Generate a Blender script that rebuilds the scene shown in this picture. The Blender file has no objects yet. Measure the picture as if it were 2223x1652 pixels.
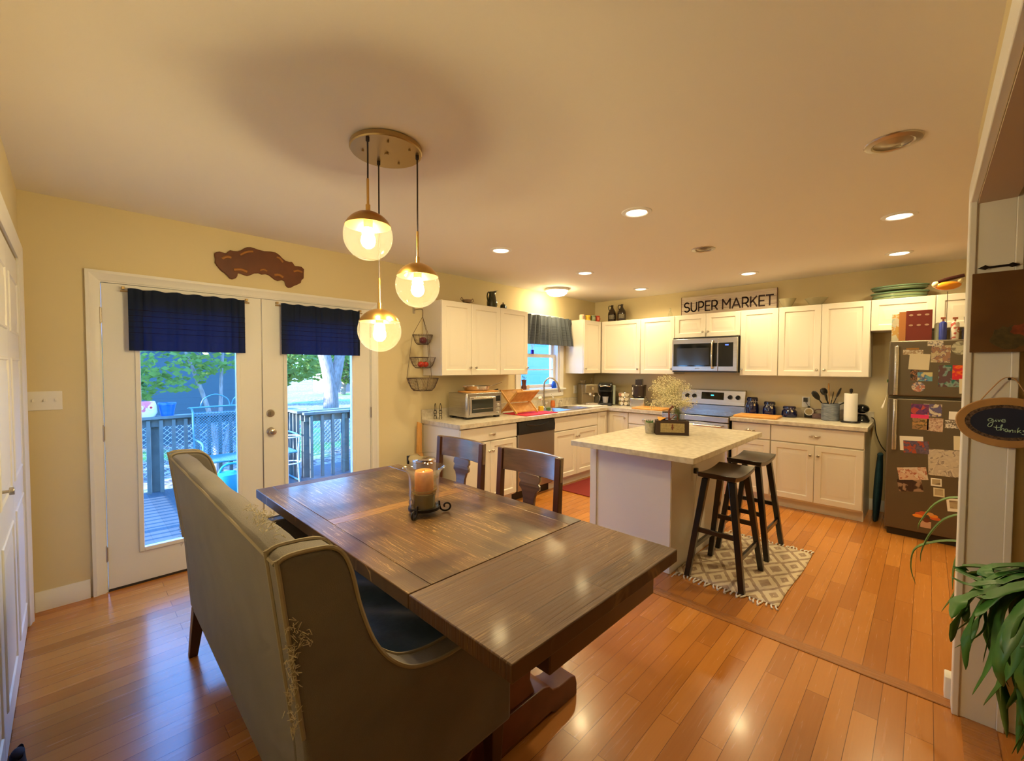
import bpy, bmesh, math, random
from mathutils import Vector, Matrix
C = bpy.context.collection
PI = math.pi

# ------------------------------------------------------------------ camera
F_PX = 932.84
cam_d = bpy.data.cameras.new('camera')
cam = bpy.data.objects.new('camera', cam_d); C.objects.link(cam)
cam_d.sensor_fit = 'HORIZONTAL'; cam_d.sensor_width = 36.0
cam_d.lens = F_PX / 2223 * 36.0
cam_d.clip_start = 0.02; cam_d.clip_end = 400
yaw, pitch, roll = 0.7695, -0.0324, 0.0037
Fv = Vector((math.cos(yaw)*math.cos(pitch), math.sin(yaw)*math.cos(pitch), math.sin(pitch)))
Rv = Vector((math.sin(yaw), -math.cos(yaw), 0)); Uv = Rv.cross(Fv)
R2 = Rv*math.cos(roll) + Uv*math.sin(roll); U2 = -Rv*math.sin(roll) + Uv*math.cos(roll)
m = Matrix((R2, U2, -Fv)).transposed().to_4x4()
m.translation = Vector((0.1861, -3.7666, 1.4653))
cam.matrix_world = m
bpy.context.scene.camera = cam

# ------------------------------------------------------------------ view, world, sun
sc = bpy.context.scene
sc.view_settings.view_transform = 'Standard'
sc.view_settings.look = 'None'
sc.view_settings.gamma = 1.0
sc.view_settings.use_curve_mapping = False
sc.view_settings.exposure = 0.16
world = bpy.data.worlds.new('world'); sc.world = world
world.use_nodes = True
wn = world.node_tree.nodes; wl = world.node_tree.links
wn.clear()
wo = wn.new('ShaderNodeOutputWorld'); wb = wn.new('ShaderNodeBackground')
wtc = wn.new('ShaderNodeTexCoord'); wsep = wn.new('ShaderNodeSeparateXYZ'); wr = wn.new('ShaderNodeValToRGB')
wl.new(wtc.outputs['Generated'], wsep.inputs[0]); wl.new(wsep.outputs['Z'], wr.inputs[0])
e = wr.color_ramp.elements
e[0].position = 0.0; e[0].color = (0.26, 0.56, 1.0, 1)
e[1].position = 0.6; e[1].color = (0.13, 0.36, 1.0, 1)
wl.new(wr.outputs[0], wb.inputs[0]); wb.inputs[1].default_value = 12.0
wl.new(wb.outputs[0], wo.inputs[0])

sun_d = bpy.data.lights.new('sun', 'SUN'); sun_d.energy = 24.0; sun_d.angle = 0.01; sun_d.color = (1.0, 0.93, 0.98)
sun = bpy.data.objects.new('sun', sun_d); C.objects.link(sun)
sdir = Vector((-1.0, 0.06, 0.42))         # towards the sun
sun.rotation_euler = sdir.to_track_quat('Z', 'Y').to_euler(); sun.location = (-6, 3, 8)

XB, H = 5.933, 2.4675      # stove wall, ceiling height
WARM = (1.0, 0.775, 0.39)
LAMP_W = 10.4     # recessed lamps
BULB_W = 15.0     # pendant bulbs
DOME_W = 14.0

# ------------------------------------------------------------------ helpers
def B(): return bmesh.new()

def box(bm, x0, x1, y0, y1, z0, z1, mi=0, mat=None):
    vs = [bm.verts.new((x, y, z)) for x in (x0, x1) for y in (y0, y1) for z in (z0, z1)]
    if mat is not None:
        for v in vs: v.co = mat @ v.co
    for f in ((0,1,3,2),(4,6,7,5),(0,4,5,1),(2,3,7,6),(0,2,6,4),(1,5,7,3)):
        fc = bm.faces.new([vs[i] for i in f]); fc.material_index = mi
    return vs

def frame_for(d):
    d = d.normalized()
    a = Vector((0,0,1)) if abs(d.z) < 0.9 else Vector((1,0,0))
    u = d.cross(a).normalized(); v = d.cross(u).normalized()
    return u, v

def cyl(bm, p0, p1, r0, r1=None, n=16, mi=0, cap=True):
    p0, p1 = Vector(p0), Vector(p1); r1 = r0 if r1 is None else r1
    u, v = frame_for(p1 - p0)
    a = [bm.verts.new(p0 + (u*math.cos(2*PI*i/n) + v*math.sin(2*PI*i/n))*r0) for i in range(n)]
    b = [bm.verts.new(p1 + (u*math.cos(2*PI*i/n) + v*math.sin(2*PI*i/n))*r1) for i in range(n)]
    for i in range(n):
        f = bm.faces.new((a[i], a[(i+1)%n], b[(i+1)%n], b[i])); f.material_index = mi
    if cap:
        f = bm.faces.new(a[::-1]); f.material_index = mi
        f = bm.faces.new(b); f.material_index = mi

def tube(bm, pts, r, n=8, closed=False, mi=0, flat=1.0):
    pts = [Vector(p) for p in pts]; rings = []; N = len(pts); prev = None
    for i, p in enumerate(pts):
        if closed: d = pts[(i+1)%N] - pts[i-1]
        else: d = pts[min(i+1, N-1)] - pts[max(i-1, 0)]
        if d.length < 1e-9: d = Vector((0,0,1))
        d.normalize()
        if prev is None: u, v = frame_for(d)
        else:
            u = prev - d*prev.dot(d)
            if u.length < 1e-6: u, v = frame_for(d)
            u.normalize(); v = d.cross(u)
        prev = u
        rr = r[i] if isinstance(r, (list, tuple)) else r
        rings.append([bm.verts.new(p + (u*math.cos(2*PI*k/n)*flat + v*math.sin(2*PI*k/n))*rr) for k in range(n)])
    M = N if closed else N-1
    for i in range(M):
        a, b = rings[i], rings[(i+1)%N]
        for k in range(n):
            f = bm.faces.new((a[k], a[(k+1)%n], b[(k+1)%n], b[k])); f.material_index = mi
    if not closed:
        f = bm.faces.new(rings[0][::-1]); f.material_index = mi
        f = bm.faces.new(rings[-1]); f.material_index = mi

def lathe(bm, prof, n=32, c=(0,0,0), mi=0, sx=1.0, sy=1.0):
    rings = []
    for r, z in prof:
        if r < 1e-6: rings.append([bm.verts.new((c[0], c[1], c[2]+z))])
        else: rings.append([bm.verts.new((c[0]+r*sx*math.cos(2*PI*i/n), c[1]+r*sy*math.sin(2*PI*i/n), c[2]+z)) for i in range(n)])
    for a, b in zip(rings, rings[1:]):
        for i in range(n):
            j = (i+1) % n
            if len(a) == 1 and len(b) == 1: break
            if len(a) == 1: f = bm.faces.new((a[0], b[j], b[i]))
            elif len(b) == 1: f = bm.faces.new((a[i], a[j], b[0]))
            else: f = bm.faces.new((a[i], a[j], b[j], b[i]))
            f.material_index = mi

def prism(bm, poly, axis, a, b, mi=0):
    def P(p, t):
        if axis == 'x': return (t, p[0], p[1])
        if axis == 'y': return (p[0], t, p[1])
        return (p[0], p[1], t)
    A = [bm.verts.new(P(p, a)) for p in poly]; Bv = [bm.verts.new(P(p, b)) for p in poly]
    n = len(poly)
    f = bm.faces.new(A[::-1]); f.material_index = mi
    f = bm.faces.new(Bv); f.material_index = mi
    for i in range(n):
        f = bm.faces.new((A[i], A[(i+1)%n], Bv[(i+1)%n], Bv[i])); f.material_index = mi

def sphere(bm, c, r, n=16, mi=0, sz=1.0, sx=1.0, sy=1.0):
    k = max(4, n//2)
    lathe(bm, [(r*math.sin(PI*i/k), -r*sz*math.cos(PI*i/k)) for i in range(k+1)], n, c, mi, sx, sy)

def grid(bm, f, nu, nv, mi=0, closeu=False):
    g = [[bm.verts.new(f(i/(nu), j/(nv))) for j in range(nv+1)] for i in range(nu if closeu else nu+1)]
    L = len(g)
    for i in range(L if closeu else L-1):
        for j in range(nv):
            fc = bm.faces.new((g[i][j], g[(i+1)%L][j], g[(i+1)%L][j+1], g[i][j+1])); fc.material_index = mi

def raised(bm, x0, x1, z0, z1, yb, yf, st=0.055, mi=0):
    """cabinet door slab in the XZ plane facing -Y, with a raised panel"""
    loops = [(0, yb), (0, yf+0.004), (0.004, yf), (st, yf), (st+0.006, yf+0.009), (st+0.016, yf+0.010), (st+0.048, yf+0.0015), (st+0.052, yf+0.0015)]
    w, h = x1-x0, z1-z0
    mx = min(w, h)/2 - 0.012
    rings = []
    for ins, y in loops:
        i = min(ins, mx)
        rings.append([bm.verts.new(p) for p in ((x0+i, y, z0+i), (x1-i, y, z0+i), (x1-i, y, z1-i), (x0+i, y, z1-i))])
    for a, b in zip(rings, rings[1:]):
        for k in range(4):
            f = bm.faces.new((a[k], a[(k+1)%4], b[(k+1)%4], b[k])); f.material_index = mi
    bm.faces.new(rings[0][::-1]); bm.faces.new(rings[-1])

def spline(pts, k=8, closed=False):
    pts = [Vector(p) for p in pts]; n = len(pts); out = []
    for i in range(n if closed else n-1):
        if closed: p0, p1, p2, p3 = pts[i-1], pts[i], pts[(i+1)%n], pts[(i+2)%n]
        else: p0, p1, p2, p3 = pts[max(i-1,0)], pts[i], pts[i+1], pts[min(i+2, n-1)]
        for j in range(k):
            t = j/k
            out.append(0.5*((2*p1) + (p2-p0)*t + (2*p0-5*p1+4*p2-p3)*t*t + (3*p1-p0-3*p2+p3)*t**3))
    if not closed: out.append(pts[-1])
    return out

def obj(name, bm, mats, parent=None, loc=(0,0,0), rotz=0.0, rot=None, bevel=0, seg=2, ang=32, solid=0, subd=0, label=None, kind=None):
    bmesh.ops.recalc_face_normals(bm, faces=bm.faces)
    me = bpy.data.meshes.new(name); bm.to_mesh(me); bm.free()
    for mm in (mats if isinstance(mats, (list, tuple)) else [mats]): me.materials.append(mm)
    for p in me.polygons: p.use_smooth = True
    me.set_sharp_from_angle(angle=math.radians(ang))
    o = bpy.data.objects.new(name, me); C.objects.link(o)
    o.location = loc; o.rotation_euler = rot if rot else (0, 0, rotz)
    if parent: o.parent = parent
    if solid:
        s = o.modifiers.new('solid', 'SOLIDIFY'); s.thickness = solid; s.offset = 0
    if bevel:
        b = o.modifiers.new('bevel', 'BEVEL'); b.width = bevel; b.segments = seg; b.limit_method = 'ANGLE'; b.angle_limit = math.radians(40)
    if subd:
        s = o.modifiers.new('sub', 'SUBSURF'); s.levels = subd; s.render_levels = subd
    if label: o['label'] = label
    if kind: o['kind'] = kind
    return o

def thing(name, label, cat, loc=(0,0,0), rotz=0.0, group=None, rot=None):
    o = bpy.data.objects.new(name, None); C.objects.link(o)
    o.location = loc; o.rotation_euler = rot if rot else (0, 0, rotz); o.empty_display_size = 0.05
    o['label'] = label; o['category'] = cat
    if group: o['group'] = group
    return o

def tag(o, label, cat, group=None, kind=None):
    o['label'] = label; o['category'] = cat
    if group: o['group'] = group
    if kind: o['kind'] = kind
    return o

def dup(root, loc=None, rotz=None, label=None, name=None):
    kids = [o for o in bpy.data.objects if o.parent == root]
    r = root.copy(); C.objects.link(r)
    if loc is not None: r.location = loc
    if rotz is not None: r.rotation_euler = (0, 0, rotz)
    if label: r['label'] = label
    for ch in kids:
        gk = [o for o in bpy.data.objects if o.parent == ch]
        c = ch.copy(); C.objects.link(c); c.parent = r
        for g in gk:
            d = g.copy(); C.objects.link(d); d.parent = c
    return r

# ------------------------------------------------------------------ materials
def lin(c):
    return tuple((x/12.92 if x <= 0.04045 else ((x+0.055)/1.055)**2.4) for x in c)
def rgb(r, g, b): return lin((r/255, g/255, b/255))

def mat(name, col, rough=0.5, metal=0.0, bump=0.0, bscale=60.0, col2=None, cscale=8.0, cstretch=(1,1,1), emis=None, estr=0.0, spec=0.5, coat=0.0, sheen=0.0, alpha=1.0, trans=0.0, sss=0.0, ramp=(0.35, 0.65), detail=4.0):
    m = bpy.data.materials.new(name); m.use_nodes = True
    nt = m.node_tree; n = nt.nodes; l = nt.links
    p = n['Principled BSDF']
    p.inputs['Base Color'].default_value = (*col, 1); p.inputs['Roughness'].default_value = rough
    p.inputs['Metallic'].default_value = metal; p.inputs['Specular IOR Level'].default_value = spec
    p.inputs['Coat Weight'].default_value = coat; p.inputs['Coat Roughness'].default_value = 0.15
    p.inputs['Sheen Weight'].default_value = sheen
    p.inputs['Alpha'].default_value = alpha
    p.inputs['Transmission Weight'].default_value = trans
    if sss: p.inputs['Subsurface Weight'].default_value = sss; p.inputs['Subsurface Scale'].default_value = 0.03
    if emis: p.inputs['Emission Color'].default_value = (*emis, 1); p.inputs['Emission Strength'].default_value = estr
    if col2 or bump:
        tc = n.new('ShaderNodeTexCoord'); mp = n.new('ShaderNodeMapping'); mp.inputs['Scale'].default_value = cstretch
        l.new(tc.outputs['Object'], mp.inputs[0])
    if col2:
        t = n.new('ShaderNodeTexNoise'); t.inputs['Scale'].default_value = cscale; t.inputs['Detail'].default_value = detail
        l.new(mp.outputs[0], t.inputs['Vector'])
        r = n.new('ShaderNodeValToRGB'); r.color_ramp.elements[0].color = (*col, 1); r.color_ramp.elements[1].color = (*col2, 1)
        r.color_ramp.elements[0].position = ramp[0]; r.color_ramp.elements[1].position = ramp[1]
        l.new(t.outputs['Fac'], r.inputs[0]); l.new(r.outputs[0], p.inputs['Base Color'])
    if bump:
        t2 = n.new('ShaderNodeTexNoise'); t2.inputs['Scale'].default_value = bscale; t2.inputs['Detail'].default_value = 3
        l.new(mp.outputs[0], t2.inputs['Vector'])
        b = n.new('ShaderNodeBump'); b.inputs['Strength'].default_value = bump; b.inputs['Distance'].default_value = 0.004
        l.new(t2.outputs['Fac'], b.inputs['Height']); l.new(b.outputs[0], p.inputs['Normal'])
    return m

def glass(name, tint=(1,1,1), rough=0.0, refl=1.0, haze=0.0):
    """thin pane: clear transmission plus fresnel reflection"""
    m = bpy.data.materials.new(name); m.use_nodes = True
    n = m.node_tree.nodes; l = m.node_tree.links; n.clear()
    o = n.new('ShaderNodeOutputMaterial'); t = n.new('ShaderNodeBsdfTransparent'); g = n.new('ShaderNodeBsdfGlossy')
    t.inputs[0].default_value = (*tint, 1); g.inputs['Roughness'].default_value = rough
    f = n.new('ShaderNodeLayerWeight')
    pw = n.new('ShaderNodeMath'); pw.operation = 'POWER'; pw.inputs[1].default_value = 4.0; l.new(f.outputs['Facing'], pw.inputs[0])
    mu = n.new('ShaderNodeMath'); mu.operation = 'MULTIPLY_ADD'; mu.inputs[1].default_value = 0.45*refl; mu.inputs[2].default_value = 0.045*refl
    mx = n.new('ShaderNodeMixShader'); l.new(pw.outputs[0], mu.inputs[0]); l.new(mu.outputs[0], mx.inputs[0])
    l.new(t.outputs[0], mx.inputs[1]); l.new(g.outputs[0], mx.inputs[2])
    out = mx.outputs[0]
    if haze:
        tl = n.new('ShaderNodeBsdfTranslucent'); tl.inputs[0].default_value = (0.95, 0.92, 0.80, 1)
        m2 = n.new('ShaderNodeMixShader'); m2.inputs[0].default_value = haze
        l.new(out, m2.inputs[1]); l.new(tl.outputs[0], m2.inputs[2]); out = m2.outputs[0]
    l.new(out, o.inputs[0])
    return m

def wood_planks(name, c1, c2, c3, plank_w, plank_l, rough, along='x', scr=None, coat=0.0, grain=1.0, bumpd=0.6, bdist=0.0012):
    m = bpy.data.materials.new(name); m.use_nodes = True
    nt = m.node_tree; n = nt.nodes; l = nt.links; p = n['Principled BSDF']
    tc = n.new('ShaderNodeTexCoord'); mp = n.new('ShaderNodeMapping')
    if along == 'y': mp.inputs['Rotation'].default_value = (0, 0, PI/2)
    l.new(tc.outputs['Object'], mp.inputs[0])
    br = n.new('ShaderNodeTexBrick')
    br.offset = 0.37; br.offset_frequency = 2; br.squash = 1.0
    br.inputs['Scale'].default_value = 1.0; br.inputs['Brick Width'].default_value = plank_l; br.inputs['Row Height'].default_value = plank_w
    br.inputs['Mortar Size'].default_value = 0.0011; br.inputs['Mortar Smooth'].default_value = 0.2
    br.inputs['Color1'].default_value = (0,0,0,1); br.inputs['Color2'].default_value = (1,1,1,1); br.inputs['Mortar'].default_value = (0.5,0.5,0.5,1)
    l.new(mp.outputs[0], br.inputs['Vector'])
    # grain, shifted per plank
    gm = n.new('ShaderNodeMapping'); gm.inputs['Scale'].default_value = (2.2, 55, 1)
    ad = n.new('ShaderNodeVectorMath'); ad.operation = 'MULTIPLY_ADD'; ad.inputs[1].default_value = (7, 13, 5)
    l.new(br.outputs['Color'], ad.inputs[0]); l.new(mp.outputs[0], ad.inputs[2]); l.new(ad.outputs[0], gm.inputs[0])
    no = n.new('ShaderNodeTexNoise'); no.inputs['Scale'].default_value = 1.6; no.inputs['Detail'].default_value = 6; no.inputs['Distortion'].default_value = 0.6
    l.new(gm.outputs[0], no.inputs['Vector'])
    rmp = n.new('ShaderNodeValToRGB'); rmp.color_ramp.elements[0].color = (*c1, 1); rmp.color_ramp.elements[1].color = (*c2, 1)
    em = rmp.color_ramp.elements.new(0.5); em.color = (*c3, 1)
    mix = n.new('ShaderNodeMath'); mix.operation = 'MULTIPLY_ADD'; mix.inputs[1].default_value = 0.38*grain
    l.new(no.outputs['Fac'], mix.inputs[0])
    sc2 = n.new('ShaderNodeMath'); sc2.operation = 'MULTIPLY'; sc2.inputs[1].default_value = 0.75
    l.new(br.outputs['Color'], sc2.inputs[0]); l.new(sc2.outputs[0], mix.inputs[2]); l.new(mix.outputs[0], rmp.inputs[0])
    # gap lines
    mr = n.new('ShaderNodeMix'); mr.data_type = 'RGBA'; mr.inputs['B'].default_value = (c1[0]*0.42, c1[1]*0.38, c1[2]*0.35, 1)
    l.new(br.outputs['Fac'], mr.inputs['Factor']); l.new(rmp.outputs[0], mr.inputs['A'])
    out = mr.outputs['Result']
    if scr:
        sm = n.new('ShaderNodeMapping'); sm.inputs['Scale'].default_value = (1.1, 34, 1); l.new(mp.outputs[0], sm.inputs[0])
        s1 = n.new('ShaderNodeTexNoise'); s1.inputs['Scale'].default_value = 1.0; s1.inputs['Detail'].default_value = 4; s1.inputs['Distortion'].default_value = 2.2
        l.new(sm.outputs[0], s1.inputs['Vector'])
        s2 = n.new('ShaderNodeMath'); s2.operation = 'SUBTRACT'; s2.inputs[1].default_value = 0.5; l.new(s1.outputs['Fac'], s2.inputs[0])
        s3 = n.new('ShaderNodeMath'); s3.operation = 'ABSOLUTE'; l.new(s2.outputs[0], s3.inputs[0])
        s4 = n.new('ShaderNodeMapRange'); s4.inputs['From Min'].default_value = 0.017; s4.inputs['From Max'].default_value = 0.0; l.new(s3.outputs[0], s4.inputs[0])
        pn = n.new('ShaderNodeTexNoise'); pn.inputs['Scale'].default_value = 3.0; pn.inputs['Detail'].default_value = 3; l.new(mp.outputs[0], pn.inputs['Vector'])
        pr = n.new('ShaderNodeMapRange'); pr.inputs['From Min'].default_value = 0.42; pr.inputs['From Max'].default_value = 0.54; l.new(pn.outputs['Fac'], pr.inputs[0])
        s5 = n.new('ShaderNodeMath'); s5.operation = 'MULTIPLY'; l.new(s4.outputs[0], s5.inputs[0]); l.new(pr.outputs[0], s5.inputs[1])
        # worn broad patches
        pr2 = n.new('ShaderNodeMath'); pr2.operation = 'MULTIPLY'; pr2.inputs[1].default_value = 0.14; l.new(pr.outputs[0], pr2.inputs[0])
        s6 = n.new('ShaderNodeMath'); s6.operation = 'MAXIMUM'; l.new(s5.outputs[0], s6.inputs[0]); l.new(pr2.outputs[0], s6.inputs[1])
        mx2 = n.new('ShaderNodeMix'); mx2.data_type = 'RGBA'; mx2.inputs['B'].default_value = (*scr, 1)
        l.new(s6.outputs[0], mx2.inputs['Factor']); l.new(out, mx2.inputs['A']); out = mx2.outputs['Result']
    l.new(out, p.inputs['Base Color'])
    p.inputs['Roughness'].default_value = rough; p.inputs['Coat Weight'].default_value = coat; p.inputs['Coat Roughness'].default_value = 0.12
    rr = n.new('ShaderNodeMapRange'); rr.inputs['To Min'].default_value = rough*0.75; rr.inputs['To Max'].default_value = rough*1.35
    l.new(no.outputs['Fac'], rr.inputs[0]); l.new(rr.outputs[0], p.inputs['Roughness'])
    b = n.new('ShaderNodeBump'); b.inputs['Strength'].default_value = bumpd; b.inputs['Distance'].default_value = bdist
    hm = n.new('ShaderNodeMath'); hm.operation = 'MULTIPLY_ADD'; hm.inputs[1].default_value = -1.0
    l.new(br.outputs['Fac'], hm.inputs[0])
    if scr: hm.inputs[1].default_value = -0.8
    h2 = n.new('ShaderNodeMath'); h2.operation = 'MULTIPLY'; h2.inputs[1].default_value = 0.35 if not scr else 1.0; l.new(no.outputs['Fac'], h2.inputs[0])
    l.new(h2.outputs[0], hm.inputs[2]); l.new(hm.outputs[0], b.inputs['Height']); l.new(b.outputs[0], p.inputs['Normal'])
    return m

M = {}
M['wall'] = mat('wall_paint', (0.68, 0.58, 0.355), 0.75, bump=0.06, bscale=160)
M['ceil'] = mat('ceiling_paint', (0.80, 0.755, 0.69), 0.85, bump=0.04, bscale=200)
M['trim'] = mat('trim_paint', (0.78, 0.77, 0.745), 0.38)
M['door'] = mat('door_paint', (0.77, 0.765, 0.745), 0.42)
M['cab'] = mat('cabinet_white', (0.74, 0.695, 0.61), 0.35)
M['islandwhite'] = mat('island_daylit_white', (0.74, 0.73, 0.735), 0.4)  # cooler than the cabinets: blue daylight from the doors put into the colour
M['floor'] = wood_planks('oak_floor', (0.36, 0.125, 0.022), (0.56, 0.228, 0.046), (0.47, 0.176, 0.032), 0.083, 0.95, 0.24, 'x', coat=0.15)
M['floorseam'] = wood_planks('oak_threshold', (0.30, 0.12, 0.03), (0.42, 0.17, 0.045), (0.38, 0.15, 0.04), 0.2, 1.6, 0.26, 'y', coat=0.15)
M['table'] = wood_planks('table_wood', (0.034, 0.012, 0.005), (0.095, 0.036, 0.014), (0.060, 0.022, 0.009), 0.125, 9.0, 0.36, 'y', scr=(0.62, 0.39, 0.15), coat=0.25, bumpd=0.7, bdist=0.0018)
M['tableX'] = wood_planks('table_leaf_wood', (0.055, 0.024, 0.011), (0.13, 0.062, 0.03), (0.085, 0.038, 0.018), 0.15, 9.0, 0.50, 'x', scr=(0.26, 0.15, 0.06), coat=0.06, bumpd=1.0, bdist=0.0045)
M['darkwood'] = mat('dark_stained_wood', (0.035, 0.010, 0.006), 0.35, col2=(0.075, 0.022, 0.010), cscale=6, cstretch=(1,1,0.2), coat=0.3)
M['redwood'] = mat('red_brown_wood', (0.10, 0.022, 0.012), 0.35, col2=(0.16, 0.04, 0.02), cscale=8, coat=0.2)
M['chairwood'] = mat('chair_wood', (0.050, 0.020, 0.012), 0.30, col2=(0.11, 0.05, 0.028), cscale=5, cstretch=(9, 1, 9), coat=1.0, bump=0.25, bscale=14, spec=1.0)
M['chairwood'].node_tree.nodes['Principled BSDF'].inputs['Coat IOR'].default_value = 2.1
M['stool'] = mat('black_stool', (0.010, 0.007, 0.006), 0.28, coat=0.4)
M['fabric'] = mat('bench_linen', (0.198, 0.178, 0.158), 0.9, bump=0.4, bscale=420, sheen=0.2, col2=(0.16, 0.145, 0.132), cscale=5)
M['welt'] = mat('bench_piping', (0.36, 0.31, 0.22), 0.9)
M['thread'] = mat('frayed_thread', (0.62, 0.56, 0.40), 0.95)
M['denim'] = mat('navy_cushion_cover', (0.022, 0.055, 0.105), 0.8, bump=0.5, bscale=25, sheen=0.4, col2=(0.04, 0.09, 0.16), cscale=9)
M['counter'] = mat('laminate_counter', (0.50, 0.44, 0.34), 0.32, col2=(0.66, 0.60, 0.49), cscale=26, detail=8, coat=0.1)
M['steel'] = mat('brushed_steel', (0.62, 0.60, 0.57), 0.27, metal=1.0, col2=(0.52, 0.50, 0.48), cscale=3, cstretch=(1, 1, 40))
M['steel_dark'] = mat('slate_steel', (0.155, 0.13, 0.095), 0.42, metal=0.75, bump=0.05, bscale=400)
M['steel_dw'] = mat('dishwasher_steel', (0.40, 0.36, 0.31), 0.33, metal=0.9)
M['chrome'] = mat('chrome', (0.82, 0.80, 0.77), 0.12, metal=1.0)
M['nickel'] = mat('satin_nickel', (0.55, 0.50, 0.43), 0.3, metal=1.0)
M['black'] = mat('black_plastic', (0.012, 0.012, 0.013), 0.3)
M['blackglass'] = mat('black_glass', (0.008, 0.009, 0.010), 0.06, spec=0.6)
M['iron'] = mat('black_iron', (0.018, 0.014, 0.014), 0.42, metal=0.5)
M['wire'] = mat('bronze_wire', (0.10, 0.065, 0.045), 0.5, metal=0.6)
M['brass'] = mat('satin_brass', (0.62, 0.40, 0.13), 0.28, metal=1.0)
M['brassdull'] = mat('canopy_brass', (0.46, 0.34, 0.16), 0.36, metal=0.9)
M['cord'] = mat('black_cord', (0.03, 0.02, 0.02), 0.7)
M['globe'] = glass('clear_globe_glass', (0.98, 0.97, 0.92), 0.0, 1.0, haze=0.014)
M['pane'] = glass('window_glass', (0.94, 0.97, 1.0), 0.0, 0.9)
M['clear'] = glass('clear_glass', (0.90, 0.92, 0.90), 0.02, 1.6)
M['hurricane'] = glass('hurricane_glass', (0.95, 0.92, 0.84), 0.03, 1.3, haze=0.05)
M['bulb'] = mat('lamp_bulb', (1,1,1), 0.5, emis=WARM, estr=BULB_W*28)
M['lens'] = mat('lamp_lens', (1,1,1), 0.5, emis=(1.0, 0.86, 0.62), estr=9)
M['dome'] = mat('frosted_dome', (1,1,1), 0.5, emis=WARM, estr=DOME_W*4.5)
M['offcan'] = mat('unlit_reflector', (0.45, 0.38, 0.26), 0.3, metal=0.6)
M['white'] = mat('white_plastic', (0.80, 0.78, 0.74), 0.4)
M['paper'] = mat('white_paper', (0.78, 0.75, 0.70), 0.8)
M['navy'] = mat('navy_curtain', (0.010, 0.020, 0.052), 0.85, bump=0.3, bscale=300, sheen=0.2)
M['cobalt'] = mat('cobalt_ceramic', (0.003, 0.005, 0.045), 0.12, coat=0.6)
M['bamboo'] = mat('bamboo', (0.58, 0.30, 0.08), 0.45, col2=(0.70, 0.40, 0.13), cscale=20)
M['boardwood'] = mat('cutting_board_wood', (0.60, 0.27, 0.06), 0.42, col2=(0.72, 0.37, 0.10), cscale=6, cstretch=(8,1,1))
M['red'] = mat('red_mat', (0.55, 0.012, 0.035), 0.8)
M['redrug'] = mat('red_floor_mat', (0.20, 0.012, 0.01), 0.85, bump=0.3)
M['leaf'] = mat('plant_leaf', (0.025, 0.10, 0.018), 0.38, col2=(0.06, 0.19, 0.035), cscale=6)
M['leaf2'] = mat('spider_leaf', (0.07, 0.16, 0.035), 0.4, col2=(0.12, 0.24, 0.06), cscale=6)
M['terra'] = mat('terracotta', (0.42, 0.16, 0.07), 0.8)
M['carved'] = mat('carved_wall_wood', (0.105, 0.030, 0.009), 0.5, col2=(0.145, 0.044, 0.013), cscale=7, bump=0.3, bscale=18)
M['carved2'] = mat('carved_highlight', (0.34, 0.14, 0.03), 0.5)
random.seed(7)

def mapped(nm, cols, scale=25, seed=0, rough=0.5):
    """printed picture: patches of several flat inks"""
    m = bpy.data.materials.new(nm); m.use_nodes = True
    n = m.node_tree.nodes; l = m.node_tree.links; p = n['Principled BSDF']
    tc = n.new('ShaderNodeTexCoord'); mp = n.new('ShaderNodeMapping'); mp.inputs['Location'].default_value = (seed*3.1, seed*1.7, seed)
    t = n.new('ShaderNodeTexNoise'); t.inputs['Scale'].default_value = scale*2.4; t.inputs['Detail'].default_value = 0.5
    vq = n.new('ShaderNodeTexVoronoi'); vq.inputs['Scale'].default_value = scale*2.0; vs_ = n.new('ShaderNodeSeparateColor')
    l.new(mp.outputs[0], vq.inputs['Vector']); l.new(vq.outputs['Color'], vs_.inputs[0])
    av = n.new('ShaderNodeMix'); av.inputs['Factor'].default_value = 0.35
    r = n.new('ShaderNodeValToRGB')
    r.color_ramp.elements[0].color = (*cols[0], 1); r.color_ramp.elements[1].color = (*cols[-1], 1)
    k = len(cols)
    r.color_ramp.elements[1].position = 0.36 + 0.28*(k-1)/k
    for i in range(1, k-1):
        el = r.color_ramp.elements.new(0.36 + 0.28*i/k); el.color = (*cols[i], 1)
    l.new(tc.outputs['Object'], mp.inputs[0]); l.new(mp.outputs[0], t.inputs['Vector']); l.new(t.outputs['Fac'], av.inputs['A']); l.new(vs_.outputs[0], av.inputs['B']); l.new(av.outputs['Result'], r.inputs[0]); l.new(r.outputs[0], p.inputs['Base Color'])
    p.inputs['Roughness'].default_value = rough
    return m

# ================================================================== SETTING
def struct(o): o['kind'] = 'structure'; return o
bm = B(); box(bm, -0.6, XB+0.15, -6.6, 0.16, -0.12, 0.0); struct(obj('floor', bm, M['floor']))
bm = B(); box(bm, 2.795, 2.875, -3.89, -0.62, 0.0, 0.004); struct(obj('trim_1', bm, M['floorseam'], bevel=0.001))
bm = B(); box(bm, 2.80, 2.93, -4.00, -3.90, 0.0, 0.002); box(bm, -0.0, 2.80, -4.0, -3.90, 0.0, 0.004); struct(obj('trim_2', bm, M['floorseam']))
bm = B(); box(bm, -0.14, XB+0.15, -6.6, 0.16, H, H+0.12); struct(obj('ceiling', bm, M['ceil']))

# wall with the french doors and the sink window (y = 0)
DX0, DX1, DZ = 0.325, 2.173, 2.003
WX0, WX1, WZ0, WZ1 = 4.215, 5.03, 1.165, 2.08
bm = B()
box(bm, -0.14, DX0, 0, 0.15, 0, H); box(bm, DX0, DX1, 0, 0.15, DZ, H); box(bm, DX1, WX0, 0, 0.15, 0, H)
box(bm, WX0, WX1, 0, 0.15, 0, WZ0); box(bm, WX0, WX1, 0, 0.15, WZ1, H); box(bm, WX1, XB+0.15, 0, 0.15, 0, H)
struct(obj('wall_back', bm, M['wall']))
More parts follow.
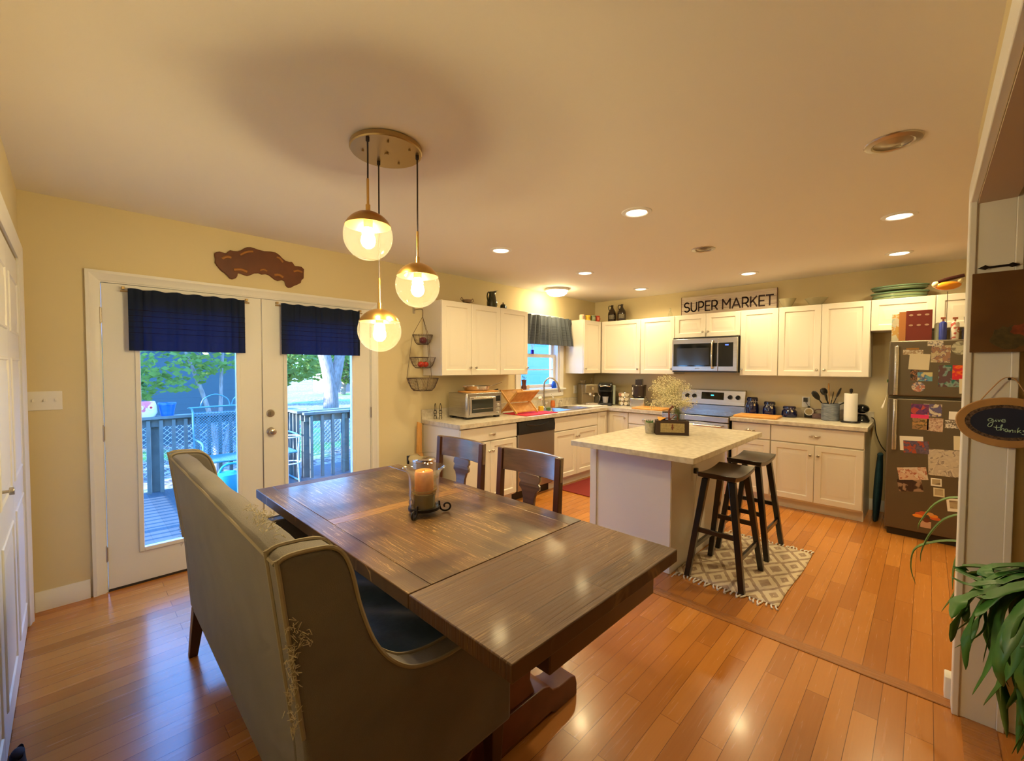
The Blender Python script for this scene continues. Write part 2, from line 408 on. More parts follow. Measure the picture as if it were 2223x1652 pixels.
# wall behind the stove (x = XB)
bm = B(); box(bm, XB, XB+0.15, -4.6, 0.0, 0, H); struct(obj('wall_far', bm, M['wall']))
bm = B(); box(bm, 2.93, XB+0.15, -4.6, -4.45, 0, H); struct(obj('wall_right', bm, M['wall']))
# left wall with closet opening
bm = B()
box(bm, -0.14, 0, -0.185, 0.0, 0, H); box(bm, -0.14, 0, -2.66, -0.185, 2.045, H); box(bm, -0.14, -0.06, -2.66, -0.185, 0, 2.045)  # last box: unseen backing added behind the closet doors to block light
box(bm, -0.14, 0, -6.6, -2.66, 0, H)
struct(obj('wall_left', bm, M['wall']))
bm = B(); box(bm, 2.775, 2.93, -4.0, -3.895, 0, H); box(bm, 2.80, 2.93, -6.6, -4.0, 0, H)
struct(obj('wall_partition', bm, M['wall']))
bm = B(); box(bm, 0.0, 2.775, -4.0, -3.895, 2.14, H)
struct(obj('wall_header', bm, M['wall']))
bm = B(); box(bm, -0.14, 2.93, -6.75, -6.6, 0, H); struct(obj('wall_front', bm, mat('bounce_cut_dark', (0.22, 0.18, 0.14), 0.8)))  # unseen wall, colour darkened to cut bounce light onto the bench

# cased opening trim (white)
bm = B()
box(bm, 0.0, 2.775, -3.895, -3.872, 2.14, 2.232)                 # header casing
box(bm, 2.762, 2.86, -3.895, -3.872, 0, 2.232)                   # side casing seen on edge
struct(obj('trim_3', bm, M['trim'], bevel=0.004))
bm = B(); box(bm, 2.768, 2.7755, -4.0, -3.893, 0.0, 2.14)        # jamb board
box(bm, 2.765, 2.80, -4.022, -3.999, 0, 2.232)                   # casing of the other room
box(bm, 2.79, 2.80, -6.5, -4.022, 0, 0.13)
struct(obj('trim_4', bm, M['trim'], bevel=0.003))
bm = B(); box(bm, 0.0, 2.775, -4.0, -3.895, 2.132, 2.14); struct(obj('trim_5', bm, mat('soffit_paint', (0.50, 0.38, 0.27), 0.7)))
bm = B(); box(bm, 2.862, 2.93, -3.895, -3.852, 0, 0.10); struct(obj('trim_6', bm, M['trim'], bevel=0.004))

# baseboards
def baseprof(h=0.115, t=0.016): return [(0, 0), (t, 0), (t, h*0.72), (t*0.55, h*0.86), (t*0.4, h), (0, h)]
bm = B(); prism(bm, [(-a, b) for a, b in baseprof()], 'x', 0.02, 0.255); struct(obj('baseboard_back', bm, M['trim']))
bm = B(); prism(bm, [(-a, b) for a, b in baseprof()], 'x', 2.24, 2.72); struct(obj('baseboard_back', bm, M['trim']))
bm = B(); prism(bm, [(XB-a, b) for a, b in baseprof()], 'y', -4.44, -3.36); struct(obj('baseboard_far', bm, M['trim']))

# french door casing
def casing(x0, x1, z1, w, y=0.0, t=0.022, bottom=None):
    bm = B(); z0 = 0 if bottom is None else bottom
    prof = [(0, 0), (0.3, t*0.55), (0.75, t), (1, t*0.85), (1, 0)]
    def strip(pa, pb, pc, pd):   # outer a-b, inner d-c
        rows = []
        for s, d in [(0, 0), (0, t), (0.28, t), (0.42, t*0.72), (0.9, t*0.5), (1, t*0.4), (1, 0)]:
            A = Vector(pa).lerp(Vector(pd), s); Bq = Vector(pb).lerp(Vector(pc), s)
            A.y = y-d; Bq.y = y-d; rows.append((bm.verts.new(A), bm.verts.new(Bq)))
        for (a, b), (c, d) in zip(rows, rows[1:]): bm.faces.new((a, b, d, c))
    strip((x0-w, y, z0), (x0-w, y, z1+w), (x0, y, z1), (x0, y, z0))
    strip((x0-w, y, z1+w), (x1+w, y, z1+w), (x1, y, z1), (x0, y, z1))
    strip((x1+w, y, z1+w), (x1+w, y, z0), (x1, y, z0), (x1, y, z1))
    return bm
bm = casing(DX0+0.004, DX1-0.004, DZ-0.004, 0.062)
box(bm, DX0, DX0+0.012, 0.0, 0.15, 0, DZ); box(bm, DX1-0.012, DX1, 0.0, 0.15, 0, DZ); box(bm, DX0+.012, DX1-.012, 0.0, 0.15, DZ-0.012, DZ)
struct(obj('trim_7', bm, M['trim']))
bm = B(); box(bm, DX0+.012, DX1-.012, 0.0, 0.16, 0.0, 0.012); struct(obj('trim_8', bm, mat('threshold_dark', (0.03, 0.022, 0.018), 0.5)))

def french_door(name, x0, x1, gx0, gx1, hinge):
    z0, z1 = 0.014, 1.988
    gz0, gz1 = 0.235, 1.86
    bm = B(); ya, yb = 0.004, 0.048
    box(bm, x0, gx0, ya, yb, z0, z1); box(bm, gx1, x1, ya, yb, z0, z1)
    box(bm, gx0, gx1, ya, yb, z0, gz0); box(bm, gx0, gx1, ya, yb, gz1, z1)
    d = struct(obj(name, bm, M['door']))
    bm = B(); w = 0.022     # moulding round the pane
    for a, b, c, e2 in ((gx0-w, gx0+.006, gz0-w, gz1+w), (gx1-.006, gx1+w, gz0-w, gz1+w)): box(bm, a, b, -0.006, 0.004, c, e2)
    for c, e2 in ((gz0-w, gz0+.006), (gz1-.006, gz1+w)): box(bm, gx0+.006, gx1-.006, -0.006, 0.004, c, e2)
    obj('glass_moulding', bm, M['door'], d, bevel=0.004)
    bm = B(); box(bm, gx0, gx1, 0.022, 0.030, gz0, gz1); obj('pane', bm, M['pane'], d)
    hx = x0-0.006 if hinge < 0 else x1+0.006
    for z in (0.25, 1.03, 1.78):
        bm = B(); cyl(bm, (hx, -0.004, z-0.045), (hx, -0.004, z+0.045), 0.007, n=10)
        cyl(bm, (hx, -0.004, z-0.052), (hx, -0.004, z+0.052), 0.004, n=8)
        obj('hinge', bm, M['nickel'], d)
    return d
d1 = french_door('door_1', 0.340, 1.2475, 0.515, 1.075, -1)
d2 = french_door('door_2', 1.2515, 2.158, 1.425, 1.985, 1)
bm = B(); box(bm, 1.2435, 1.2470, 0.0, 0.004, 0.02, 1.985); obj('astragal', bm, M['nickel'], d2)
for z, nm in ((1.086, 'deadbolt'), (0.942, 'door_knob')):
    bm = B()
    lathe(bm, [(0, 0), (0.031, 0), (0.031, 0.006), (0.024, 0.013), (0.0, 0.014)], 24)
    if nm == 'door_knob': lathe(bm, [(0.010, 0.012), (0.010, 0.032), (0.021, 0.040), (0.027, 0.052), (0.024, 0.064), (0.012, 0.070), (0, 0.070)], 24)
    else: box(bm, -0.004, 0.004, -0.014, 0.014, 0.013, 0.026)
    obj(nm, bm, M['nickel'], d2, loc=(1.304, 0.004, z), rot=(PI/2, 0, 0))

# closet doors on the left wall
def closet_leaf(name, y0, y1, knob=None):
    bm = B(); box(bm, -0.035, 0.0, y0, y1, 0.012, 2.03)
    d = struct(obj(name, bm, M['door'], bevel=0.002))
    w = (y1-y0)
    for za, zb in ((0.16, 0.78), (0.92, 1.50), (1.62, 1.90)):
        bm = B(); raised(bm, 0.08, w-0.08, za, zb, 0.0, -0.006, st=0.012)
        obj('panel', bm, M['door'], d, loc=(0.0, y0, 0), rotz=PI/2)
    if knob is not None:
        bm = B(); cyl(bm, (0, knob, 0.99), (0.025, knob, 0.99), 0.006, n=10); cyl(bm, (0.022, knob, 0.99), (0.036, knob, 0.99), 0.015, n=16)
        obj('knob', bm, M['nickel'], d, bevel=0.002)
closet_leaf('door_3', -0.795, -0.190)
closet_leaf('door_4', -1.405, -0.800, knob=-1.30)
closet_leaf('door_5', -2.015, -1.410)
closet_leaf('door_6', -2.650, -2.020)
bm = casing(-2.66, -0.185, 2.045, 0.072)
o = struct(obj('trim_9', bm, M['trim'])); o.rotation_euler = (0, 0, PI/2)

# kitchen window
bm = B()
yj = 0.15
cw = 0.085
box(bm, WX0-cw, WX0, -0.018, 0.0, WZ0-0.012, WZ1+cw); box(bm, WX1, WX1+cw, -0.018, 0.0, WZ0-0.012, WZ1+cw)
box(bm, WX0, WX1, -0.018, 0.0, WZ1, WZ1+cw)
w1 = struct(obj('window_1', bm, M['trim'], bevel=0.004))
bm = B(); box(bm, WX0-cw-0.02, WX1+cw+0.02, -0.055, 0.07, WZ0-0.022, WZ0); obj('sill', bm, M['trim'], w1, bevel=0.005)
bm = B(); box(bm, WX0-cw, WX1+cw, -0.018, -0.001, WZ0-0.11, WZ0-0.022); obj('apron', bm, M['trim'], w1, bevel=0.004)
bm = B()
box(bm, WX0, WX0+0.03, 0.0, yj, WZ0, WZ1); box(bm, WX1-0.03, WX1, 0.0, yj, WZ0, WZ1); box(bm, WX0+.03, WX1-.03, 0.0, yj, WZ1-0.03, WZ1)
obj('jamb', bm, M['trim'], w1)
def sash(nm, z0, z1, y0, y1, bars):
    a, b = WX0+0.031, WX1-0.031; f = 0.045
    bm = B(); box(bm, a, a+f, y0, y1, z0, z1); box(bm, b-f, b, y0, y1, z0, z1); box(bm, a+f, b-f, y0, y1, z0, z0+f); box(bm, a+f, b-f, y0, y1, z1-f, z1)
    for z in bars: box(bm, a+f, b-f, y0+.008, y1-.008, z-0.007, z+0.007)
    s = obj(nm, bm, M['trim'], w1)
    bm = B(); box(bm, a+f, b-f, (y0+y1)/2-0.002, (y0+y1)/2+0.002, z0+f, z1-f); obj('pane', bm, M['pane'], s)
sash('lower_sash', WZ0+0.012, 1.635, 0.045, 0.08, (1.425,))
sash('upper_sash', 1.595, WZ1-0.03, 0.085, 0.12, (1.85,))

# light switches and outlets
def plate(name, label, x, z, w, h, wall, kind, cat):
    bm = B(); box(bm, -w/2, w/2, -0.006, 0, -h/2, h/2)
    rz = 0 if wall == 'back' else -PI/2
    loc = (x, -0.0005, z) if wall == 'back' else (XB-0.0005, x, z)
    o = thing(name, label, cat, loc, rz)
    obj('plate', bm, M['white'], o, bevel=0.002)
    if kind.startswith('switch'):
        k = int(kind[6:])
        for i in range(k):
            cx = (i-(k-1)/2)*0.046
            bm = B(); box(bm, cx-0.005, cx+0.005, -0.018, -0.006, -0.004, 0.012); obj('toggle', bm, M['white'], o, bevel=0.001)
            for s in (-1, 1):
                bm = B(); cyl(bm, (cx, -0.006, s*0.030), (cx, -0.008, s*0.030), 0.003, n=8); obj('screw', bm, M['white'], o)
    else:
        for s in (-1, 1):
            bm = B(); cyl(bm, (0, -0.006, s*0.02), (0, -0.009, s*0.02), 0.016, n=16)
            box(bm, -0.007, -0.005, -0.0095, -0.009, s*0.02-0.005, s*0.02+0.005, 1); box(bm, 0.005, 0.007, -0.0095, -0.009, s*0.02-0.005, s*0.02+0.005, 1)
            obj('socket', bm, [M['white'], M['black']], o)
    return o
plate('light_switch', 'white triple light switch plate left of the french doors', 0.085, 1.252, 0.145, 0.112, 'back', 'switch3', 'light switch')
plate('wall_outlet', 'white outlet plate with a black plug, right of the blue canisters', -2.79, 1.08, 0.075, 0.118, 'far', 'outlet', 'outlet')
plate('wall_outlet', 'plain outlet plate on the wall between sink and espresso machine', 5.42, 1.13, 0.075, 0.118, 'back', 'outlet', 'outlet')
plate('wall_outlet', 'outlet plate half hidden between utensil crock and paper towels', -3.12, 1.04, 0.075, 0.118, 'far', 'outlet', 'outlet')

# ceiling lights
def ring_fixture(label, x, y, lit, r=0.082, group='lit recessed ceiling lights'):
    t = thing('recessed_light', label, 'ceiling light', (x, y, H), group=group if lit else 'unlit ceiling fixtures')
    bm = B(); lathe(bm, [(r*0.78, -0.001), (r*0.78, -0.007), (r*0.86, -0.011), (r*1.12, -0.006), (r*1.16, -0.001)], 40); obj('trim_ring', bm, M['trim'] if lit else M['nickel'], t)
    bm = B()
    if lit: lathe(bm, [(0, -0.004), (r*0.79, -0.004)], 32); obj('lens', bm, M['lens'], t)
    else: lathe(bm, [(0, -0.012), (r*0.3, -0.011), (r*0.5, -0.003), (r*0.79, -0.002)], 32); obj('reflector', bm, M['offcan'], t)
    if lit:
        ld = bpy.data.lights.new('recessed_lamp', 'AREA'); ld.shape = 'DISK'; ld.size = 0.12; ld.energy = LAMP_W; ld.color = WARM; ld.spread = math.radians(150)
        lo = bpy.data.objects.new('lamp', ld); C.objects.link(lo); lo.parent = t; lo.location = (0, 0, -0.013)
    return t
for lb, x, y in (
    ('bright recessed ceiling light, largest lit one, right of the brass pendants', 2.763, -2.386),
    ('lit recessed ceiling light above the left end of the sink-wall cabinets', 2.796, -1.10),
    ('lit recessed ceiling light just above right of the frosted dome light', 4.036, -1.114),
    ('lit recessed ceiling light nearest the stove-wall corner, above the brown jugs', 5.312, -1.092),
    ('lit recessed ceiling light right above the SUPER MARKET sign', 5.24, -2.367),
    ('large lit recessed ceiling light at upper right, below the unlit one', 4.01, -3.603),
    ('lit recessed ceiling light above the fridge-wall cabinets and green platters', 5.242, -3.558)):
    ring_fixture(lb, x, y, True)
ring_fixture('unlit round recessed fixture between the lit ones in mid kitchen ceiling', 3.96, -2.368, False)
ring_fixture('large unlit eyeball fixture at the upper right of the ceiling', 2.753, -3.628, False, r=0.088)

t = thing('dome_light', 'lit frosted glass dome ceiling light above the kitchen sink', 'ceiling light', (4.592, -0.30, H))
bm = B(); lathe(bm, [(0, -0.001), (0.15, -0.001), (0.155, -0.012), (0.15, -0.026), (0.135, -0.03)], 40); obj('base', bm, M['trim'], t)
bm = B(); lathe(bm, [(0.132, -0.028), (0.125, -0.055), (0.095, -0.08), (0.05, -0.092), (0, -0.095)], 40); obj('glass_shade', bm, M['dome'], t)

# ================================================================== PENDANT LAMP
t = thing('pendant_lamp', 'brass three-globe pendant lamp hanging over the dining table', 'pendant lamp', (1.22, -1.96, H))
bm = B(); lathe(bm, [(0, -0.001), (0.156, -0.001), (0.16, -0.005), (0.16, -0.022), (0.156, -0.027), (0, -0.028)], 64)
can = obj('canopy', bm, M['brassdull'], t)
for k, (dx, dy) in enumerate(((0.0, 0.0), (-0.09, 0.05), (0.055, -0.105), (0.09, 0.045), (-0.05, -0.10))):
    bm = B(); cyl(bm, (dx, dy, -0.027), (dx, dy, -0.036), 0.009 if k == 0 else 0.005, n=12); obj('screw', bm, M['brassdull'], can)
for (x, y, zc, zr) in ((1.092, -2.028, 2.021, 2.264), (1.234, -1.862, 1.636, 1.887), (1.331, -2.041, 1.842, 2.092)):
    ox, oy = x-1.22, y+1.96; R = 0.103; zl = zc - H
    g = bpy.data.objects.new('globe_drop', None); C.objects.link(g); g.parent = t; g.location = (ox, oy, 0); g.empty_display_size = 0.02
    bm = B(); tube(bm, [(0, 0, -0.026), (0, 0, -0.045)], 0.008, 10); tube(bm, [(0, 0, -0.04), (0.001, 0.001, (zr-H)*0.5), (0, 0, zr-H)], 0.0035, 8); obj('cord', bm, M['cord'], g)
    bm = B(); cyl(bm, (0, 0, zr-H), (0, 0, zl+R+0.012), 0.0055, n=12); cyl(bm, (0, 0, zl+R+0.03), (0, 0, zl+R-0.002), 0.010, n=14); obj('rod', bm, M['brass'], g)
    a0 = math.radians(66)
    bm = B(); k = 14; Ro, Ri = R+0.002, R+0.0002
    outer = [(Ro*math.sin(a0*i/k), zl+Ro*math.cos(a0*i/k)) for i in range(k+1)]
    inner = [(Ri*math.sin(a0*i/k), zl+Ri*math.cos(a0*i/k)) for i in range(k, -1, -1)]
    lathe(bm, outer+inner, 48); obj('brass_cap', bm, M['brass'], g)
    bm = B(); k = 24
    lathe(bm, [((R-.001)*math.sin(a0*0.8+(PI-a0*0.8)*i/k), zl+(R-.001)*math.cos(a0*0.8+(PI-a0*0.8)*i/k)) for i in range(k+1)], 48); obj('glass_globe', bm, M['globe'], g)
    bm = B(); cyl(bm, (0, 0, zl+R-0.004), (0, 0, zl+0.035), 0.019, n=20); obj('socket', bm, M['brass'], g)
    bm = B(); lathe(bm, [(0, -0.052), (0.012, -0.050), (0.024, -0.040), (0.030, -0.024), (0.028, -0.006), (0.018, 0.016), (0.014, 0.035), (0, 0.035)], 24, (0, 0, zl)); obj('bulb', bm, M['bulb'], g)

# ================================================================== CABINETS
def knob_bm():
    bm = B(); lathe(bm, [(0, 0), (0.008, 0), (0.005, 0.004), (0.005, 0.012), (0.013, 0.017), (0.014, 0.021), (0.010, 0.026), (0, 0.027)], 16); return bm
def add_knob(x, z, yf, parent):
    obj('knob', knob_bm(), M['nickel'], parent, loc=(x, yf, z), rot=(PI/2, 0, 0))
def add_pull(x, z, yf, parent):
    bm = B()
    for i in (-1, 0, 1): tube(bm, [(x+0.035*(k/6-0.5)*2+0.003*i, yf-0.006-0.016*math.sin(PI*k/6), z+0.012*math.sin(2*PI*k/6+i)) for k in range(7)], [0.002, .004, .0045, .0045, .0045, .004, 0.002], 8)
    tube(bm, spline([(x-0.045, yf-0.004, z-0.004), (x-0.03, yf-0.022, z+0.002), (x, yf-0.028, z+0.006), (x+0.03, yf-0.022, z-0.002), (x+0.045, yf-0.004, z+0.004)], 4), 0.0045, 8)
    obj('pull', bm, M['nickel'], parent)

def cabinet(name, label, origin, wall, w, depth, z0, z1, fronts, toe=0.0, group=None, carcass_top=None):
    """local: x along the wall, y=0 carcass front, +y into the wall. wall A faces -Y, wall B faces -X."""
    rz = 0 if wall == 'A' else -PI/2
    t = thing(name, label, 'cabinet', (origin[0], origin[1], 0), rz, group)
    bm = B(); box(bm, 0, w, 0.0, depth, z0+toe, carcass_top or z1)
    if carcass_top: box(bm, 0, w, 0.0, 0.018, carcass_top, z1); box(bm, 0, 0.018, 0.018, depth, carcass_top, z1); box(bm, w-0.018, w, 0.018, depth, carcass_top, z1)
    if toe: box(bm, 0, w, 0.06, depth, z0, z0+toe)
    obj('carcass', bm, M['cab'], t, bevel=0.0015)
    for f in fronts:
        kind, a, b, c, d = f[:5]
        bm = B()
        if kind == 'door': raised(bm, a+.0015, b-.0015, c+.0015, d-.0015, -0.0005, -0.0195)
        else:
            raised(bm, a+.0015, b-.0015, c+.0015, d-.0015, -0.0005, -0.0195, st=1.0) if False else box(bm, a+.0015, b-.0015, -0.0195, -0.0005, c+.0015, d-.0015)
        o = obj({'door': 'door', 'drawer': 'drawer', 'false': 'drawer_front'}[kind], bm, M['cab'], t, bevel=0.0025)
        if len(f) > 5 and f[5]:
            if kind == 'door': add_knob(f[5][0], f[5][1], -0.0195, o)
            else: add_pull(f[5][0], f[5][1], -0.0195, o)
    return t
AY = -0.5955; UY = -0.305            # carcass fronts (sink wall)
BX = XB-0.583; UX = XB-0.305         # carcass fronts (stove wall)
g1 = 'white base cabinets on the sink wall'; g2 = 'white base cabinets on the stove wall'; g3 = 'white wall cabinets above the sink wall'; g4 = 'white wall cabinets above the stove wall'
cabinet('base_cabinet', 'white base cabinet with drawer left of the dishwasher, its side facing the doors', (2.746, AY), 'A', 0.776, 0.59, 0, 0.873,
    [('drawer', 0.0, 0.772, 0.722, 0.862, (0.405, 0.785)), ('door', 0.0, 0.386, 0.115, 0.712, (0.36, 0.615)), ('door', 0.386, 0.772, 0.115, 0.712, (0.412, 0.615))], toe=0.1, group=g1)
cabinet('base_cabinet', 'white two-door sink base cabinet right of the dishwasher', (4.155, AY), 'A', 0.93, 0.59, 0, 0.86,
    [('false', 0.008, 0.925, 0.697, 0.855), ('door', 0.008, 0.466, 0.115, 0.687, (0.442, 0.60)), ('door', 0.466, 0.925, 0.115, 0.687, (0.49, 0.60))], toe=0.1, group=g1, carcass_top=0.70)
t = cabinet('base_cabinet', 'white inner-corner base cabinet between sink base and drawer cabinet', (5.087, AY), 'A', XB-5.087-0.002, 0.59, 0, 0.873,
    [('door', 0.004, 0.24, 0.115, 0.86)], toe=0.1, group=g1)
bm = B(); box(bm, BX-5.087, XB-5.087-0.002, -0.33, -0.001, 0.10, 0.873); obj('side_carcass', bm, M['cab'], t)
bm = B(); raised(bm, 0.003, 0.282, 0.117, 0.858, -0.0005, -0.0195, st=0.05)
o = obj('door', bm, M['cab'], t, loc=(BX-5.087, -0.045, 0), rotz=-PI/2); add_knob(0.24, 0.785, -0.0195, o)
cabinet('base_cabinet', 'white drawer base cabinet just left of the stove', (BX, -0.929), 'B', 0.484, 0.58, 0, 0.873,
    [('drawer', 0.004, 0.480, 0.722, 0.862, (0.242, 0.785)), ('door', 0.004, 0.480, 0.115, 0.712, (0.45, 0.615))], toe=0.1, group=g2)
cabinet('base_cabinet', 'narrow white drawer base cabinet just right of the stove', (BX, -2.199), 'B', 0.386, 0.58, 0, 0.873,
    [('drawer', 0.004, 0.384, 0.702, 0.862, (0.19, 0.785)), ('door', 0.004, 0.384, 0.115, 0.692, (0.03, 0.615))], toe=0.1, group=g2)
cabinet('base_cabinet', 'wide white base cabinet with two doors nearest the refrigerator', (BX, -2.587), 'B', 0.770, 0.58, 0, 0.873,
    [('drawer', 0.002, 0.768, 0.702, 0.862, (0.385, 0.782)), ('door', 0.002, 0.385, 0.115, 0.692, (0.352, 0.59)), ('door', 0.385, 0.768, 0.115, 0.692, (0.418, 0.59))], toe=0.1, group=g2)
ZB, ZT = 1.372, 2.122
cabinet('wall_cabinet', 'white double-door wall cabinet above the toaster oven', (2.746, UY), 'A', 0.807, 0.303, ZB, ZT,
    [('door', 0, 0.3875, ZB, ZT, (0.362, 1.453)), ('door', 0.3875, 0.807, ZB, ZT, (0.437, 1.453))], group=g3)
cabinet('wall_cabinet', 'white single-door wall cabinet just left of the sink window', (3.554, UY), 'A', 0.458, 0.303, ZB, ZT,
    [('door', 0, 0.458, ZB, ZT, (0.437, 1.454))], group=g3)
cabinet('wall_cabinet', 'narrow white wall cabinet right of the sink window with mugs on top', (5.180, UY), 'A', 0.425, 0.303, ZB, ZT,
    [('door', 0, 0.424, ZB, ZT, (0.03, 1.44))], group=g3)
cabinet('wall_cabinet', 'wide white corner wall cabinet under the two brown jugs', (UX, -0.001), 'B', 0.938, 0.303, ZB, ZT,
    [('door', 0.327, 0.938, ZB, ZT, (0.905, 1.440))], group=g4)
cabinet('wall_cabinet', 'white single-door wall cabinet immediately left of the microwave', (UX, -0.942), 'B', 0.472, 0.303, ZB, ZT,
    [('door', 0.002, 0.472, ZB, ZT, (0.440, 1.444))], group=g4)
cabinet('wall_cabinet', 'short white two-door cabinet directly above the microwave', (UX, -1.4155), 'B', 0.774, 0.303, 1.834, ZT,
    [('door', 0, 0.387, 1.834, ZT, (0.355, 1.90)), ('door', 0.387, 0.774, 1.834, ZT, (0.419, 1.90))], group=g4)
cabinet('wall_cabinet', 'white single-door wall cabinet immediately right of the microwave', (UX, -2.191), 'B', 0.383, 0.303, ZB, ZT,
    [('door', 0, 0.383, ZB, ZT, (0.028, 1.446))], group=g4)
cabinet('wall_cabinet', 'white double-door wall cabinet above the utensil crock', (UX, -2.5755), 'B', 0.776, 0.303, ZB, ZT,
    [('door', 0, 0.385, ZB, ZT, (0.355, 1.443)), ('door', 0.385, 0.776, ZB, ZT, (0.42, 1.443))], group=g4)
cabinet('wall_cabinet', 'short white two-door wall cabinet above the refrigerator', (UX, -3.353), 'B', 0.90, 0.303, 1.82, ZT,
    [('door', 0, 0.448, 1.82, ZT), ('door', 0.448, 0.90, 1.82, ZT)], group=g4)

# worktops
def slab(bm, x0, x1, y0, y1): box(bm, x0, x1, y0, y1, 0.875, 0.914)
bm = B()
SX0, SX1, SY0, SY1 = 4.26, 5.03, -0.53, -0.11       # sink cut-out
poly = [(2.721, -0.639), (XB-0.639, -0.639), (XB-0.639, -1.4155), (XB-0.001, -1.4155), (XB-0.001, -0.001), (2.721, -0.001)]
slab(bm, 2.721, SX0, -0.639, -0.001); slab(bm, SX1, XB-0.001, -0.639, -0.001); slab(bm, SX0, SX1, -0.639, SY0); slab(bm, SX0, SX1, SY1, -0.001)
slab(bm, XB-0.639, XB-0.001, -1.4155, -0.639)
bmesh.ops.remove_doubles(bm, verts=bm.verts, dist=0.0001)
wt = tag(obj('worktop', bm, M['counter']), 'L-shaped beige laminate worktop running from the toaster oven to the stove', 'countertop', 'laminate worktops')
bm = B(); box(bm, 2.721, XB-0.001, -0.021, -0.001, 0.914, 1.016); box(bm, XB-0.021, XB-0.001, -1.4155, -0.021, 0.914, 1.016); obj('backsplash', bm, M['counter'], wt, bevel=0.002)
bm = B(); box(bm, XB-0.639, XB-0.001, -3.379, -2.193, 0.875, 0.914)
wt = tag(obj('worktop', bm, M['counter'], bevel=0.003), 'short beige laminate worktop between the stove and refrigerator', 'countertop', 'laminate worktops')
bm = B(); box(bm, XB-0.021, XB-0.001, -3.379, -2.193, 0.914, 1.016); obj('backsplash', bm, M['counter'], wt, bevel=0.002)

# sink
t = thing('kitchen_sink', 'stainless steel double-bowl sink set in the worktop under the window', 'sink', (0, 0, 0.914))
bm = B()
def ringbox(bm, x0, x1, y0, y1, i0, i1, j0, j1, z): # flat frame
    for a in ((x0, i0, y0, y1), (i1, x1, y0, y1), (i0, i1, y0, j0), (i0, i1, j1, y1)): box(bm, a[0], a[1], a[2], a[3], z, z+0.004)
mx = 4.665
ringbox(bm, SX0-0.02, mx, SY0-0.02, SY1+0.02, SX0+.015, mx-0.012, SY0+.012, SY1-0.06, 0.0005)
ringbox(bm, mx, SX1+0.02, SY0-0.02, SY1+0.02, mx+0.012, SX1-.015, SY0+.012, SY1-0.06, 0.0005)
obj('rim', bm, M['chrome'], t, bevel=0.0015)
for a, b in ((SX0+.015, mx-0.012), (mx+0.012, SX1-.015)):
    bm = B(); c0, c1, zb = SY0+.012, SY1-0.06, -0.17
    v = [bm.verts.new(p) for p in ((a, c0, 0.003), (b, c0, 0.003), (b, c1, 0.003), (a, c1, 0.003), (a+.03, c0+.03, zb), (b-.03, c0+.03, zb), (b-.03, c1-.03, zb), (a+.03, c1-.03, zb))]
    for q in ((0,1,5,4), (1,2,6,5), (2,3,7,6), (3,0,4,7), (4,5,6,7)): bm.faces.new([v[i] for i in q])
    obj('basin', bm, M['steel'], t, solid=0.0015)

# faucet: high arc, curving towards the room's right
t = thing('faucet', 'brushed steel high-arc pull-down faucet behind the sink', 'faucet', (4.60, -0.085, 0.9185))
bm = B(); lathe(bm, [(0, 0), (0.03, 0), (0.03, 0.006), (0.021, 0.014), (0.019, 0.09), (0.017, 0.10), (0, 0.10)], 24); obj('base', bm, M['steel'], t)
bm = B(); tube(bm, spline([(0, 0, 0.09), (0, 0, 0.30), (0.012, -0.012, 0.355), (0.06, -0.035, 0.395), (0.12, -0.06, 0.385), (0.17, -0.085, 0.33), (0.19, -0.095, 0.27)], 6), 0.012, 14); obj('spout', bm, M['steel'], t)
bm = B(); cyl(bm, (0.188, -0.094, 0.275), (0.208, -0.105, 0.205), 0.015, 0.018, 16); obj('spray_head', bm, M['steel'], t)
bm = B(); tube(bm, [(0.015, -0.01, 0.05), (0.05, -0.02, 0.065)], [0.012, 0.006], 10); obj('lever', bm, M['steel'], t)
t = thing('soap_pump', 'short steel soap pump set in the sink rim right of the orange soap', 'soap dispenser', (4.93, -0.09, 0.9185))
bm = B(); cyl(bm, (0, 0, 0), (0, 0, 0.05), 0.014, 0.011, 14); obj('base', bm, M['steel'], t)
bm = B(); tube(bm, [(0, 0, 0.045), (0, 0, 0.075), (-0.01, -0.03, 0.082), (-0.012, -0.05, 0.074)], 0.006, 8); obj('spout', bm, M['steel'], t)

# dishwasher
t = thing('dishwasher', 'stainless dishwasher with black control panel under the red drying mat', 'dishwasher', (3.527, AY, 0))
bm = B(); box(bm, 0.002, 0.624, 0.0, 0.56, 0.10, 0.868); box(bm, 0.002, 0.624, 0.06, 0.56, 0.0, 0.10); obj('body', bm, M['black'], t)
bm = B(); box(bm, 0.004, 0.622, -0.028, 0, 0.115, 0.728); obj('door', bm, M['steel_dw'], t, bevel=0.004)
bm = B(); prism(bm, [(-0.038, 0.732), (-0.042, 0.80), (-0.030, 0.862), (0, 0.862), (0, 0.732)], 'x', 0.004, 0.622); cp = obj('control_panel', bm, M['black'], t, bevel=0.003)
bm = B(); tube(bm, spline([(0.12, -0.043, 0.83), (0.31, -0.045, 0.808), (0.50, -0.043, 0.83)], 8), 0.006, 8); obj('handle_lip', bm, M['black'], cp)

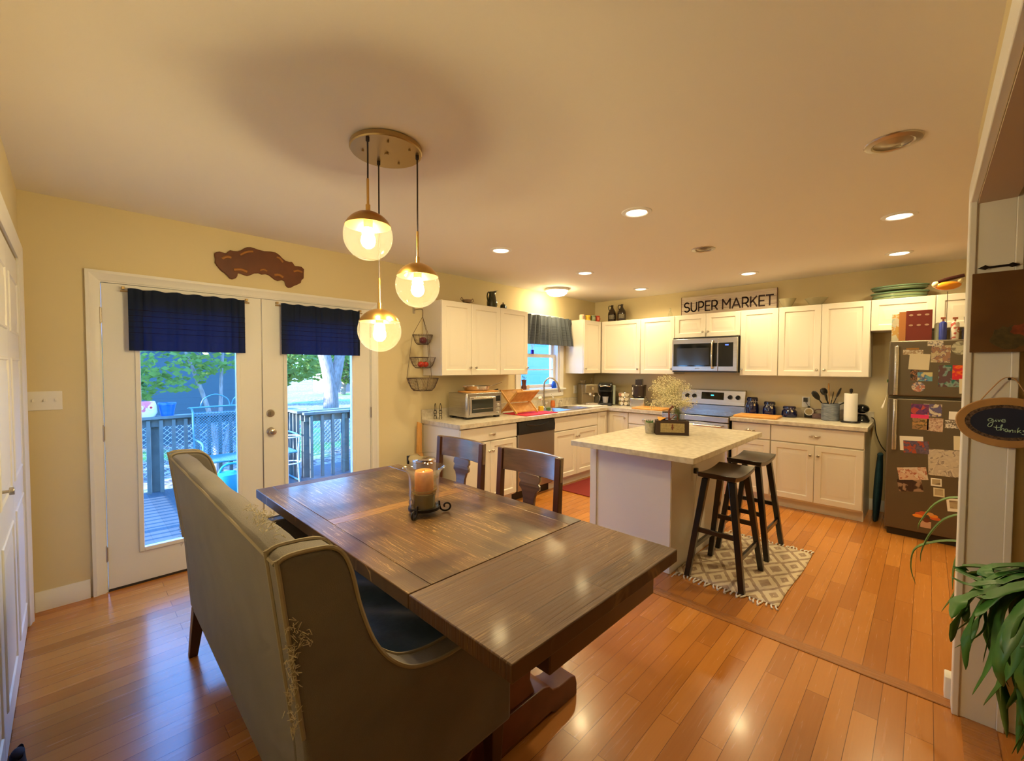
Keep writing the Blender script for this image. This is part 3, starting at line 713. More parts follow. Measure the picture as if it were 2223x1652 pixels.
# stove
t = thing('stove', 'stainless steel electric range with black glass cooktop below the microwave', 'stove', (XB-0.66, -1.4185, 0), -PI/2)
W_ = 0.769
bm = B(); box(bm, 0.001, W_-.001, 0.035, 0.64, 0.03, 0.895); box(bm, 0.03, W_-.03, 0.06, 0.6, 0.0, 0.03); obj('body', bm, M['black'], t)
bm = B(); box(bm, 0.003, W_-.003, 0.0, 0.035, 0.24, 0.835); dr = obj('oven_door', bm, M['steel'], t, bevel=0.005)
bm = B(); box(bm, 0.10, W_-.10, -0.002, 0.0, 0.36, 0.72); obj('window', bm, M['blackglass'], dr)
bm = B(); cyl(bm, (0.06, -0.045, 0.80), (W_-.06, -0.045, 0.80), 0.011, n=14)
for x in (0.08, W_-.08): cyl(bm, (x, -0.045, 0.80), (x, 0.002, 0.80), 0.008, n=10)
obj('handle', bm, M['chrome'], dr)
bm = B(); box(bm, 0.003, W_-.003, 0.003, 0.035, 0.045, 0.225); obj('drawer', bm, M['steel'], t, bevel=0.004)
bm = B(); box(bm, 0.001, W_-.001, -0.004, 0.04, 0.845, 0.905); obj('front_trim', bm, M['steel'], t, bevel=0.004)
bm = B(); box(bm, 0.002, W_-.002, 0.0, 0.585, 0.9055, 0.919); ct = obj('cooktop', bm, M['blackglass'], t, bevel=0.002)
for (x, y, r) in ((0.2, 0.16, 0.10), (0.57, 0.16, 0.115), (0.2, 0.43, 0.075), (0.57, 0.43, 0.09)):
    bm = B(); lathe(bm, [(r-.003, 0), (r-.003, .0006), (r, .0006), (r, 0)], 40); obj('burner_ring', bm, mat('burner_ring', (0.12, 0.12, 0.12), 0.3), ct, loc=(x, y, 0.919))
bm = B(); prism(bm, [(0.585, 0.905), (0.583, 0.99), (0.575, 0.995), (0.60, 1.175), (0.652, 1.185), (0.652, 0.905)], 'x', 0.0, W_)
bg = obj('backguard', bm, M['steel'], t, bevel=0.003)
bm = B(); prism(bm, [(0.577, 0.995), (0.60, 1.172), (0.602, 1.172), (0.579, 0.995)], 'x', 0.30, 0.52)
bm.free()
def on_guard(z, off=0.0): return 0.575 + (z-0.995)/(1.175-0.995)*0.025 - off
bm = B(); prism(bm, [(on_guard(1.06), 1.06), (on_guard(1.06, .003), 1.06), (on_guard(1.15, .003), 1.15), (on_guard(1.15), 1.15)], 'x', 0.255, 0.525); dsp = obj('display', bm, M['blackglass'], bg)
bm = B(); z=1.112; box(bm, 0.372, 0.406, on_guard(z, .0045), on_guard(z, .003), z-.006, z+.006); obj('clock_digits', bm, mat('cyan_digits', (0,0,0), 0.5, emis=(0.05, 0.75, 1.0), estr=2.5), dsp)
for x in (0.075, 0.165, 0.60, 0.69):
    z = 1.098; bm = B(); cyl(bm, (x, on_guard(z), z), (x, on_guard(z, .028), z-0.004), 0.027, 0.023, 24); kb = obj('knob', bm, M['black'], bg, bevel=0.002)
bm = B(); box(bm, 0.0, W_, 0.572, 0.58, 0.988, 0.996); obj('vent_gap', bm, M['black'], bg)

# dish towel on oven handle
bm = B()
def tw(u, v):
    s = v*0.62
    x = 0.16+0.24*u
    if s < 0.02: y, z = -0.045-0.0135, 0.80-0.0+0.0
    a = 0.014
    if s < 0.28: return (x, -0.045-a-0.002*math.sin(u*14), 0.80-0.28+s)
    if s < 0.324: th = (s-0.28)/0.044*PI; return (x, -0.045-a*math.cos(th), 0.80+a*math.sin(th))
    return (x, -0.045+a, 0.80-(s-0.324))
grid(bm, tw, 14, 40)
o = obj('dish_towel', bm, M['paper'], None, loc=(XB-0.66, -1.4185, 0), rotz=-PI/2, solid=0.003)
tag(o, 'white dish towel folded over the oven door handle', 'towel')

# microwave
t = thing('microwave', 'stainless steel over-the-range microwave with black door glass', 'microwave', (XB-0.405, -1.4205, 0), -PI/2)
bm = B(); box(bm, 0.002, 0.764, 0.028, 0.40, 1.415, 1.832); obj('body', bm, M['black'], t)
bm = B(); box(bm, 0.0, 0.555, 0.0, 0.028, 1.42, 1.815); dr = obj('door', bm, M['steel'], t, bevel=0.004)
bm = B(); box(bm, 0.02, 0.545, -0.002, 0.0, 1.475, 1.755); obj('window', bm, M['blackglass'], dr)
bm = B(); box(bm, 0.065, 0.455, -0.0028, -0.0022, 1.49, 1.70); obj('window_screen', bm, mat('door_mesh_glass', (0.035, 0.036, 0.035), 0.12), dr)
bm = B(); tube(bm, spline([(0.497, -0.001, 1.775), (0.497, -0.030, 1.765), (0.497, -0.042, 1.62), (0.497, -0.030, 1.47), (0.497, -0.001, 1.46)], 5), 0.010, 12); obj('handle', bm, M['chrome'], dr)
bm = B(); box(bm, 0.557, 0.766, 0.0, 0.028, 1.42, 1.815); cp = obj('control_panel', bm, M['steel'], t, bevel=0.004)
bm = B(); box(bm, 0.562, 0.722, -0.002, 0.0, 1.475, 1.755); obj('keypad', bm, M['blackglass'], cp)
bm = B(); box(bm, 0.635, 0.672, -0.0032, -0.0022, 1.722, 1.735); obj('clock_digits', bm, mat('blue_digits', (0,0,0), 0.5, emis=(0.10, 0.20, 1.0), estr=1.8), cp)
bm = B(); box(bm, 0.29, 0.345, -0.0006, 0.0, 1.445, 1.451); obj('logo', bm, mat('grey_print', (0.2, 0.19, 0.18), 0.5), dr)
bm = B(); box(bm, 0.0, 0.764, 0.02, 0.40, 1.405, 1.415); obj('vent_grille', bm, M['black'], t)

# refrigerator
FX = 5.20
t = thing('refrigerator', 'slate grey top-freezer refrigerator covered with photos and magnets', 'refrigerator', (FX, -3.515, 0), -PI/2)
bm = B(); box(bm, 0.0, 0.76, 0.065, 0.70, 0.02, 1.685); obj('body', bm, M['steel_dark'], t, bevel=0.006)
bm = B(); box(bm, 0.02, 0.74, 0.03, 0.10, 0.0, 0.055); obj('kick_grille', bm, M['black'], t)
bm = B(); box(bm, 0.0, 0.76, 0.0, 0.062, 1.222, 1.70); fz = obj('freezer_door', bm, M['steel_dark'], t, bevel=0.012, seg=3)
bm = B(); box(bm, 0.0, 0.76, 0.0, 0.062, 0.062, 1.205); fd = obj('refrigerator_door', bm, M['steel_dark'], t, bevel=0.012, seg=3)
for par, za, zb in ((fz, 1.232, 1.655), (fd, 0.755, 1.195)):
    bm = B(); prism(bm, [(0.036, -0.028), (0.044, -0.036), (0.062, -0.036), (0.068, -0.028), (0.066, 0.0), (0.040, 0.0)], 'z', za, zb); obj('handle', bm, M['steel'], par, bevel=0.004)

# ================================================================== ISLAND
t = thing('kitchen_island', 'white kitchen island with square-edged beige laminate top', 'kitchen island', (3.114, -2.487, 0))
IW, ID = 1.10, 0.66
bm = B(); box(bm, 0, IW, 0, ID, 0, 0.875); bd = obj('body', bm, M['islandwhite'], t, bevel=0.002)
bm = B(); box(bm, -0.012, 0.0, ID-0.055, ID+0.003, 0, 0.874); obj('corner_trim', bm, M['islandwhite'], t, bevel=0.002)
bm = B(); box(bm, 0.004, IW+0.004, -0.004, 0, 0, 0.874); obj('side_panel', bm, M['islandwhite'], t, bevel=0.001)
bm = B(); box(bm, 2.802-3.114, 4.286-3.114, -2.763+2.487, -1.851+2.487, 0.8755, 0.914); obj('worktop', bm, M['counter'], t, bevel=0.003)
bm = B(); box(bm, 0.36, 0.43, -0.010, -0.004, 0.60, 0.715); ot = obj('outlet', bm, M['white'], t, bevel=0.002)
bm = B(); box(bm, 0.375, 0.415, -0.035, -0.0105, 0.655, 0.695); obj('plug', bm, M['black'], ot, bevel=0.004)
bm = B(); tube(bm, spline([(0.395, -0.03, 0.655), (0.38, -0.022, 0.5), (0.39, -0.012, 0.25), (0.33, -0.010, 0.03), (0.18, -0.02, 0.006), (-0.03, -0.03, 0.006)], 8), 0.003, 6)
tag(obj('power_cord', bm, M['white'], None, loc=(3.114, -2.487, 0)), 'white power cord hanging down from the island outlet', 'cord')

# stools
def make_stool(loc, label):
    t = thing('bar_stool', label, 'bar stool', loc, 0, 'black saddle-seat bar stools at the island')
    SH = 0.735; a, b = 0.22, 0.125
    bm = B()
    def top(u, v):
        x = (u-0.5)*2*a; y = (v-0.5)*2*b
        return (x, y, SH-0.016 + 0.020*(abs(u-0.5)*2)**2)
    nu, nv = 14, 6
    up = [[bm.verts.new(top(i/nu, j/nv)) for j in range(nv+1)] for i in range(nu+1)]
    lo = [[bm.verts.new((top(i/nu, j/nv)[0]*0.97, top(i/nu, j/nv)[1]*0.95, top(i/nu, j/nv)[2]-0.034)) for j in range(nv+1)] for i in range(nu+1)]
    for i in range(nu):
        for j in range(nv):
            bm.faces.new((up[i][j], up[i+1][j], up[i+1][j+1], up[i][j+1])); bm.faces.new((lo[i][j], lo[i][j+1], lo[i+1][j+1], lo[i+1][j]))
    for i in range(nu):
        bm.faces.new((up[i][0], lo[i][0], lo[i+1][0], up[i+1][0])); bm.faces.new((up[i][nv], up[i+1][nv], lo[i+1][nv], lo[i][nv]))
    for j in range(nv):
        bm.faces.new((up[0][j], up[0][j+1], lo[0][j+1], lo[0][j])); bm.faces.new((up[nu][j], lo[nu][j], lo[nu][j+1], up[nu][j+1]))
    obj('seat', bm, M['stool'], t, bevel=0.005)
    def leg(sx, sy):
        p0 = Vector((sx*0.155, sy*0.085, SH-0.045)); p1 = Vector((sx*0.222, sy*0.175, 0.0))
        return p0, p1
    for sx in (-1, 1):
        for sy in (-1, 1):
            p0, p1 = leg(sx, sy); w = 0.019; bm = B()
            vs = []
            for p, k in ((p0, 1.1), (p1, 0.95)):
                vs.append([bm.verts.new((p.x+dx*w*k, p.y+dy*w*k, p.z)) for dx, dy in ((-1,-1), (1,-1), (1,1), (-1,1))])
            bm.faces.new(vs[0]); bm.faces.new(vs[1][::-1])
            for i in range(4): bm.faces.new((vs[0][i], vs[1][i], vs[1][(i+1)%4], vs[0][(i+1)%4]))
            obj('leg', bm, M['stool'], t, bevel=0.003)
    def at(sx, sy, z):
        p0, p1 = leg(sx, sy); k = (p0.z-z)/(p0.z-p1.z); return p0.lerp(p1, k)
    for (s1, s2, z) in (((-1,-1), (1,-1), 0.20), ((-1,1), (1,1), 0.20), ((-1,-1), (-1,1), 0.33), ((1,-1), (1,1), 0.33)):
        A, Bp = at(*s1, z), at(*s2, z); bm = B(); d = (Bp-A).normalized()
        A2, B2 = A+d*0.012, Bp-d*0.012
        if abs(d.x) > abs(d.y): box(bm, A2.x, B2.x, A2.y-0.009, A2.y+0.009, z-0.016, z+0.016)
        else: box(bm, A2.x-0.009, A2.x+0.009, A2.y, B2.y, z-0.016, z+0.016)
        obj('stretcher', bm, M['stool'], t, bevel=0.002)
    return t
make_stool((3.395, -2.765, 0.0115), 'black wooden saddle bar stool nearest the dining table')
make_stool((4.03, -2.755, 0.0115), 'black wooden saddle bar stool farther back, nearer the stove wall')

# rug under the stools
t = thing('rug', 'cream and taupe diamond-pattern rug with fringe under the bar stools', 'rug', (3.17, -3.145, 0), math.radians(-0.5))
def rugmat():
    m = bpy.data.materials.new('rug_diamonds'); m.use_nodes = True
    n = m.node_tree.nodes; l = m.node_tree.links; p = n['Principled BSDF']
    tc = n.new('ShaderNodeTexCoord'); sp = n.new('ShaderNodeSeparateXYZ'); l.new(tc.outputs['Object'], sp.inputs[0])
    nz = n.new('ShaderNodeTexNoise'); nz.inputs['Scale'].default_value = 30; l.new(tc.outputs['Object'], nz.inputs['Vector'])
    def M_(op, a, b=None):
        q = n.new('ShaderNodeMath'); q.operation = op
        for i, v in enumerate((a, b)):
            if v is None: continue
            if isinstance(v, (int, float)): q.inputs[i].default_value = v
            else: l.new(v, q.inputs[i])
        return q.outputs[0]
    jx = M_('ADD', sp.outputs[0], M_('MULTIPLY', nz.outputs['Fac'], 0.025))
    fx = M_('PINGPONG', jx, 0.14); fy = M_('PINGPONG', M_('ADD', sp.outputs[1], 0.03), 0.085)
    d = M_('ADD', M_('DIVIDE', fx, 0.14), M_('DIVIDE', fy, 0.085))
    s = M_('PINGPONG', d, 0.36)
    k = M_('GREATER_THAN', s, 0.21)
    k2 = M_('LESS_THAN', d, 0.30)
    kk = M_('MAXIMUM', k, k2)
    mx = n.new('ShaderNodeMix'); mx.data_type = 'RGBA'; mx.inputs['A'].default_value = (0.66, 0.56, 0.42, 1); mx.inputs['B'].default_value = (0.30, 0.20, 0.15, 1)
    w = M_('MULTIPLY', kk, M_('ADD', M_('MULTIPLY', nz.outputs['Fac'], 0.7), 0.45))
    l.new(w, mx.inputs['Factor']); l.new(mx.outputs['Result'], p.inputs['Base Color']); p.inputs['Roughness'].default_value = 0.95
    b = n.new('ShaderNodeBump'); b.inputs['Strength'].default_value = 0.6; b.inputs['Distance'].default_value = 0.003
    n2 = n.new('ShaderNodeTexNoise'); n2.inputs['Scale'].default_value = 180; l.new(tc.outputs['Object'], n2.inputs['Vector']); l.new(n2.outputs['Fac'], b.inputs['Height']); l.new(b.outputs[0], p.inputs['Normal'])
    return m
bm = B()
def rg(u, v): return (1.04*u + 0.006*math.sin(v*9), 0.645*v + 0.006*math.sin(u*7), 0.005 + 0.0012*math.sin(u*19)*math.sin(v*13))
grid(bm, rg, 30, 20)
obj('woven_field', bm, rugmat(), t, solid=0.006)
bm = B(); random.seed(4)
for side, x0 in ((-1, 0.0), (1, 1.04)):
    for i in range(26):
        y = 0.012 + 0.645*i/26.5; L = random.uniform(0.035, 0.065); dy = random.uniform(-0.022, 0.022)
        tube(bm, spline([(x0, y, 0.006), (x0+side*0.5*L, y+dy*0.2, 0.009), (x0+side*L, y+dy, 0.005)], 4), [0.005]*8+[0.007], 6)
o = obj('fringe', bm, M['paper'], t, kind='stuff')
bm = B(); box(bm, 4.23, 5.0, -1.06, -0.60, 0.0005, 0.011)
tag(obj('floor_mat', bm, M['redrug'], bevel=0.004), 'dark red floor mat in front of the sink cabinet', 'mat')

# ================================================================== DINING TABLE
TA = -0.008
t = thing('dining_table', 'long dark distressed wooden dining table with extension leaves', 'dining table', (1.3486, -2.0818, 0), TA)
TL, TW, TH = 2.02, 0.902, 0.77
hw, hl = TW/2, TL/2
bm = B()
def board(bm, x0, x1, y0, y1): box(bm, x0, x1, y0, y1, TH-0.048, TH)
board(bm, -hw+0.085, hw-0.085, -0.565, 0.165)                         # centre planks
board(bm, -hw+0.085, hw-0.085, 0.240, hl-0.085)
obj('tabletop', bm, M['table'], t, bevel=0.0015)
bm = B(); board(bm, -hw, -hw+0.084, -0.565, hl-0.001); board(bm, hw-0.084, hw, -0.565, hl-0.001); obj('side_rail', bm, M['table'], t, bevel=0.003)
bm = B(); board(bm, -hw+0.085, hw-0.085, 0.166, 0.239); obj('cross_strip', bm, mat('worn_strip', (0.20, 0.085, 0.025), 0.35, col2=(0.36, 0.19, 0.06), cscale=14, cstretch=(1, 5, 1), coat=0.3), t, bevel=0.0015)
bm = B(); board(bm, -hw+0.085, hw-0.085, hl-0.084, hl); obj('end_rail', bm, M['tableX'], t, bevel=0.003)
bm = B(); board(bm, -hw, hw, -hl, -0.568); obj('table_leaf', bm, M['tableX'], t, bevel=0.004)
# trestle base
def foot_poly():
    return [(-0.40, 0.0), (-0.40, 0.05), (-0.39, 0.085), (-0.36, 0.098), (-0.27, 0.10), (-0.23, 0.112), (-0.21, 0.135), (-0.17, 0.15), (0.17, 0.15), (0.21, 0.135), (0.23, 0.112), (0.27, 0.10), (0.36, 0.098), (0.39, 0.085), (0.40, 0.05), (0.40, 0.0), (0.25, 0.0), (0.22, 0.02), (-0.22, 0.02), (-0.25, 0.0)]
for yy in (-0.53, 0.60):
    bm = B(); prism(bm, foot_poly(), 'y', yy-0.055, yy+0.055); obj('trestle_foot', bm, M['redwood'], t, bevel=0.004)
    bm = B(); prism(bm, [(-0.13, 0.15), (-0.10, 0.22), (-0.11, 0.30), (-0.14, 0.40), (-0.12, 0.50), (-0.15, 0.66), (0.15, 0.66), (0.12, 0.50), (0.14, 0.40), (0.11, 0.30), (0.10, 0.22), (0.13, 0.15)], 'y', yy-0.045, yy+0.045); obj('trestle_post', bm, M['redwood'], t, bevel=0.006)
for yy in (-0.97, -0.53, 0.60):
    bm = B(); box(bm, -0.30, 0.28, yy-0.03, yy+0.03, 0.66, TH-0.049); obj('top_beam', bm, M['darkwood'], t, bevel=0.004)
bm = B(); box(bm, -0.035, 0.035, -0.485, 0.555, 0.30, 0.38); obj('stretcher', bm, M['redwood'], t, bevel=0.003)
bm = B(); box(bm, -0.33, 0.33, -0.50, 0.57, 0.685, TH-0.049); obj('apron', bm, M['darkwood'], t)

# chairs
def make_chair(loc, label):
    t = thing('dining_chair', label, 'chair', loc, 0, 'dark wooden dining chairs on the kitchen side of the table')
    # back at local x=0, seat extends to -x
    bm = B(); n = 14
    def rail(u, v):
        y = (0.5-u)*0.47; x = 0.035*(1-(2*u-1)**2) + 0.010
        return (x - 0.0 + 0.06*v*0.12, y, 0.865 + v*0.128)
    f = [[bm.verts.new(rail(i/n, j)) for j in (0, 1)] for i in range(n+1)]
    b = [[bm.verts.new((f[i][j].co.x+0.024, f[i][j].co.y, f[i][j].co.z)) for j in (0, 1)] for i in range(n+1)]
    for i in range(n):
        bm.faces.new((f[i][0], f[i+1][0], f[i+1][1], f[i][1])); bm.faces.new((b[i][0], b[i][1], b[i+1][1], b[i+1][0]))
        bm.faces.new((f[i][1], f[i+1][1], b[i+1][1], b[i][1])); bm.faces.new((f[i][0], b[i][0], b[i+1][0], f[i+1][0]))
    for i in (0, n): bm.faces.new((f[i][0], f[i][1], b[i][1], b[i][0]))
    obj('top_rail', bm, M['chairwood'], t, bevel=0.003)
    for s in (-1, 1):
        bm = B(); y = s*0.213
        prism(bm, [(0.030, 0.0), (0.062, 0.0), (0.020, 0.44), (0.045, 0.99), (0.013, 0.99), (-0.018, 0.44)], 'y', y-0.018, y+0.018)
        obj('leg', bm, M['darkwood'], t, bevel=0.003)
        bm = B(); box(bm, -0.445, -0.405, y-0.02, y+0.02, 0.0, 0.43); obj('leg', bm, M['darkwood'], t, bevel=0.003)
        bm = B(); box(bm, -0.41, 0.0, y-0.011, y+0.011, 0.37, 0.43); obj('seat_rail', bm, M['darkwood'], t)
    half = [(0.058, 0.868), (0.075, 0.862), (0.078, 0.835), (0.064, 0.822), (0.074, 0.808), (0.075, 0.790), (0.055, 0.775), (0.043, 0.74), (0.040, 0.70), (0.052, 0.64), (0.068, 0.58), (0.070, 0.52), (0.060, 0.46)]
    poly = half + [(-a, b2) for a, b2 in half[::-1]]
    bm = B(); prism(bm, poly, 'x', 0.024, 0.040)
    for v in bm.verts: v.co.x += (v.co.z-0.46)*0.055 - 0.012
    sp = obj('back_splat', bm, M['chairwood'], t, bevel=0.002)
    for z in (0.80, 0.815):
        bm = B(); box(bm, 0.029, 0.031, -0.066, 0.066, z, z+0.003); obj('carved_line', bm, M['chairwood'], sp)
    bm = B(); box(bm, -0.45, 0.0, -0.225, 0.225, 0.432, 0.462); obj('seat', bm, M['chairwood'], t, bevel=0.008, seg=3)
    bm = B(); box(bm, -0.43, -0.41, -0.19, 0.19, 0.37, 0.431); box(bm, -0.015, 0.012, -0.19, 0.19, 0.40, 0.46); obj('seat_rail', bm, M['darkwood'], t)
    return t
make_chair((1.915, -1.600, 0), 'dark wooden splat-back dining chair with blue glare, farther from the camera')
make_chair((1.925, -2.185, 0), 'dark brown splat-back dining chair in front of the dishwasher, nearer the camera')

# ================================================================== UPHOLSTERED BENCH
t = thing('dining_bench', 'grey-beige upholstered high-back settee bench along the near side of the table', 'bench', (0.0, 0.0, 0), 0)
Y0, Y1 = -2.752, -1.085
def skew(y): return (y-Y0)*0.0145
out = [(0.572, 0.235), (0.548, 0.60), (0.500, 1.000), (0.497, 1.028), (0.520, 1.040), (0.575, 1.038), (0.618, 1.030), (0.648, 1.002), (0.668, 0.95), (0.683, 0.88), (0.700, 0.82), (0.722, 0.76), (0.752, 0.705), (0.790, 0.660), (0.835, 0.626), (0.885, 0.608), (0.945, 0.598), (1.01, 0.598), (1.08, 0.606), (1.15, 0.618), (1.225, 0.628), (1.238, 0.61), (1.238, 0.235)]
def side(yo, yi, nm, shift):
    bm = B(); prism(bm, [(a+shift, b) for a, b in out], 'y', yo, yi)
    a = obj(nm, bm, M['fabric'], t, bevel=0.014, seg=3)
    for y in (yo + (0.004 if yi > yo else -0.004), yi - (0.004 if yi > yo else -0.004)):
        pts = [(p[0]+shift, y, p[1]) for p in out[1:-1]]
        cx = sum(p[0] for p in pts)/len(pts)
        bm = B(); tube(bm, spline(pts, 3), 0.0055, 6); obj('piping', bm, M['welt'], a)
    return a
side(Y0, Y0+0.082, 'arm', 0.0)
side(Y1, Y1-0.082, 'arm', skew(Y1))
bm = B()
pb = [(0.572, 0.235), (0.548, 0.60), (0.500, 1.000), (0.497, 1.028), (0.520, 1.040), (0.560, 1.038), (0.572, 1.028), (0.578, 1.0), (0.630, 0.60), (0.66, 0.40), (0.66, 0.235)]
ny = 18
rows = []
for i in range(ny+1):
    y = Y0+0.080 + (Y1-Y0-0.160)*i/ny
    rows.append([bm.verts.new((p[0]+skew(y), y, p[1] + (0.004*math.sin(i*1.3) if p[1] > 0.9 else 0))) for p in pb])
for a, b in zip(rows, rows[1:]):
    for k in range(len(pb)): bm.faces.new((a[k], a[(k+1) % len(pb)], b[(k+1) % len(pb)], b[k]))
bm.faces.new(rows[0]); bm.faces.new(rows[-1][::-1])
bk = obj('back', bm, M['fabric'], t, bevel=0.010, seg=3, ang=50)
bm = B(); tube(bm, [(0.499+skew(Y0+.07), Y0+0.03, 1.018), (0.499+skew(Y1-.05), Y1-0.03, 1.018)], 0.0055, 6); obj('piping', bm, M['welt'], bk)
bm = B(); box(bm, 0.60, 1.215, Y0+0.082, Y1-0.082, 0.235, 0.36); obj('seat_base', bm, M['fabric'], t, bevel=0.01)
bm = B()
def cush(u, v):
    x = 0.665 + 0.57*u; y = Y0+0.088 + (Y1-Y0-0.176)*v
    e = min(u, 1-u)*0.57; e2 = min(v, 1-v)*1.49
    edge = min(1.0, e/0.06)**0.5*min(1.0, e2/0.07)**0.5
    z = 0.40 + 0.085*edge + 0.010*math.sin(v*23+u*5)*edge*math.sin(u*3) + 0.006*math.sin(u*19+v*31)*edge
    return (x+skew(y), y, z)
grid(bm, cush, 26, 60)
grid(bm, lambda u, v: (cush(u, v)[0], cush(u, v)[1], 0.362), 4, 8)
for (u0, v0, u1, v1) in ((0,0,1,0), (1,0,1,1), (1,1,0,1), (0,1,0,0)):
    def wallf(s, w, a=(u0, v0, u1, v1)):
        u, v = a[0]+(a[2]-a[0])*s, a[1]+(a[3]-a[1])*s
        p = cush(u, v); return (p[0], p[1], 0.362 + (p[2]-0.362)*w)
    grid(bm, wallf, 30, 3)
obj('seat_cushion', bm, M['denim'], t, ang=60)
for (x, y, sx) in ((0.600, Y0+0.05, 0), (1.19, Y0+0.045, 1), (0.60+0.024, Y1-0.05, 0), (1.20, Y1-0.05, 1)):
    bm = B(); vs = []
    dx = -0.03 if sx == 0 else 0.0
    for (cx, w, z) in ((x, 0.028, 0.24), (x+dx, 0.018, 0.0)):
        vs.append([bm.verts.new((cx+a*w, y+b*w, z)) for a, b in ((-1,-1), (1,-1), (1,1), (-1,1))])
    bm.faces.new(vs[0]); bm.faces.new(vs[1][::-1])
    for i in range(4): bm.faces.new((vs[0][i], vs[1][i], vs[1][(i+1)%4], vs[0][(i+1)%4]))
    obj('leg', bm, M['darkwood'], t, bevel=0.003)
# frayed threads where the fabric is clawed
random.seed(11); bm = B()
def fray(c, n, s, nrm):
    for i in range(n):
        p = Vector(c) + Vector((random.gauss(0, s[0]), random.gauss(0, s[1]), random.gauss(0, s[2])))
        q = [p + Vector([random.uniform(-.010, .010) for _ in range(3)]) + Vector(nrm)*k*0.003 for k in (0.5, 2.2, 1)]
        tube(bm, [p]+q, 0.0008, 4)
for z in (0.86, 0.81, 0.77, 0.72, 0.66):
    fray((0.525, Y0-0.001, z), 16, (0.006, 0.0012, 0.018), (-0.4, -1, 0))
fray((0.545, Y0-0.001, 0.84), 12, (0.008, 0.001, 0.012), (0, -1, 0))
fray((0.552, -2.42, 1.046), 34, (0.016, 0.05, 0.001), (0, 0, 1)); fray((0.535, -2.52, 1.045), 22, (0.012, 0.04, 0.001), (0, 0, 1))
fray((0.567, Y1-0.004, 0.72), 46, (0.003, 0.002, 0.07), (-1, 0.3, 0))
o = obj('frayed_threads', bm, M['thread'], t, kind='stuff')

# ================================================================== HURRICANE CANDLE
t = thing('hurricane_candle_holder', 'glass hurricane candle holder on scrolled black iron stand on dining table', 'candle holder', (1.342, -2.072, 0.7705))
bm = B(); lathe(bm, [(0.066, 0.024), (0.070, 0.022), (0.074, 0.024), (0.074, 0.036), (0.070, 0.036), (0.066, 0.034)], 32)
lathe(bm, [(0, 0.022), (0.068, 0.022), (0.068, 0.027), (0, 0.027)], 32)
st = obj('iron_stand', bm, M['iron'], t)
for k in range(3):
    a = math.radians(-158 + 120*k + 8); ca, sa = math.cos(a), math.sin(a)
    pts = [(0.070, 0.055), (0.073, 0.030), (0.080, 0.014), (0.098, 0.006), (0.116, 0.010), (0.124, 0.024), (0.118, 0.038), (0.104, 0.042), (0.094, 0.034), (0.096, 0.024)]
    bm = B(); tube(bm, spline([(r*ca, r*sa, z) for r, z in pts], 5), 0.0045, 8, flat=1.0); obj('scroll_foot', bm, M['iron'], st)
bm = B(); lathe(bm, [(0, 0.029), (0.064, 0.029), (0.068, 0.034), (0.069, 0.12), (0.070, 0.165), (0.074, 0.190), (0.084, 0.208), (0.096, 0.218), (0.099, 0.221), (0.096, 0.223), (0.082, 0.212), (0.071, 0.194), (0.067, 0.165), (0.066, 0.12), (0.065, 0.038), (0.060, 0.034), (0, 0.034)], 48); obj('glass_cylinder', bm, M['hurricane'], t)
bm = B(); lathe(bm, [(0, 0.036), (0.05, 0.036), (0.052, 0.085), (0.054, 0.088), (0.056, 0.10), (0, 0.10)], 32); obj('glass_insert', bm, mat('amber_insert', (0.20, 0.16, 0.06), 0.15, trans=0.4), t)
bm = B(); lathe(bm, [(0.055, 0.112), (0.059, 0.112), (0.059, 0.118), (0.055, 0.118)], 32); obj('gold_rim', bm, M['brass'], t)
bm = B(); lathe(bm, [(0, 0.101), (0.042, 0.101), (0.0435, 0.11), (0.0435, 0.195), (0.041, 0.203), (0.036, 0.206), (0.030, 0.200), (0, 0.196)], 36)
cd = tag(obj('pillar_candle', bm, mat('candle_wax', (0.78, 0.34, 0.07), 0.5, col2=(0.62, 0.22, 0.04), cscale=30, sss=0.6), None, loc=(1.342, -2.072, 0.7705)), 'orange-yellow pillar candle inside the glass hurricane', 'candle')
bm = B(); cyl(bm, (0, 0, 0.196), (0.002, 0, 0.208), 0.0012, n=6); obj('wick', bm, M['black'], cd)

# ================================================================== WALL DECOR
# wooden carved plaque above the french doors
poly = [(-0.307,0.041),(-0.298,0.05),(-0.276,0.059),(-0.256,0.057),(-0.233,0.054),(-0.224,0.066),(-0.21,0.082),(-0.189,0.08),(-0.163,0.082),(-0.139,0.093),(-0.121,0.11),(-0.099,0.125),(-0.074,0.131),(-0.05,0.128),(-0.019,0.122),(0.02,0.119),(0.065,0.125),(0.101,0.125),(0.128,0.111),(0.151,0.088),(0.175,0.072),(0.202,0.068),(0.223,0.072),(0.234,0.059),(0.244,0.042),(0.272,0.045),(0.297,0.044),(0.317,0.028),(0.315,-0.006),(0.314,-0.048),(0.296,-0.065),(0.289,-0.089),(0.263,-0.107),(0.235,-0.122),(0.214,-0.138),(0.193,-0.143),(0.176,-0.129),(0.169,-0.109),(0.166,-0.092),(0.146,-0.087),(0.115,-0.097),(0.095,-0.093),(0.072,-0.077),(0.053,-0.063),(0.027,-0.057),(0.001,-0.065),(-0.021,-0.058),(-0.052,-0.064),(-0.074,-0.08),(-0.099,-0.091),(-0.123,-0.087),(-0.147,-0.079),(-0.162,-0.081),(-0.165,-0.102),(-0.175,-0.12),(-0.198,-0.131),(-0.216,-0.127),(-0.23,-0.109),(-0.247,-0.093),(-0.269,-0.078),(-0.283,-0.061),(-0.297,-0.043),(-0.306,-0.025),(-0.303,0.002),(-0.308,0.024)]
bm = B(); prism(bm, poly, 'y', -0.022, -0.002)
pl = tag(obj('wall_plaque', bm, M['carved'], None, loc=(1.25, 0, 2.24), bevel=0.005, seg=2), 'irregular carved brown wooden plaque above the french doors', 'wall decor')
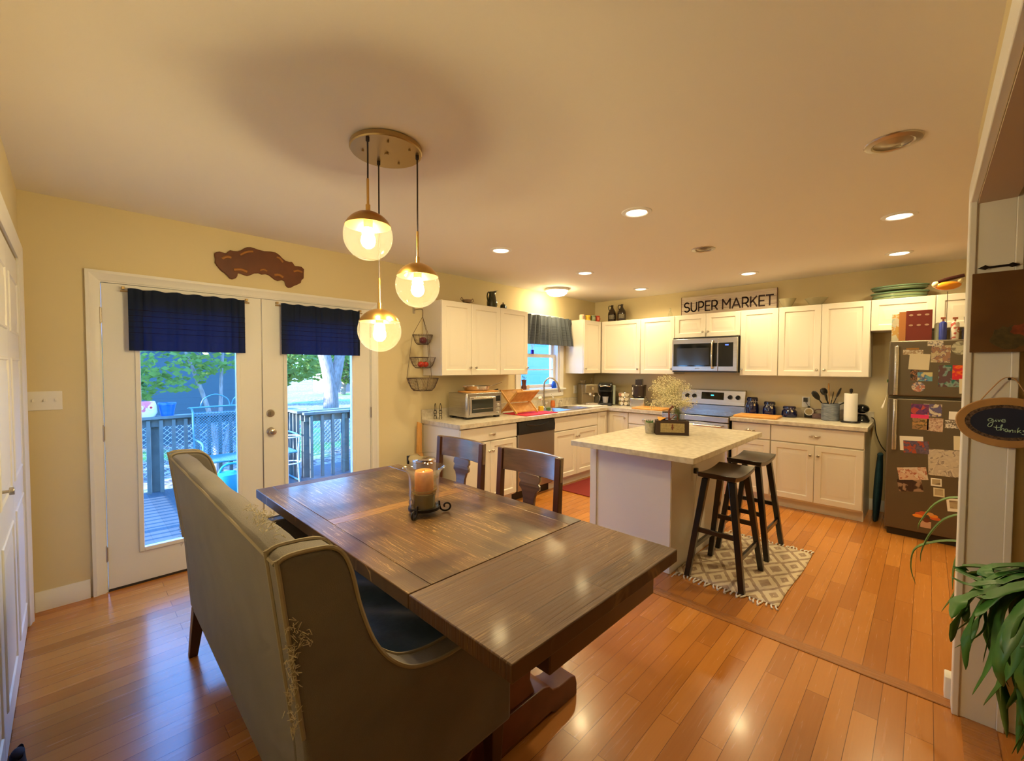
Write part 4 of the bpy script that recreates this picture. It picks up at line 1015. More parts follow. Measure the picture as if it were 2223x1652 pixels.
for (a, b, c, d, w) in [(-0.263, 0.009, -0.205, 0.026, 0.01), (-0.146, 0.057, -0.06, 0.101, 0.0085), (-0.189, -0.06, -0.102, -0.062, 0.0108), (0.088, -0.056, 0.152, -0.065, 0.01), (-0.015, -0.037, 0.036, -0.033, 0.0069), (0.107, 0.087, 0.153, 0.055, 0.0077), (0.232, -0.005, 0.3, -0.001, 0.0077)]:
    bm = B(); tube(bm, spline([(a, -0.022, b), ((a+c)/2, -0.024, (b+d)/2+0.010), (c, -0.022, d)], 5), w, 8); obj('carved_highlight', bm, M['carved2'], pl)

# hanging wire baskets
t = thing('hanging_basket', 'three-tier hanging wire fruit basket on the wall left of the cabinets', 'hanging basket', (2.635, -0.16, 0))
def basket(z, r, h, mesh):
    nm = 'basket_tier'; bm = B(); n = 40
    prof = [(r, 0), (r*0.90, -h*0.35), (r*0.76, -h*0.75), (r*0.58, -h*0.97), (r*0.30, -h)]
    tube(bm, [(r*math.cos(2*PI*i/n), r*math.sin(2*PI*i/n), z) for i in range(n)], 0.0028, 6, closed=True)
    for q in (0, 1, 2, 3): tube(bm, spline([(p[0]*math.cos(q*PI/2+0.6), p[0]*math.sin(q*PI/2+0.6), z+p[1]) for p in prof] , 3), 0.0022, 5)
    tube(bm, [(r*0.58*math.cos(2*PI*i/n), r*0.58*math.sin(2*PI*i/n), z-h*0.97) for i in range(n)], 0.0022, 5, closed=True)
    o = obj(nm, bm, M['wire'], t)
    bm = B()
    for i in range(mesh):
        a = 2*PI*i/mesh
        for tw in (0.35, -0.35):
            tube(bm, [(p[0]*math.cos(a+tw*k/4), p[0]*math.sin(a+tw*k/4), z+p[1]) for k, p in enumerate(prof)], 0.0008, 3)
    obj('wire_mesh', bm, M['wire'], o)
basket(1.775, 0.098, 0.095, 36); basket(1.552, 0.128, 0.105, 44); basket(1.345, 0.155, 0.125, 56)
bm = B()
for k in range(3):
    a = 2*PI*k/3 + 0.5
    P3 = lambda r, z: (r*math.cos(a), r*math.sin(a), z)
    tube(bm, [(0, 0, 1.955), P3(0.098, 1.775), P3(0.128, 1.552), P3(0.155, 1.345)], 0.0022, 5)
tube(bm, spline([(0, 0, 1.95), (0, 0, 2.02), (0, 0.06, 2.035), (0, 0.155, 2.035)], 5), 0.003, 6)
obj('chain', bm, M['wire'], t)
bm = B(); box(bm, -0.012, 0.012, 0.148, 0.1595, 2.0, 2.06); obj('wall_hook', bm, M['nickel'], t, bevel=0.002)
def fruit(name, label, cat, c, r, m, stem=True, grp=None):
    t = thing(name, label, cat, c, group=grp)
    bm = B(); k = 10; prof = []
    for i in range(k+1):
        a = PI*i/k; rr = r*math.sin(a)*(1+0.05*math.cos(2*a)); z = -r*0.86*math.cos(a) - (0.12*r*math.exp(-((PI-a)/0.35)**2))
        prof.append((max(rr, 0 if i in (0, k) else rr), z))
    lathe(bm, prof, 20); obj('flesh', bm, m, t)
    if stem:
        bm = B(); tube(bm, [(0, 0, r*0.70), (0.002, 0, r*0.98)], 0.002, 5)
        for q in range(5):
            a = q*2*PI/5; tube(bm, [(0, 0, r*0.76), (0.016*math.cos(a), 0.016*math.sin(a), r*0.80)], [0.002, 0.0006], 4)
        obj('stem', bm, M['leaf'], t)
tom = mat('tomato', (0.55, 0.03, 0.008), 0.22, coat=0.3)
fruit('onion', 'dark red onion in the top tier of the hanging basket', 'onion', (2.637, -0.165, 1.722), 0.040, mat('onion_skin', (0.13, 0.015, 0.025), 0.3, coat=0.3), False)
fruit('tomato', 'left red tomato in the middle tier of the hanging basket', 'tomato', (2.600, -0.18, 1.484), 0.035, tom, True, 'tomatoes in the hanging basket')
fruit('tomato', 'right red tomato in the middle tier of the hanging basket', 'tomato', (2.668, -0.155, 1.484), 0.034, tom, True, 'tomatoes in the hanging basket')

# valances
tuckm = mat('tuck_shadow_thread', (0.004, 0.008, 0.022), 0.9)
def valance(label, x0, x1, z0, z1, y, gather, m, nm='valance', seams=6, amp=0.006, rod_ext=0.035, flare=0.0):
    t = thing(nm, label, 'curtain', (x0, y, 0))
    w = x1-x0; bm = B(); random.seed(int(x0*100))
    ph = [random.uniform(0, 6) for _ in range(4)]
    def f(u, v):
        g = amp*(math.sin(u*gather*2*PI+ph[0]) + 0.6*math.sin(u*gather*3.3*PI+ph[1]))*(0.55+0.45*v if flare else 1.0)
        if flare: g *= (1.0 - 0.25*v)
        seam = 0.0
        for s in range(seams):
            vs = 0.36 + s*0.095
            seam += -0.0035*math.exp(-((v-vs)/0.008)**2)
        xx = w*u + flare*(v)*(u-0.5)*0.10
        if v > 0.93: yy = 0.0
        zz = z1 - (z1-z0)*v + 0.004*math.sin(u*gather*2*PI)*(v < 0.02)
        return (xx, -0.014 - abs(g)*1.6 + seam, zz)
    grid(bm, f, 150 if flare else 90, 84)
    obj('fabric_panel', bm, m, t, solid=0.0015, ang=60)
    bm = B(); cyl(bm, (-rod_ext, 0.0, z1-0.018), (w+rod_ext, 0.0, z1-0.018), 0.0055, n=10); obj('curtain_rod', bm, M['brassdull'], t)
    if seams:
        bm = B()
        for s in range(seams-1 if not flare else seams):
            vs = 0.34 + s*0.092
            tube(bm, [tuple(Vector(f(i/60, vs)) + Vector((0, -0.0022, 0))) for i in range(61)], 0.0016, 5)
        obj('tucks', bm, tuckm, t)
    for x in (-0.02, w+0.02):
        bm = B(); box(bm, x-0.008, x+0.008, -0.004, -y-0.001 if not flare else -y-0.019, z1-0.006, z1+0.012); obj('bracket', bm, M['brassdull'], t, bevel=0.002)
    return t
def valmat(nm, col, tr):
    m = bpy.data.materials.new(nm); m.use_nodes = True
    n = m.node_tree.nodes; l = m.node_tree.links; p = n['Principled BSDF']; o = n['Material Output']
    p.inputs['Base Color'].default_value = (*col, 1); p.inputs['Roughness'].default_value = 0.9
    tl = n.new('ShaderNodeBsdfTranslucent'); tl.inputs[0].default_value = (*tr, 1)
    mx = n.new('ShaderNodeMixShader'); mx.inputs[0].default_value = 0.35
    l.new(p.outputs[0], mx.inputs[1]); l.new(tl.outputs[0], mx.inputs[2]); l.new(mx.outputs[0], o.inputs[0])
    return m
vm = valmat('navy_valance', (0.010, 0.018, 0.042), (0.05, 0.17, 0.36))
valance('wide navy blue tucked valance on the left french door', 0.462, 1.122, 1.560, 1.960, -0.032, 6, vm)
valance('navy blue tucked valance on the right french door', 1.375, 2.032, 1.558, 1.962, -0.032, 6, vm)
vm2 = valmat('grey_blue_valance', (0.14, 0.165, 0.20), (0.05, 0.09, 0.15))
valance('gathered slate-blue valance over the kitchen sink window', 4.12, 5.165, 1.755, 2.135, -0.075, 8, vm2, amp=0.036, flare=2.0)

# ------------------------------------------------ partition wall decor (turned towards -X)
t = thing('hanging_picture', 'square brown still-life picture hung on the white partition', 'picture', (2.740, -3.885, 0), -PI/2)
bm = B(); box(bm, 0.0, 0.30, 0.0, 0.022, 1.53, 1.846); cv = obj('panel', bm, mat('picture_brown', (0.105, 0.042, 0.006), 0.6, col2=(0.17, 0.075, 0.010), cscale=4), t, bevel=0.001)
blobs = [((0.19, 1.592), (0.055, 0.062), (0.035, 0.028, 0.006)), ((0.075+0.03, 1.585), (0.05, 0.045), (0.055, 0.038, 0.010)), ((0.16, 1.615), (0.055, 0.024), (0.15, 0.03, 0.008)), ((0.185, 1.628), (0.045, 0.018), (0.09, 0.012, 0.006)), ((0.205, 1.600), (0.030, 0.030), (0.26, 0.075, 0.012)), ((0.25, 1.585), (0.05, 0.045), (0.025, 0.02, 0.006)), ((0.225, 1.572), (0.016, 0.011), (0.34, 0.13, 0.015))]
for i, ((x, z), (a, b), c) in enumerate(blobs):
    bm = B(); n = 26; pp = [(x+a*math.cos(2*PI*k/n)*(1+0.10*math.sin(5*k+i)), z+b*math.sin(2*PI*k/n)*(1+0.12*math.cos(3*k+i))) for k in range(n)]
    prism(bm, pp, 'y', -0.0006*(i+2), 0.0); obj('painted_shape', bm, mat('paint', c, 0.6, col2=tuple(q*1.7 for q in c), cscale=50), cv)
t = thing('picture_hook', 'black iron double-arrow hook bar above the brown picture', 'hook', (2.762, -3.900, 1.868), -PI/2)
bm = B(); tube(bm, [(0.0, -0.004, 0), (0.02, -0.004, 0.001), (0.08, -0.004, 0.002), (0.11, -0.004, 0.002)], [0.001, 0.004, 0.0045, 0.002], 8); obj('bar', bm, M['iron'], t)
for x, s in ((0.02, 1), (0.092, -1)):
    bm = B(); tube(bm, [(x-s*0.02, -0.004, 0.0), (x-s*0.008, -0.004, 0.001), (x, -0.004, 0.002), (x+s*0.012, -0.004, 0.002)], [0.0008, 0.006, 0.010, 0.003], 10, flat=0.5); obj('arrow_tip', bm, M['iron'], t)

t = thing('oval_sign', 'oval wood-slice chalkboard sign reading give thanks on the partition', 'sign', (2.752, -3.992, 1.252), -PI/2)
def ell(a, b, n=64, wob=0.0): return [(a*math.cos(2*PI*k/n)*(1+wob*math.sin(7*k*2*PI/n)), b*math.sin(2*PI*k/n)*(1+wob*math.cos(5*k*2*PI/n))) for k in range(n)]
bm = B(); prism(bm, ell(0.140, 0.099, wob=0.006), 'y', -0.008, 0.008); ws = obj('wood_slice', bm, mat('pale_slice', (0.40, 0.21, 0.07), 0.6, col2=(0.48, 0.27, 0.10), cscale=10), t, bevel=0.003)
bm = B(); prism(bm, ell(0.1135, 0.070), 'y', -0.0092, -0.0078); obj('burnt_border', bm, mat('burnt_border', (0.035, 0.018, 0.012), 0.8, col2=(0.16, 0.10, 0.07), cscale=160), t)
bm = B(); prism(bm, ell(0.098, 0.058), 'y', -0.0102, -0.0085); cb = obj('chalkboard', bm, mat('chalk_blue', (0.008, 0.014, 0.045), 0.7), t)
chalk = mat('chalk', (0.42, 0.62, 0.50), 0.9)
# handwriting, drawn in crop pixels of the sign; converted to metres
def hand(strokes, nm):
    bm = B()
    for s in strokes:
        tube(bm, spline([((u-965)*0.000106*1.18+0.004, -0.0108, -(v-905)*0.000128*1.07) for u, v in s], 5), 0.0013, 5)
    obj(nm, bm, chalk, cb)
hand([[(640,830),(590,805),(540,840),(555,880),(610,870),(640,815),(650,900),(630,1000),(580,1050),(540,1020),(570,950),(640,900),(700,860)],
      [(706,838),(710,880),(728,884)], [(706,812),(709,816)], [(750,828),(772,884),(800,826)], [(826,858),(896,848),(890,815),(850,815),(828,850),(838,884),(880,890),(915,874)]], 'lettering_give')
hand([[(730,990),(725,1100),(750,1135),(790,1115)], [(660,1045),(730,1055),(800,1050)], [(800,1135),(830,1040),(850,965),(820,1000),(815,1135),(850,1080),(880,1080),(880,1140)],
      [(960,1090),(920,1085),(905,1140),(940,1160),(965,1100),(975,1165)], [(1000,1100),(1005,1170),(1030,1110),(1065,1105),(1070,1175)], [(1110,1100),(1115,1170)], [(1190,1020),(1160,1100),(1165,1170),(1180,1120),(1230,1085),(1195,1125),(1240,1170)],
      [(1310,1095),(1270,1105),(1310,1140),(1330,1175),(1290,1210),(1250,1205)]], 'lettering_thanks')
bm = B(); tube(bm, spline([(-0.072, -0.003, 0.082), (-0.05, -0.002, 0.12), (-0.018, 0.0, 0.168), (0.004, 0.002, 0.178), (0.022, 0.0, 0.165), (0.045, -0.002, 0.12), (0.066, -0.003, 0.083)], 5), 0.0022, 6); obj('hanging_string', bm, mat('jute', (0.50, 0.32, 0.17), 0.9), t)
bm = B(); cyl(bm, (0.003, -0.006, 0.172), (0.003, 0.014, 0.172), 0.005, 0.003, 10); obj('nail', bm, M['iron'], t)

# ------------------------------------------------ SUPER MARKET sign
t = thing('super_market_sign', 'long whitewashed plank sign reading SUPER MARKET above the microwave cabinets', 'sign', (XB-0.045, -1.385, 2.1235), -PI/2)
bm = B(); box(bm, 0, 1.105, 0.0, 0.02, 0.0, 0.262)
pb_ = obj('board', bm, mat('whitewashed_board', (0.62, 0.55, 0.44), 0.7, col2=(0.50, 0.40, 0.36), cscale=5, cstretch=(1, 1, 12)), t, bevel=0.001)
for z in (0.085, 0.175):
    bm = B(); box(bm, 0.0, 1.105, -0.0008, 0.0, z, z+0.003); obj('plank_line', bm, mat('plank_gap', (0.12, 0.08, 0.06), 0.8), pb_)
bm = B(); box(bm, -0.004, 0.0, -0.004, 0.022, 0, 0.265); box(bm, 1.105, 1.109, -0.004, 0.022, 0, 0.265); obj('edge_strip', bm, M['redwood'], t)
# heavy geometric capitals built from strokes (x 0..w, z 0..1)
def arc(cx, cz, rx, rz, a0, a1, n=10): return [(cx+rx*math.cos(math.radians(a0+(a1-a0)*i/n)), cz+rz*math.sin(math.radians(a0+(a1-a0)*i/n))) for i in range(n+1)]
GL = {
 'S': (0.62, [arc(0.31, 0.74, 0.27, 0.26, 35, 180, 8) + arc(0.31, 0.74, 0.27, 0.25, 180, 262, 4) + arc(0.31, 0.26, 0.29, 0.25, 80, -60, 8) + arc(0.31, 0.26, 0.29, 0.26, -60, -148, 6)]),
 'U': (0.72, [[(0.06, 1), (0.06, 0.36)] + arc(0.36, 0.36, 0.30, 0.36, 180, 360, 12) + [(0.66, 1)]]),
 'P': (0.62, [[(0.06, 0), (0.06, 1), (0.32, 1)] + arc(0.32, 0.69, 0.27, 0.31, 90, -90, 10) + [(0.06, 0.38)]]),
 'E': (0.58, [[(0.56, 1), (0.06, 1), (0.06, 0), (0.57, 0)], [(0.06, 0.5), (0.50, 0.5)]]),
 'R': (0.66, [[(0.06, 0), (0.06, 1), (0.34, 1)] + arc(0.34, 0.70, 0.27, 0.30, 90, -90, 10) + [(0.06, 0.40)], [(0.36, 0.40), (0.63, 0)]]),
 'M': (0.88, [[(0.06, 0), (0.06, 1), (0.44, 0.42), (0.82, 1), (0.82, 0)]]),
 'A': (0.86, [[(0.03, 0), (0.43, 1), (0.83, 0)], [(0.19, 0.30), (0.67, 0.30)]]),
 'K': (0.68, [[(0.06, 0), (0.06, 1)], [(0.62, 1), (0.07, 0.40)], [(0.26, 0.60), (0.66, 0)]]),
 'T': (0.64, [[(0.0, 1), (0.64, 1)], [(0.32, 1), (0.32, 0)]])}
bm = B(); cap, x = 0.118, 0.0; items = []
for chh in 'SUPER MARKET':
    if chh == ' ': x += 0.34; continue
    w_g, st = GL[chh]
    for q in st: items.append([(x+a, b) for a, b in q])
    x += w_g + 0.125
tot = x-0.125; kx = 1.035/tot; hw_ = 0.0085
for q in items:
    P2_ = [Vector((0.035+a*kx, 0, 0.070+b*cap)) for a, b in q]
    for a, b in zip(P2_, P2_[1:]):
        d = (b-a).normalized(); n_ = Vector((-d.z, 0, d.x))*hw_; e_ = d*hw_*0.55
        vs = [bm.verts.new(p + Vector((0, yy, 0))) for yy in (-0.0022, -0.0009) for p in (a-n_-e_, b-n_+e_, b+n_+e_, a+n_-e_)]
        for f in ((0,1,2,3), (4,7,6,5), (0,4,5,1), (1,5,6,2), (2,6,7,3), (3,7,4,0)): bm.faces.new([vs[i] for i in f])
obj('lettering', bm, mat('sign_ink', (0.035, 0.015, 0.018), 0.7), t)

# ================================================================== COUNTER: SINK WALL
ZC = 0.9145
for k, (x, y, lb) in enumerate(((2.838, -0.085, 'left black wire figure standing at the left end of the worktop'), (2.878, -0.122, 'right black wire figure, next to the toaster oven'))):
    t = thing('wire_figurine', lb, 'figurine', (x, y, ZC), group='wire figurines on the worktop')
    bm = B()
    for s in (-1, 1):
        tube(bm, spline([(s*0.012, 0, 0), (s*0.016, 0, 0.02), (s*0.010, 0, 0.045), (s*0.018, 0, 0.07), (s*0.010, 0, 0.095)], 4), 0.003, 6)
    for zz, r in ((0.035, 0.011), (0.062, 0.015), (0.088, 0.010)):
        tube(bm, [(r*math.cos(a*PI/6), r*math.sin(a*PI/6), zz) for a in range(12)], 0.0022, 5, closed=True)
    obj('wire_body', bm, M['iron'], t)
    bm = B(); tube(bm, spline([(-0.007, 0, 0.09), (-0.010, 0, 0.125), (0, 0, 0.165), (0.010, 0, 0.125), (0.007, 0, 0.09)], 4), 0.0028, 6); obj('loop', bm, M['iron'], t)

# toaster oven
TX, TY, TR = 3.02, -0.385, math.radians(-2)
t = thing('toaster_oven', 'stainless steel toaster oven at the left end of the worktop', 'toaster oven', (TX, TY, ZC), TR)
w_, d_, h_ = 0.475, 0.33, 0.272
bm = B(); box(bm, 0, w_, 0.018, d_, 0.022, h_); obj('housing', bm, M['steel'], t, bevel=0.008)
bm = B(); box(bm, 0.0, w_, 0.0, 0.018, 0.022, h_); obj('front_frame', bm, M['steel'], t, bevel=0.006)
bm = B(); box(bm, 0.03, 0.365, -0.010, 0.0, 0.045, 0.235); dr = obj('door', bm, M['steel'], t, bevel=0.004)
bm = B(); box(bm, 0.055, 0.345, -0.0115, -0.010, 0.068, 0.205); obj('window', bm, mat('oven_glass', (0.03, 0.035, 0.03), 0.08), dr)
bm = B(); box(bm, 0.065, 0.335, -0.0128, -0.0115, 0.105, 0.109); obj('rack', bm, M['chrome'], dr)
bm = B(); cyl(bm, (0.05, -0.035, 0.222), (0.35, -0.035, 0.222), 0.008, n=12)
for x in (0.065, 0.335): cyl(bm, (x, -0.035, 0.222), (x, -0.008, 0.222), 0.006, n=8)
obj('handle', bm, M['chrome'], dr)
bm = B(); box(bm, 0.395, 0.455, -0.003, 0.0, 0.175, 0.235); obj('display', bm, M['blackglass'], t, bevel=0.002)
for z in (0.055, 0.095, 0.138):
    bm = B(); cyl(bm, (0.425, 0, z), (0.425, -0.024, z), 0.016, 0.014, 20); obj('dial', bm, M['chrome'], t, bevel=0.001)
for x in (0.04, w_-0.04):
    for y in (0.04, d_-0.04):
        bm = B(); box(bm, x-0.03, x+0.03, y-0.02, y+0.02, 0.0, 0.022); obj('foot', bm, M['black'], t)
cbz = ZC+h_+0.0005
bm = B(); prism(bm, [(x, y) for x, y in ((0.0, -0.14), (0.02, -0.15), (0.36, -0.15), (0.38, -0.14), (0.38, 0.09), (0.36, 0.10), (0.02, 0.10), (0, 0.09))], 'z', 0, 0.016)
tag(obj('cutting_board', bm, M['boardwood'], None, loc=(3.10, -0.215, cbz), rotz=TR, bevel=0.003), 'wooden cutting board lying on top of the toaster oven', 'cutting board')
t = thing('frying_pan', 'shiny steel frying pan on the board on top of the toaster oven', 'pan', (3.275, -0.235, cbz+0.0165))
bm = B(); lathe(bm, [(0, 0), (0.118, 0), (0.135, 0.012), (0.148, 0.052), (0.152, 0.052), (0.150, 0.050), (0.137, 0.014), (0.118, 0.004), (0, 0.004)], 40); obj('pan_body', bm, M['steel'], t)
bm = B(); tube(bm, spline([(0.145, -0.02, 0.040), (0.24, -0.03, 0.055), (0.34, -0.05, 0.088)], 4), [0.006]*4+[0.008]*5, 8, flat=0.6); obj('handle', bm, M['chrome'], t)
bm = B(); tube(bm, spline([(-0.145, 0.01, 0.042), (-0.175, 0.02, 0.052), (-0.175, -0.02, 0.052), (-0.147, -0.02, 0.042)], 4), 0.004, 6); obj('helper_handle', bm, M['chrome'], t)
t = thing('kitchen_knife', 'knife with black handle sticking out right over the toaster oven', 'knife', (3.47, -0.30, cbz+0.001), math.radians(12))
bm = B(); tube(bm, [(0.01, 0, 0.010), (0.09, 0, 0.022)], [0.009, 0.010], 8, flat=0.6); obj('handle', bm, M['black'], t)
bm = B(); box(bm, -0.0, 0.012, -0.001, 0.001, 0.002, 0.02); obj('blade', bm, M['steel'], t)

# drying mat + bamboo dish rack
bm = B(); grid(bm, lambda u, v: (3.70+0.56*u, -0.585+0.37*v, ZC+0.004+0.001*math.sin(u*30)*math.sin(v*22)), 30, 20)
tag(obj('drying_mat', bm, M['red'], None, solid=0.006), 'bright red drying mat under the bamboo dish rack', 'mat')
t = thing('dish_rack', 'folding bamboo dish rack standing on the red drying mat', 'dish rack', (3.72, -0.40, ZC+0.0105), math.radians(0))
RW = 0.36
for s, (p, q) in enumerate((((0.0, 0.0), (0.27, 0.26)), ((0.27, 0.0), (0.0, 0.26)))):
    for x in (0.0, RW):
        bm = B(); xx = x + (0.008 if s else -0.008)
        A = Vector((xx, p[0]-0.03, 0.0)); Bq = Vector((xx, q[0]-0.03, q[1])); d = (Bq-A).normalized(); nrm = Vector((0, -d.z, d.y))
        vs = []
        for pt in (A, Bq):
            vs.append([bm.verts.new(pt + Vector((a*0.006, 0, 0)) + nrm*b*0.011) for a, b in ((-1,-1), (1,-1), (1,1), (-1,1))])
        bm.faces.new(vs[0]); bm.faces.new(vs[1][::-1])
        for i in range(4): bm.faces.new((vs[0][i], vs[1][i], vs[1][(i+1)%4], vs[0][(i+1)%4]))
        obj('cross_leg', bm, M['bamboo'], t)
def on(p0, p1, k): return (p0[0]+(p1[0]-p0[0])*k, p0[1]+(p1[1]-p0[1])*k)
slats = B()
for (yz0, yz1, k0, k1) in ((( -0.03, 0.0), (0.24, 0.26), 0.52, 0.98), ((0.24, 0.0), (-0.03, 0.26), 0.52, 0.98), ((-0.03, 0.0), (0.24, 0.26), 0.06, 0.42), ((0.24, 0.0), (-0.03, 0.26), 0.06, 0.42)):
    a, b = on(yz0, yz1, k0), on(yz0, yz1, k1)
    for i in range(25):
        x = 0.01 + (RW-0.02)*i/24; cyl(slats, (x, a[0], a[1]), (x, b[0], b[1]), 0.0035, n=6)
obj('slats', slats, M['bamboo'], t, kind='stuff')
for (y, z) in ((-0.03, 0.255), (0.24, 0.255), (0.105, 0.13), (-0.005, 0.02), (0.215, 0.02)):
    bm = B(); box(bm, -0.014, RW+0.014, y-0.007, y+0.007, z-0.008, z+0.008); obj('rail', bm, M['bamboo'], t, bevel=0.001)

# sink bits
t = thing('dish_brush', 'white dish brush leaning up beside the faucet', 'brush', (4.335, -0.30, ZC+0.001))
bm = B(); tube(bm, spline([(0.05, 0.05, 0.004), (0.02, 0.04, 0.08), (-0.03, 0.02, 0.14), (-0.05, 0.01, 0.155)], 5), 0.006, 8); obj('handle', bm, M['white'], t)
bm = B(); tube(bm, [(-0.025, 0.02, 0.135), (-0.055, 0.01, 0.165)], [0.018, 0.022], 12); obj('brush_head', bm, M['white'], t)
bm = B(); box(bm, 0, 0.075, 0, 0.03, 0, 0.062)
tag(obj('sponge', bm, mat('yellow_sponge', (0.62, 0.46, 0.03), 0.9, bump=0.5, bscale=90), None, loc=(4.215, -0.345, ZC+0.0005), bevel=0.005), 'yellow sponge standing on the worktop left of the sink', 'sponge')
bm = B(); box(bm, 0, 0.06, 0, 0.028, 0, 0.04)
tag(obj('sponge', bm, mat('green_sponge', (0.10, 0.16, 0.05), 0.9, bump=0.5, bscale=90), None, loc=(4.315, -0.385, ZC+0.0045), bevel=0.005), 'small green scrub sponge at the corner of the sink', 'sponge')
t = thing('soap_bottle', 'clear pump bottle of orange dish soap behind the sink', 'soap bottle', (4.80, -0.078, ZC+0.005))
bm = B(); lathe(bm, [(0, 0), (0.030, 0), (0.034, 0.006), (0.031, 0.05), (0.025, 0.085), (0, 0.085)], 24); obj('soap', bm, mat('orange_soap', (0.70, 0.17, 0.03), 0.3), t)
bm = B(); lathe(bm, [(0.032, 0), (0.0355, 0.006), (0.032, 0.055), (0.021, 0.108), (0.013, 0.118)], 24); obj('bottle', bm, M['clear'], t)
bm = B(); cyl(bm, (0, 0, 0.118), (0, 0, 0.135), 0.014, n=14); cyl(bm, (0, 0, 0.135), (0, 0, 0.160), 0.005, n=8); box(bm, -0.03, 0.012, -0.008, 0.008, 0.158, 0.170); obj('pump', bm, M['white'], t, bevel=0.002)
bm = B(); random.seed(3)
grid(bm, lambda u, v: (5.10+0.46*u, -0.52+0.34*v, ZC+0.005+0.006*abs(math.sin(u*9+v*4))*math.sin(PI*u)*math.sin(PI*v)+0.002*math.sin(v*25)), 30, 20)
tag(obj('dish_towel', bm, mat('pale_towel', (0.66, 0.56, 0.47), 0.95, col2=(0.74, 0.68, 0.60), cscale=14), None, solid=0.005), 'crumpled pale towel spread on the worktop right of the sink', 'towel')

# window-sill things
t = thing('pepper_mill', 'reddish-brown vase with dark sprigs on the left end of the window sill', 'vase', (4.285, -0.012, WZ0+0.0005))
bm = B(); lathe(bm, [(0, 0), (0.034, 0), (0.036, 0.03), (0.026, 0.06), (0.028, 0.10), (0.034, 0.125), (0.028, 0.13), (0, 0.128)], 20); obj('body', bm, M['redwood'], t)
t.name = 'small_vase'
for dx, dy, h in ((-0.02, 0.0, 0.19), (0.012, 0.005, 0.175), (0.03, -0.005, 0.17)):
    bm = B(); tube(bm, [(0, 0, 0.12), (dx*0.6, dy, 0.15), (dx, dy, h-0.02), (dx*1.2, dy, h)], [0.002, 0.002, 0.006, 0.002], 6); obj('sprig', bm, M['leaf'], t)
t = thing('round_ornament', 'small round white ornament beside the brown vase on the sill', 'ornament', (4.352, -0.022, WZ0+0.0005))
bm = B(); cyl(bm, (0, -0.004, 0.032), (0, 0.004, 0.032), 0.031, n=28); cyl(bm, (0, 0.004, 0.032), (0, 0.016, 0.032), 0.012, n=14); obj('disc', bm, mat('ornament_pearl', (0.62, 0.50, 0.42), 0.3), t, bevel=0.002)
t = thing('blue_bottle', 'small bright blue glass bottle at the right end of the window sill', 'bottle', (4.925, 0.005, WZ0+0.0005))
bluegl = mat('blue_glass', (0.005, 0.10, 0.62), 0.12, trans=0.5)
bm = B(); lathe(bm, [(0, 0), (0.034, 0), (0.036, 0.01), (0.030, 0.07), (0.020, 0.088), (0.020, 0.098), (0.016, 0.098), (0, 0.09)], 24); obj('body', bm, bluegl, t)
t = thing('bud_vase', 'cobalt blue bud vase with white sprigs on the window meeting rail', 'vase', (4.525, 0.058, 1.6352))
bm = B(); lathe(bm, [(0, 0), (0.022, 0), (0.024, 0.03), (0.022, 0.055), (0.019, 0.055), (0, 0.05)], 20); obj('body', bm, mat('violet_glass', (0.02, 0.01, 0.45), 0.15, trans=0.3), t)
for i in range(5):
    a = i*1.3; bm = B(); tube(bm, [(0, 0, 0.04), (0.018*math.cos(a), 0.004*math.sin(a), 0.09), (0.032*math.cos(a), 0.006*math.sin(a), 0.13)], [0.0012, 0.0015, 0.004], 5); obj('sprig', bm, M['white'], t)

# ================================================================== COUNTER: STOVE WALL, LEFT
t = thing('espresso_machine', 'dull steel espresso machine in the corner of the worktop', 'espresso machine', (5.43, -0.22, ZC), math.radians(-30))
es = mat('espresso_steel', (0.36, 0.31, 0.22), 0.35, metal=0.85)
bm = B(); box(bm, -0.10, 0.10, -0.02, 0.14, 0.0, 0.30); obj('body', bm, es, t, bevel=0.008)
bm = B(); box(bm, -0.10, 0.10, -0.14, -0.02, 0.18, 0.30); obj('brew_head', bm, es, t, bevel=0.008)
bm = B(); box(bm, -0.10, 0.10, -0.15, -0.02, 0.0, 0.04); obj('drip_tray', bm, M['steel'], t, bevel=0.004)
bm = B(); cyl(bm, (0, -0.09, 0.18), (0, -0.09, 0.145), 0.032, 0.028, 20); tube(bm, [(0, -0.11, 0.155), (0, -0.20, 0.145)], 0.010, 8); obj('portafilter', bm, M['chrome'], t)
bm = B(); cyl(bm, (0, -0.16, 0.245), (0, -0.172, 0.245), 0.022, n=20); obj('gauge', bm, M['chrome'], t)
bm = B(); tube(bm, spline([(0.10, -0.12, 0.185), (0.115, -0.15, 0.12), (0.10, -0.16, 0.06)], 4), 0.005, 8); obj('steam_wand', bm, M['chrome'], t)
bm = B(); lathe(bm, [(0.028, 0.0), (0.046, 0.05), (0.045, 0.053), (0, 0.012)], 18, (-0.04, 0.07, 0.30)); obj('cup_warmer_bowl', bm, es, t)
bm = B(); cyl(bm, (0.07, 0.05, 0.30), (0.09, 0.05, 0.385), 0.006, n=8); obj('tamper', bm, M['chrome'], t)

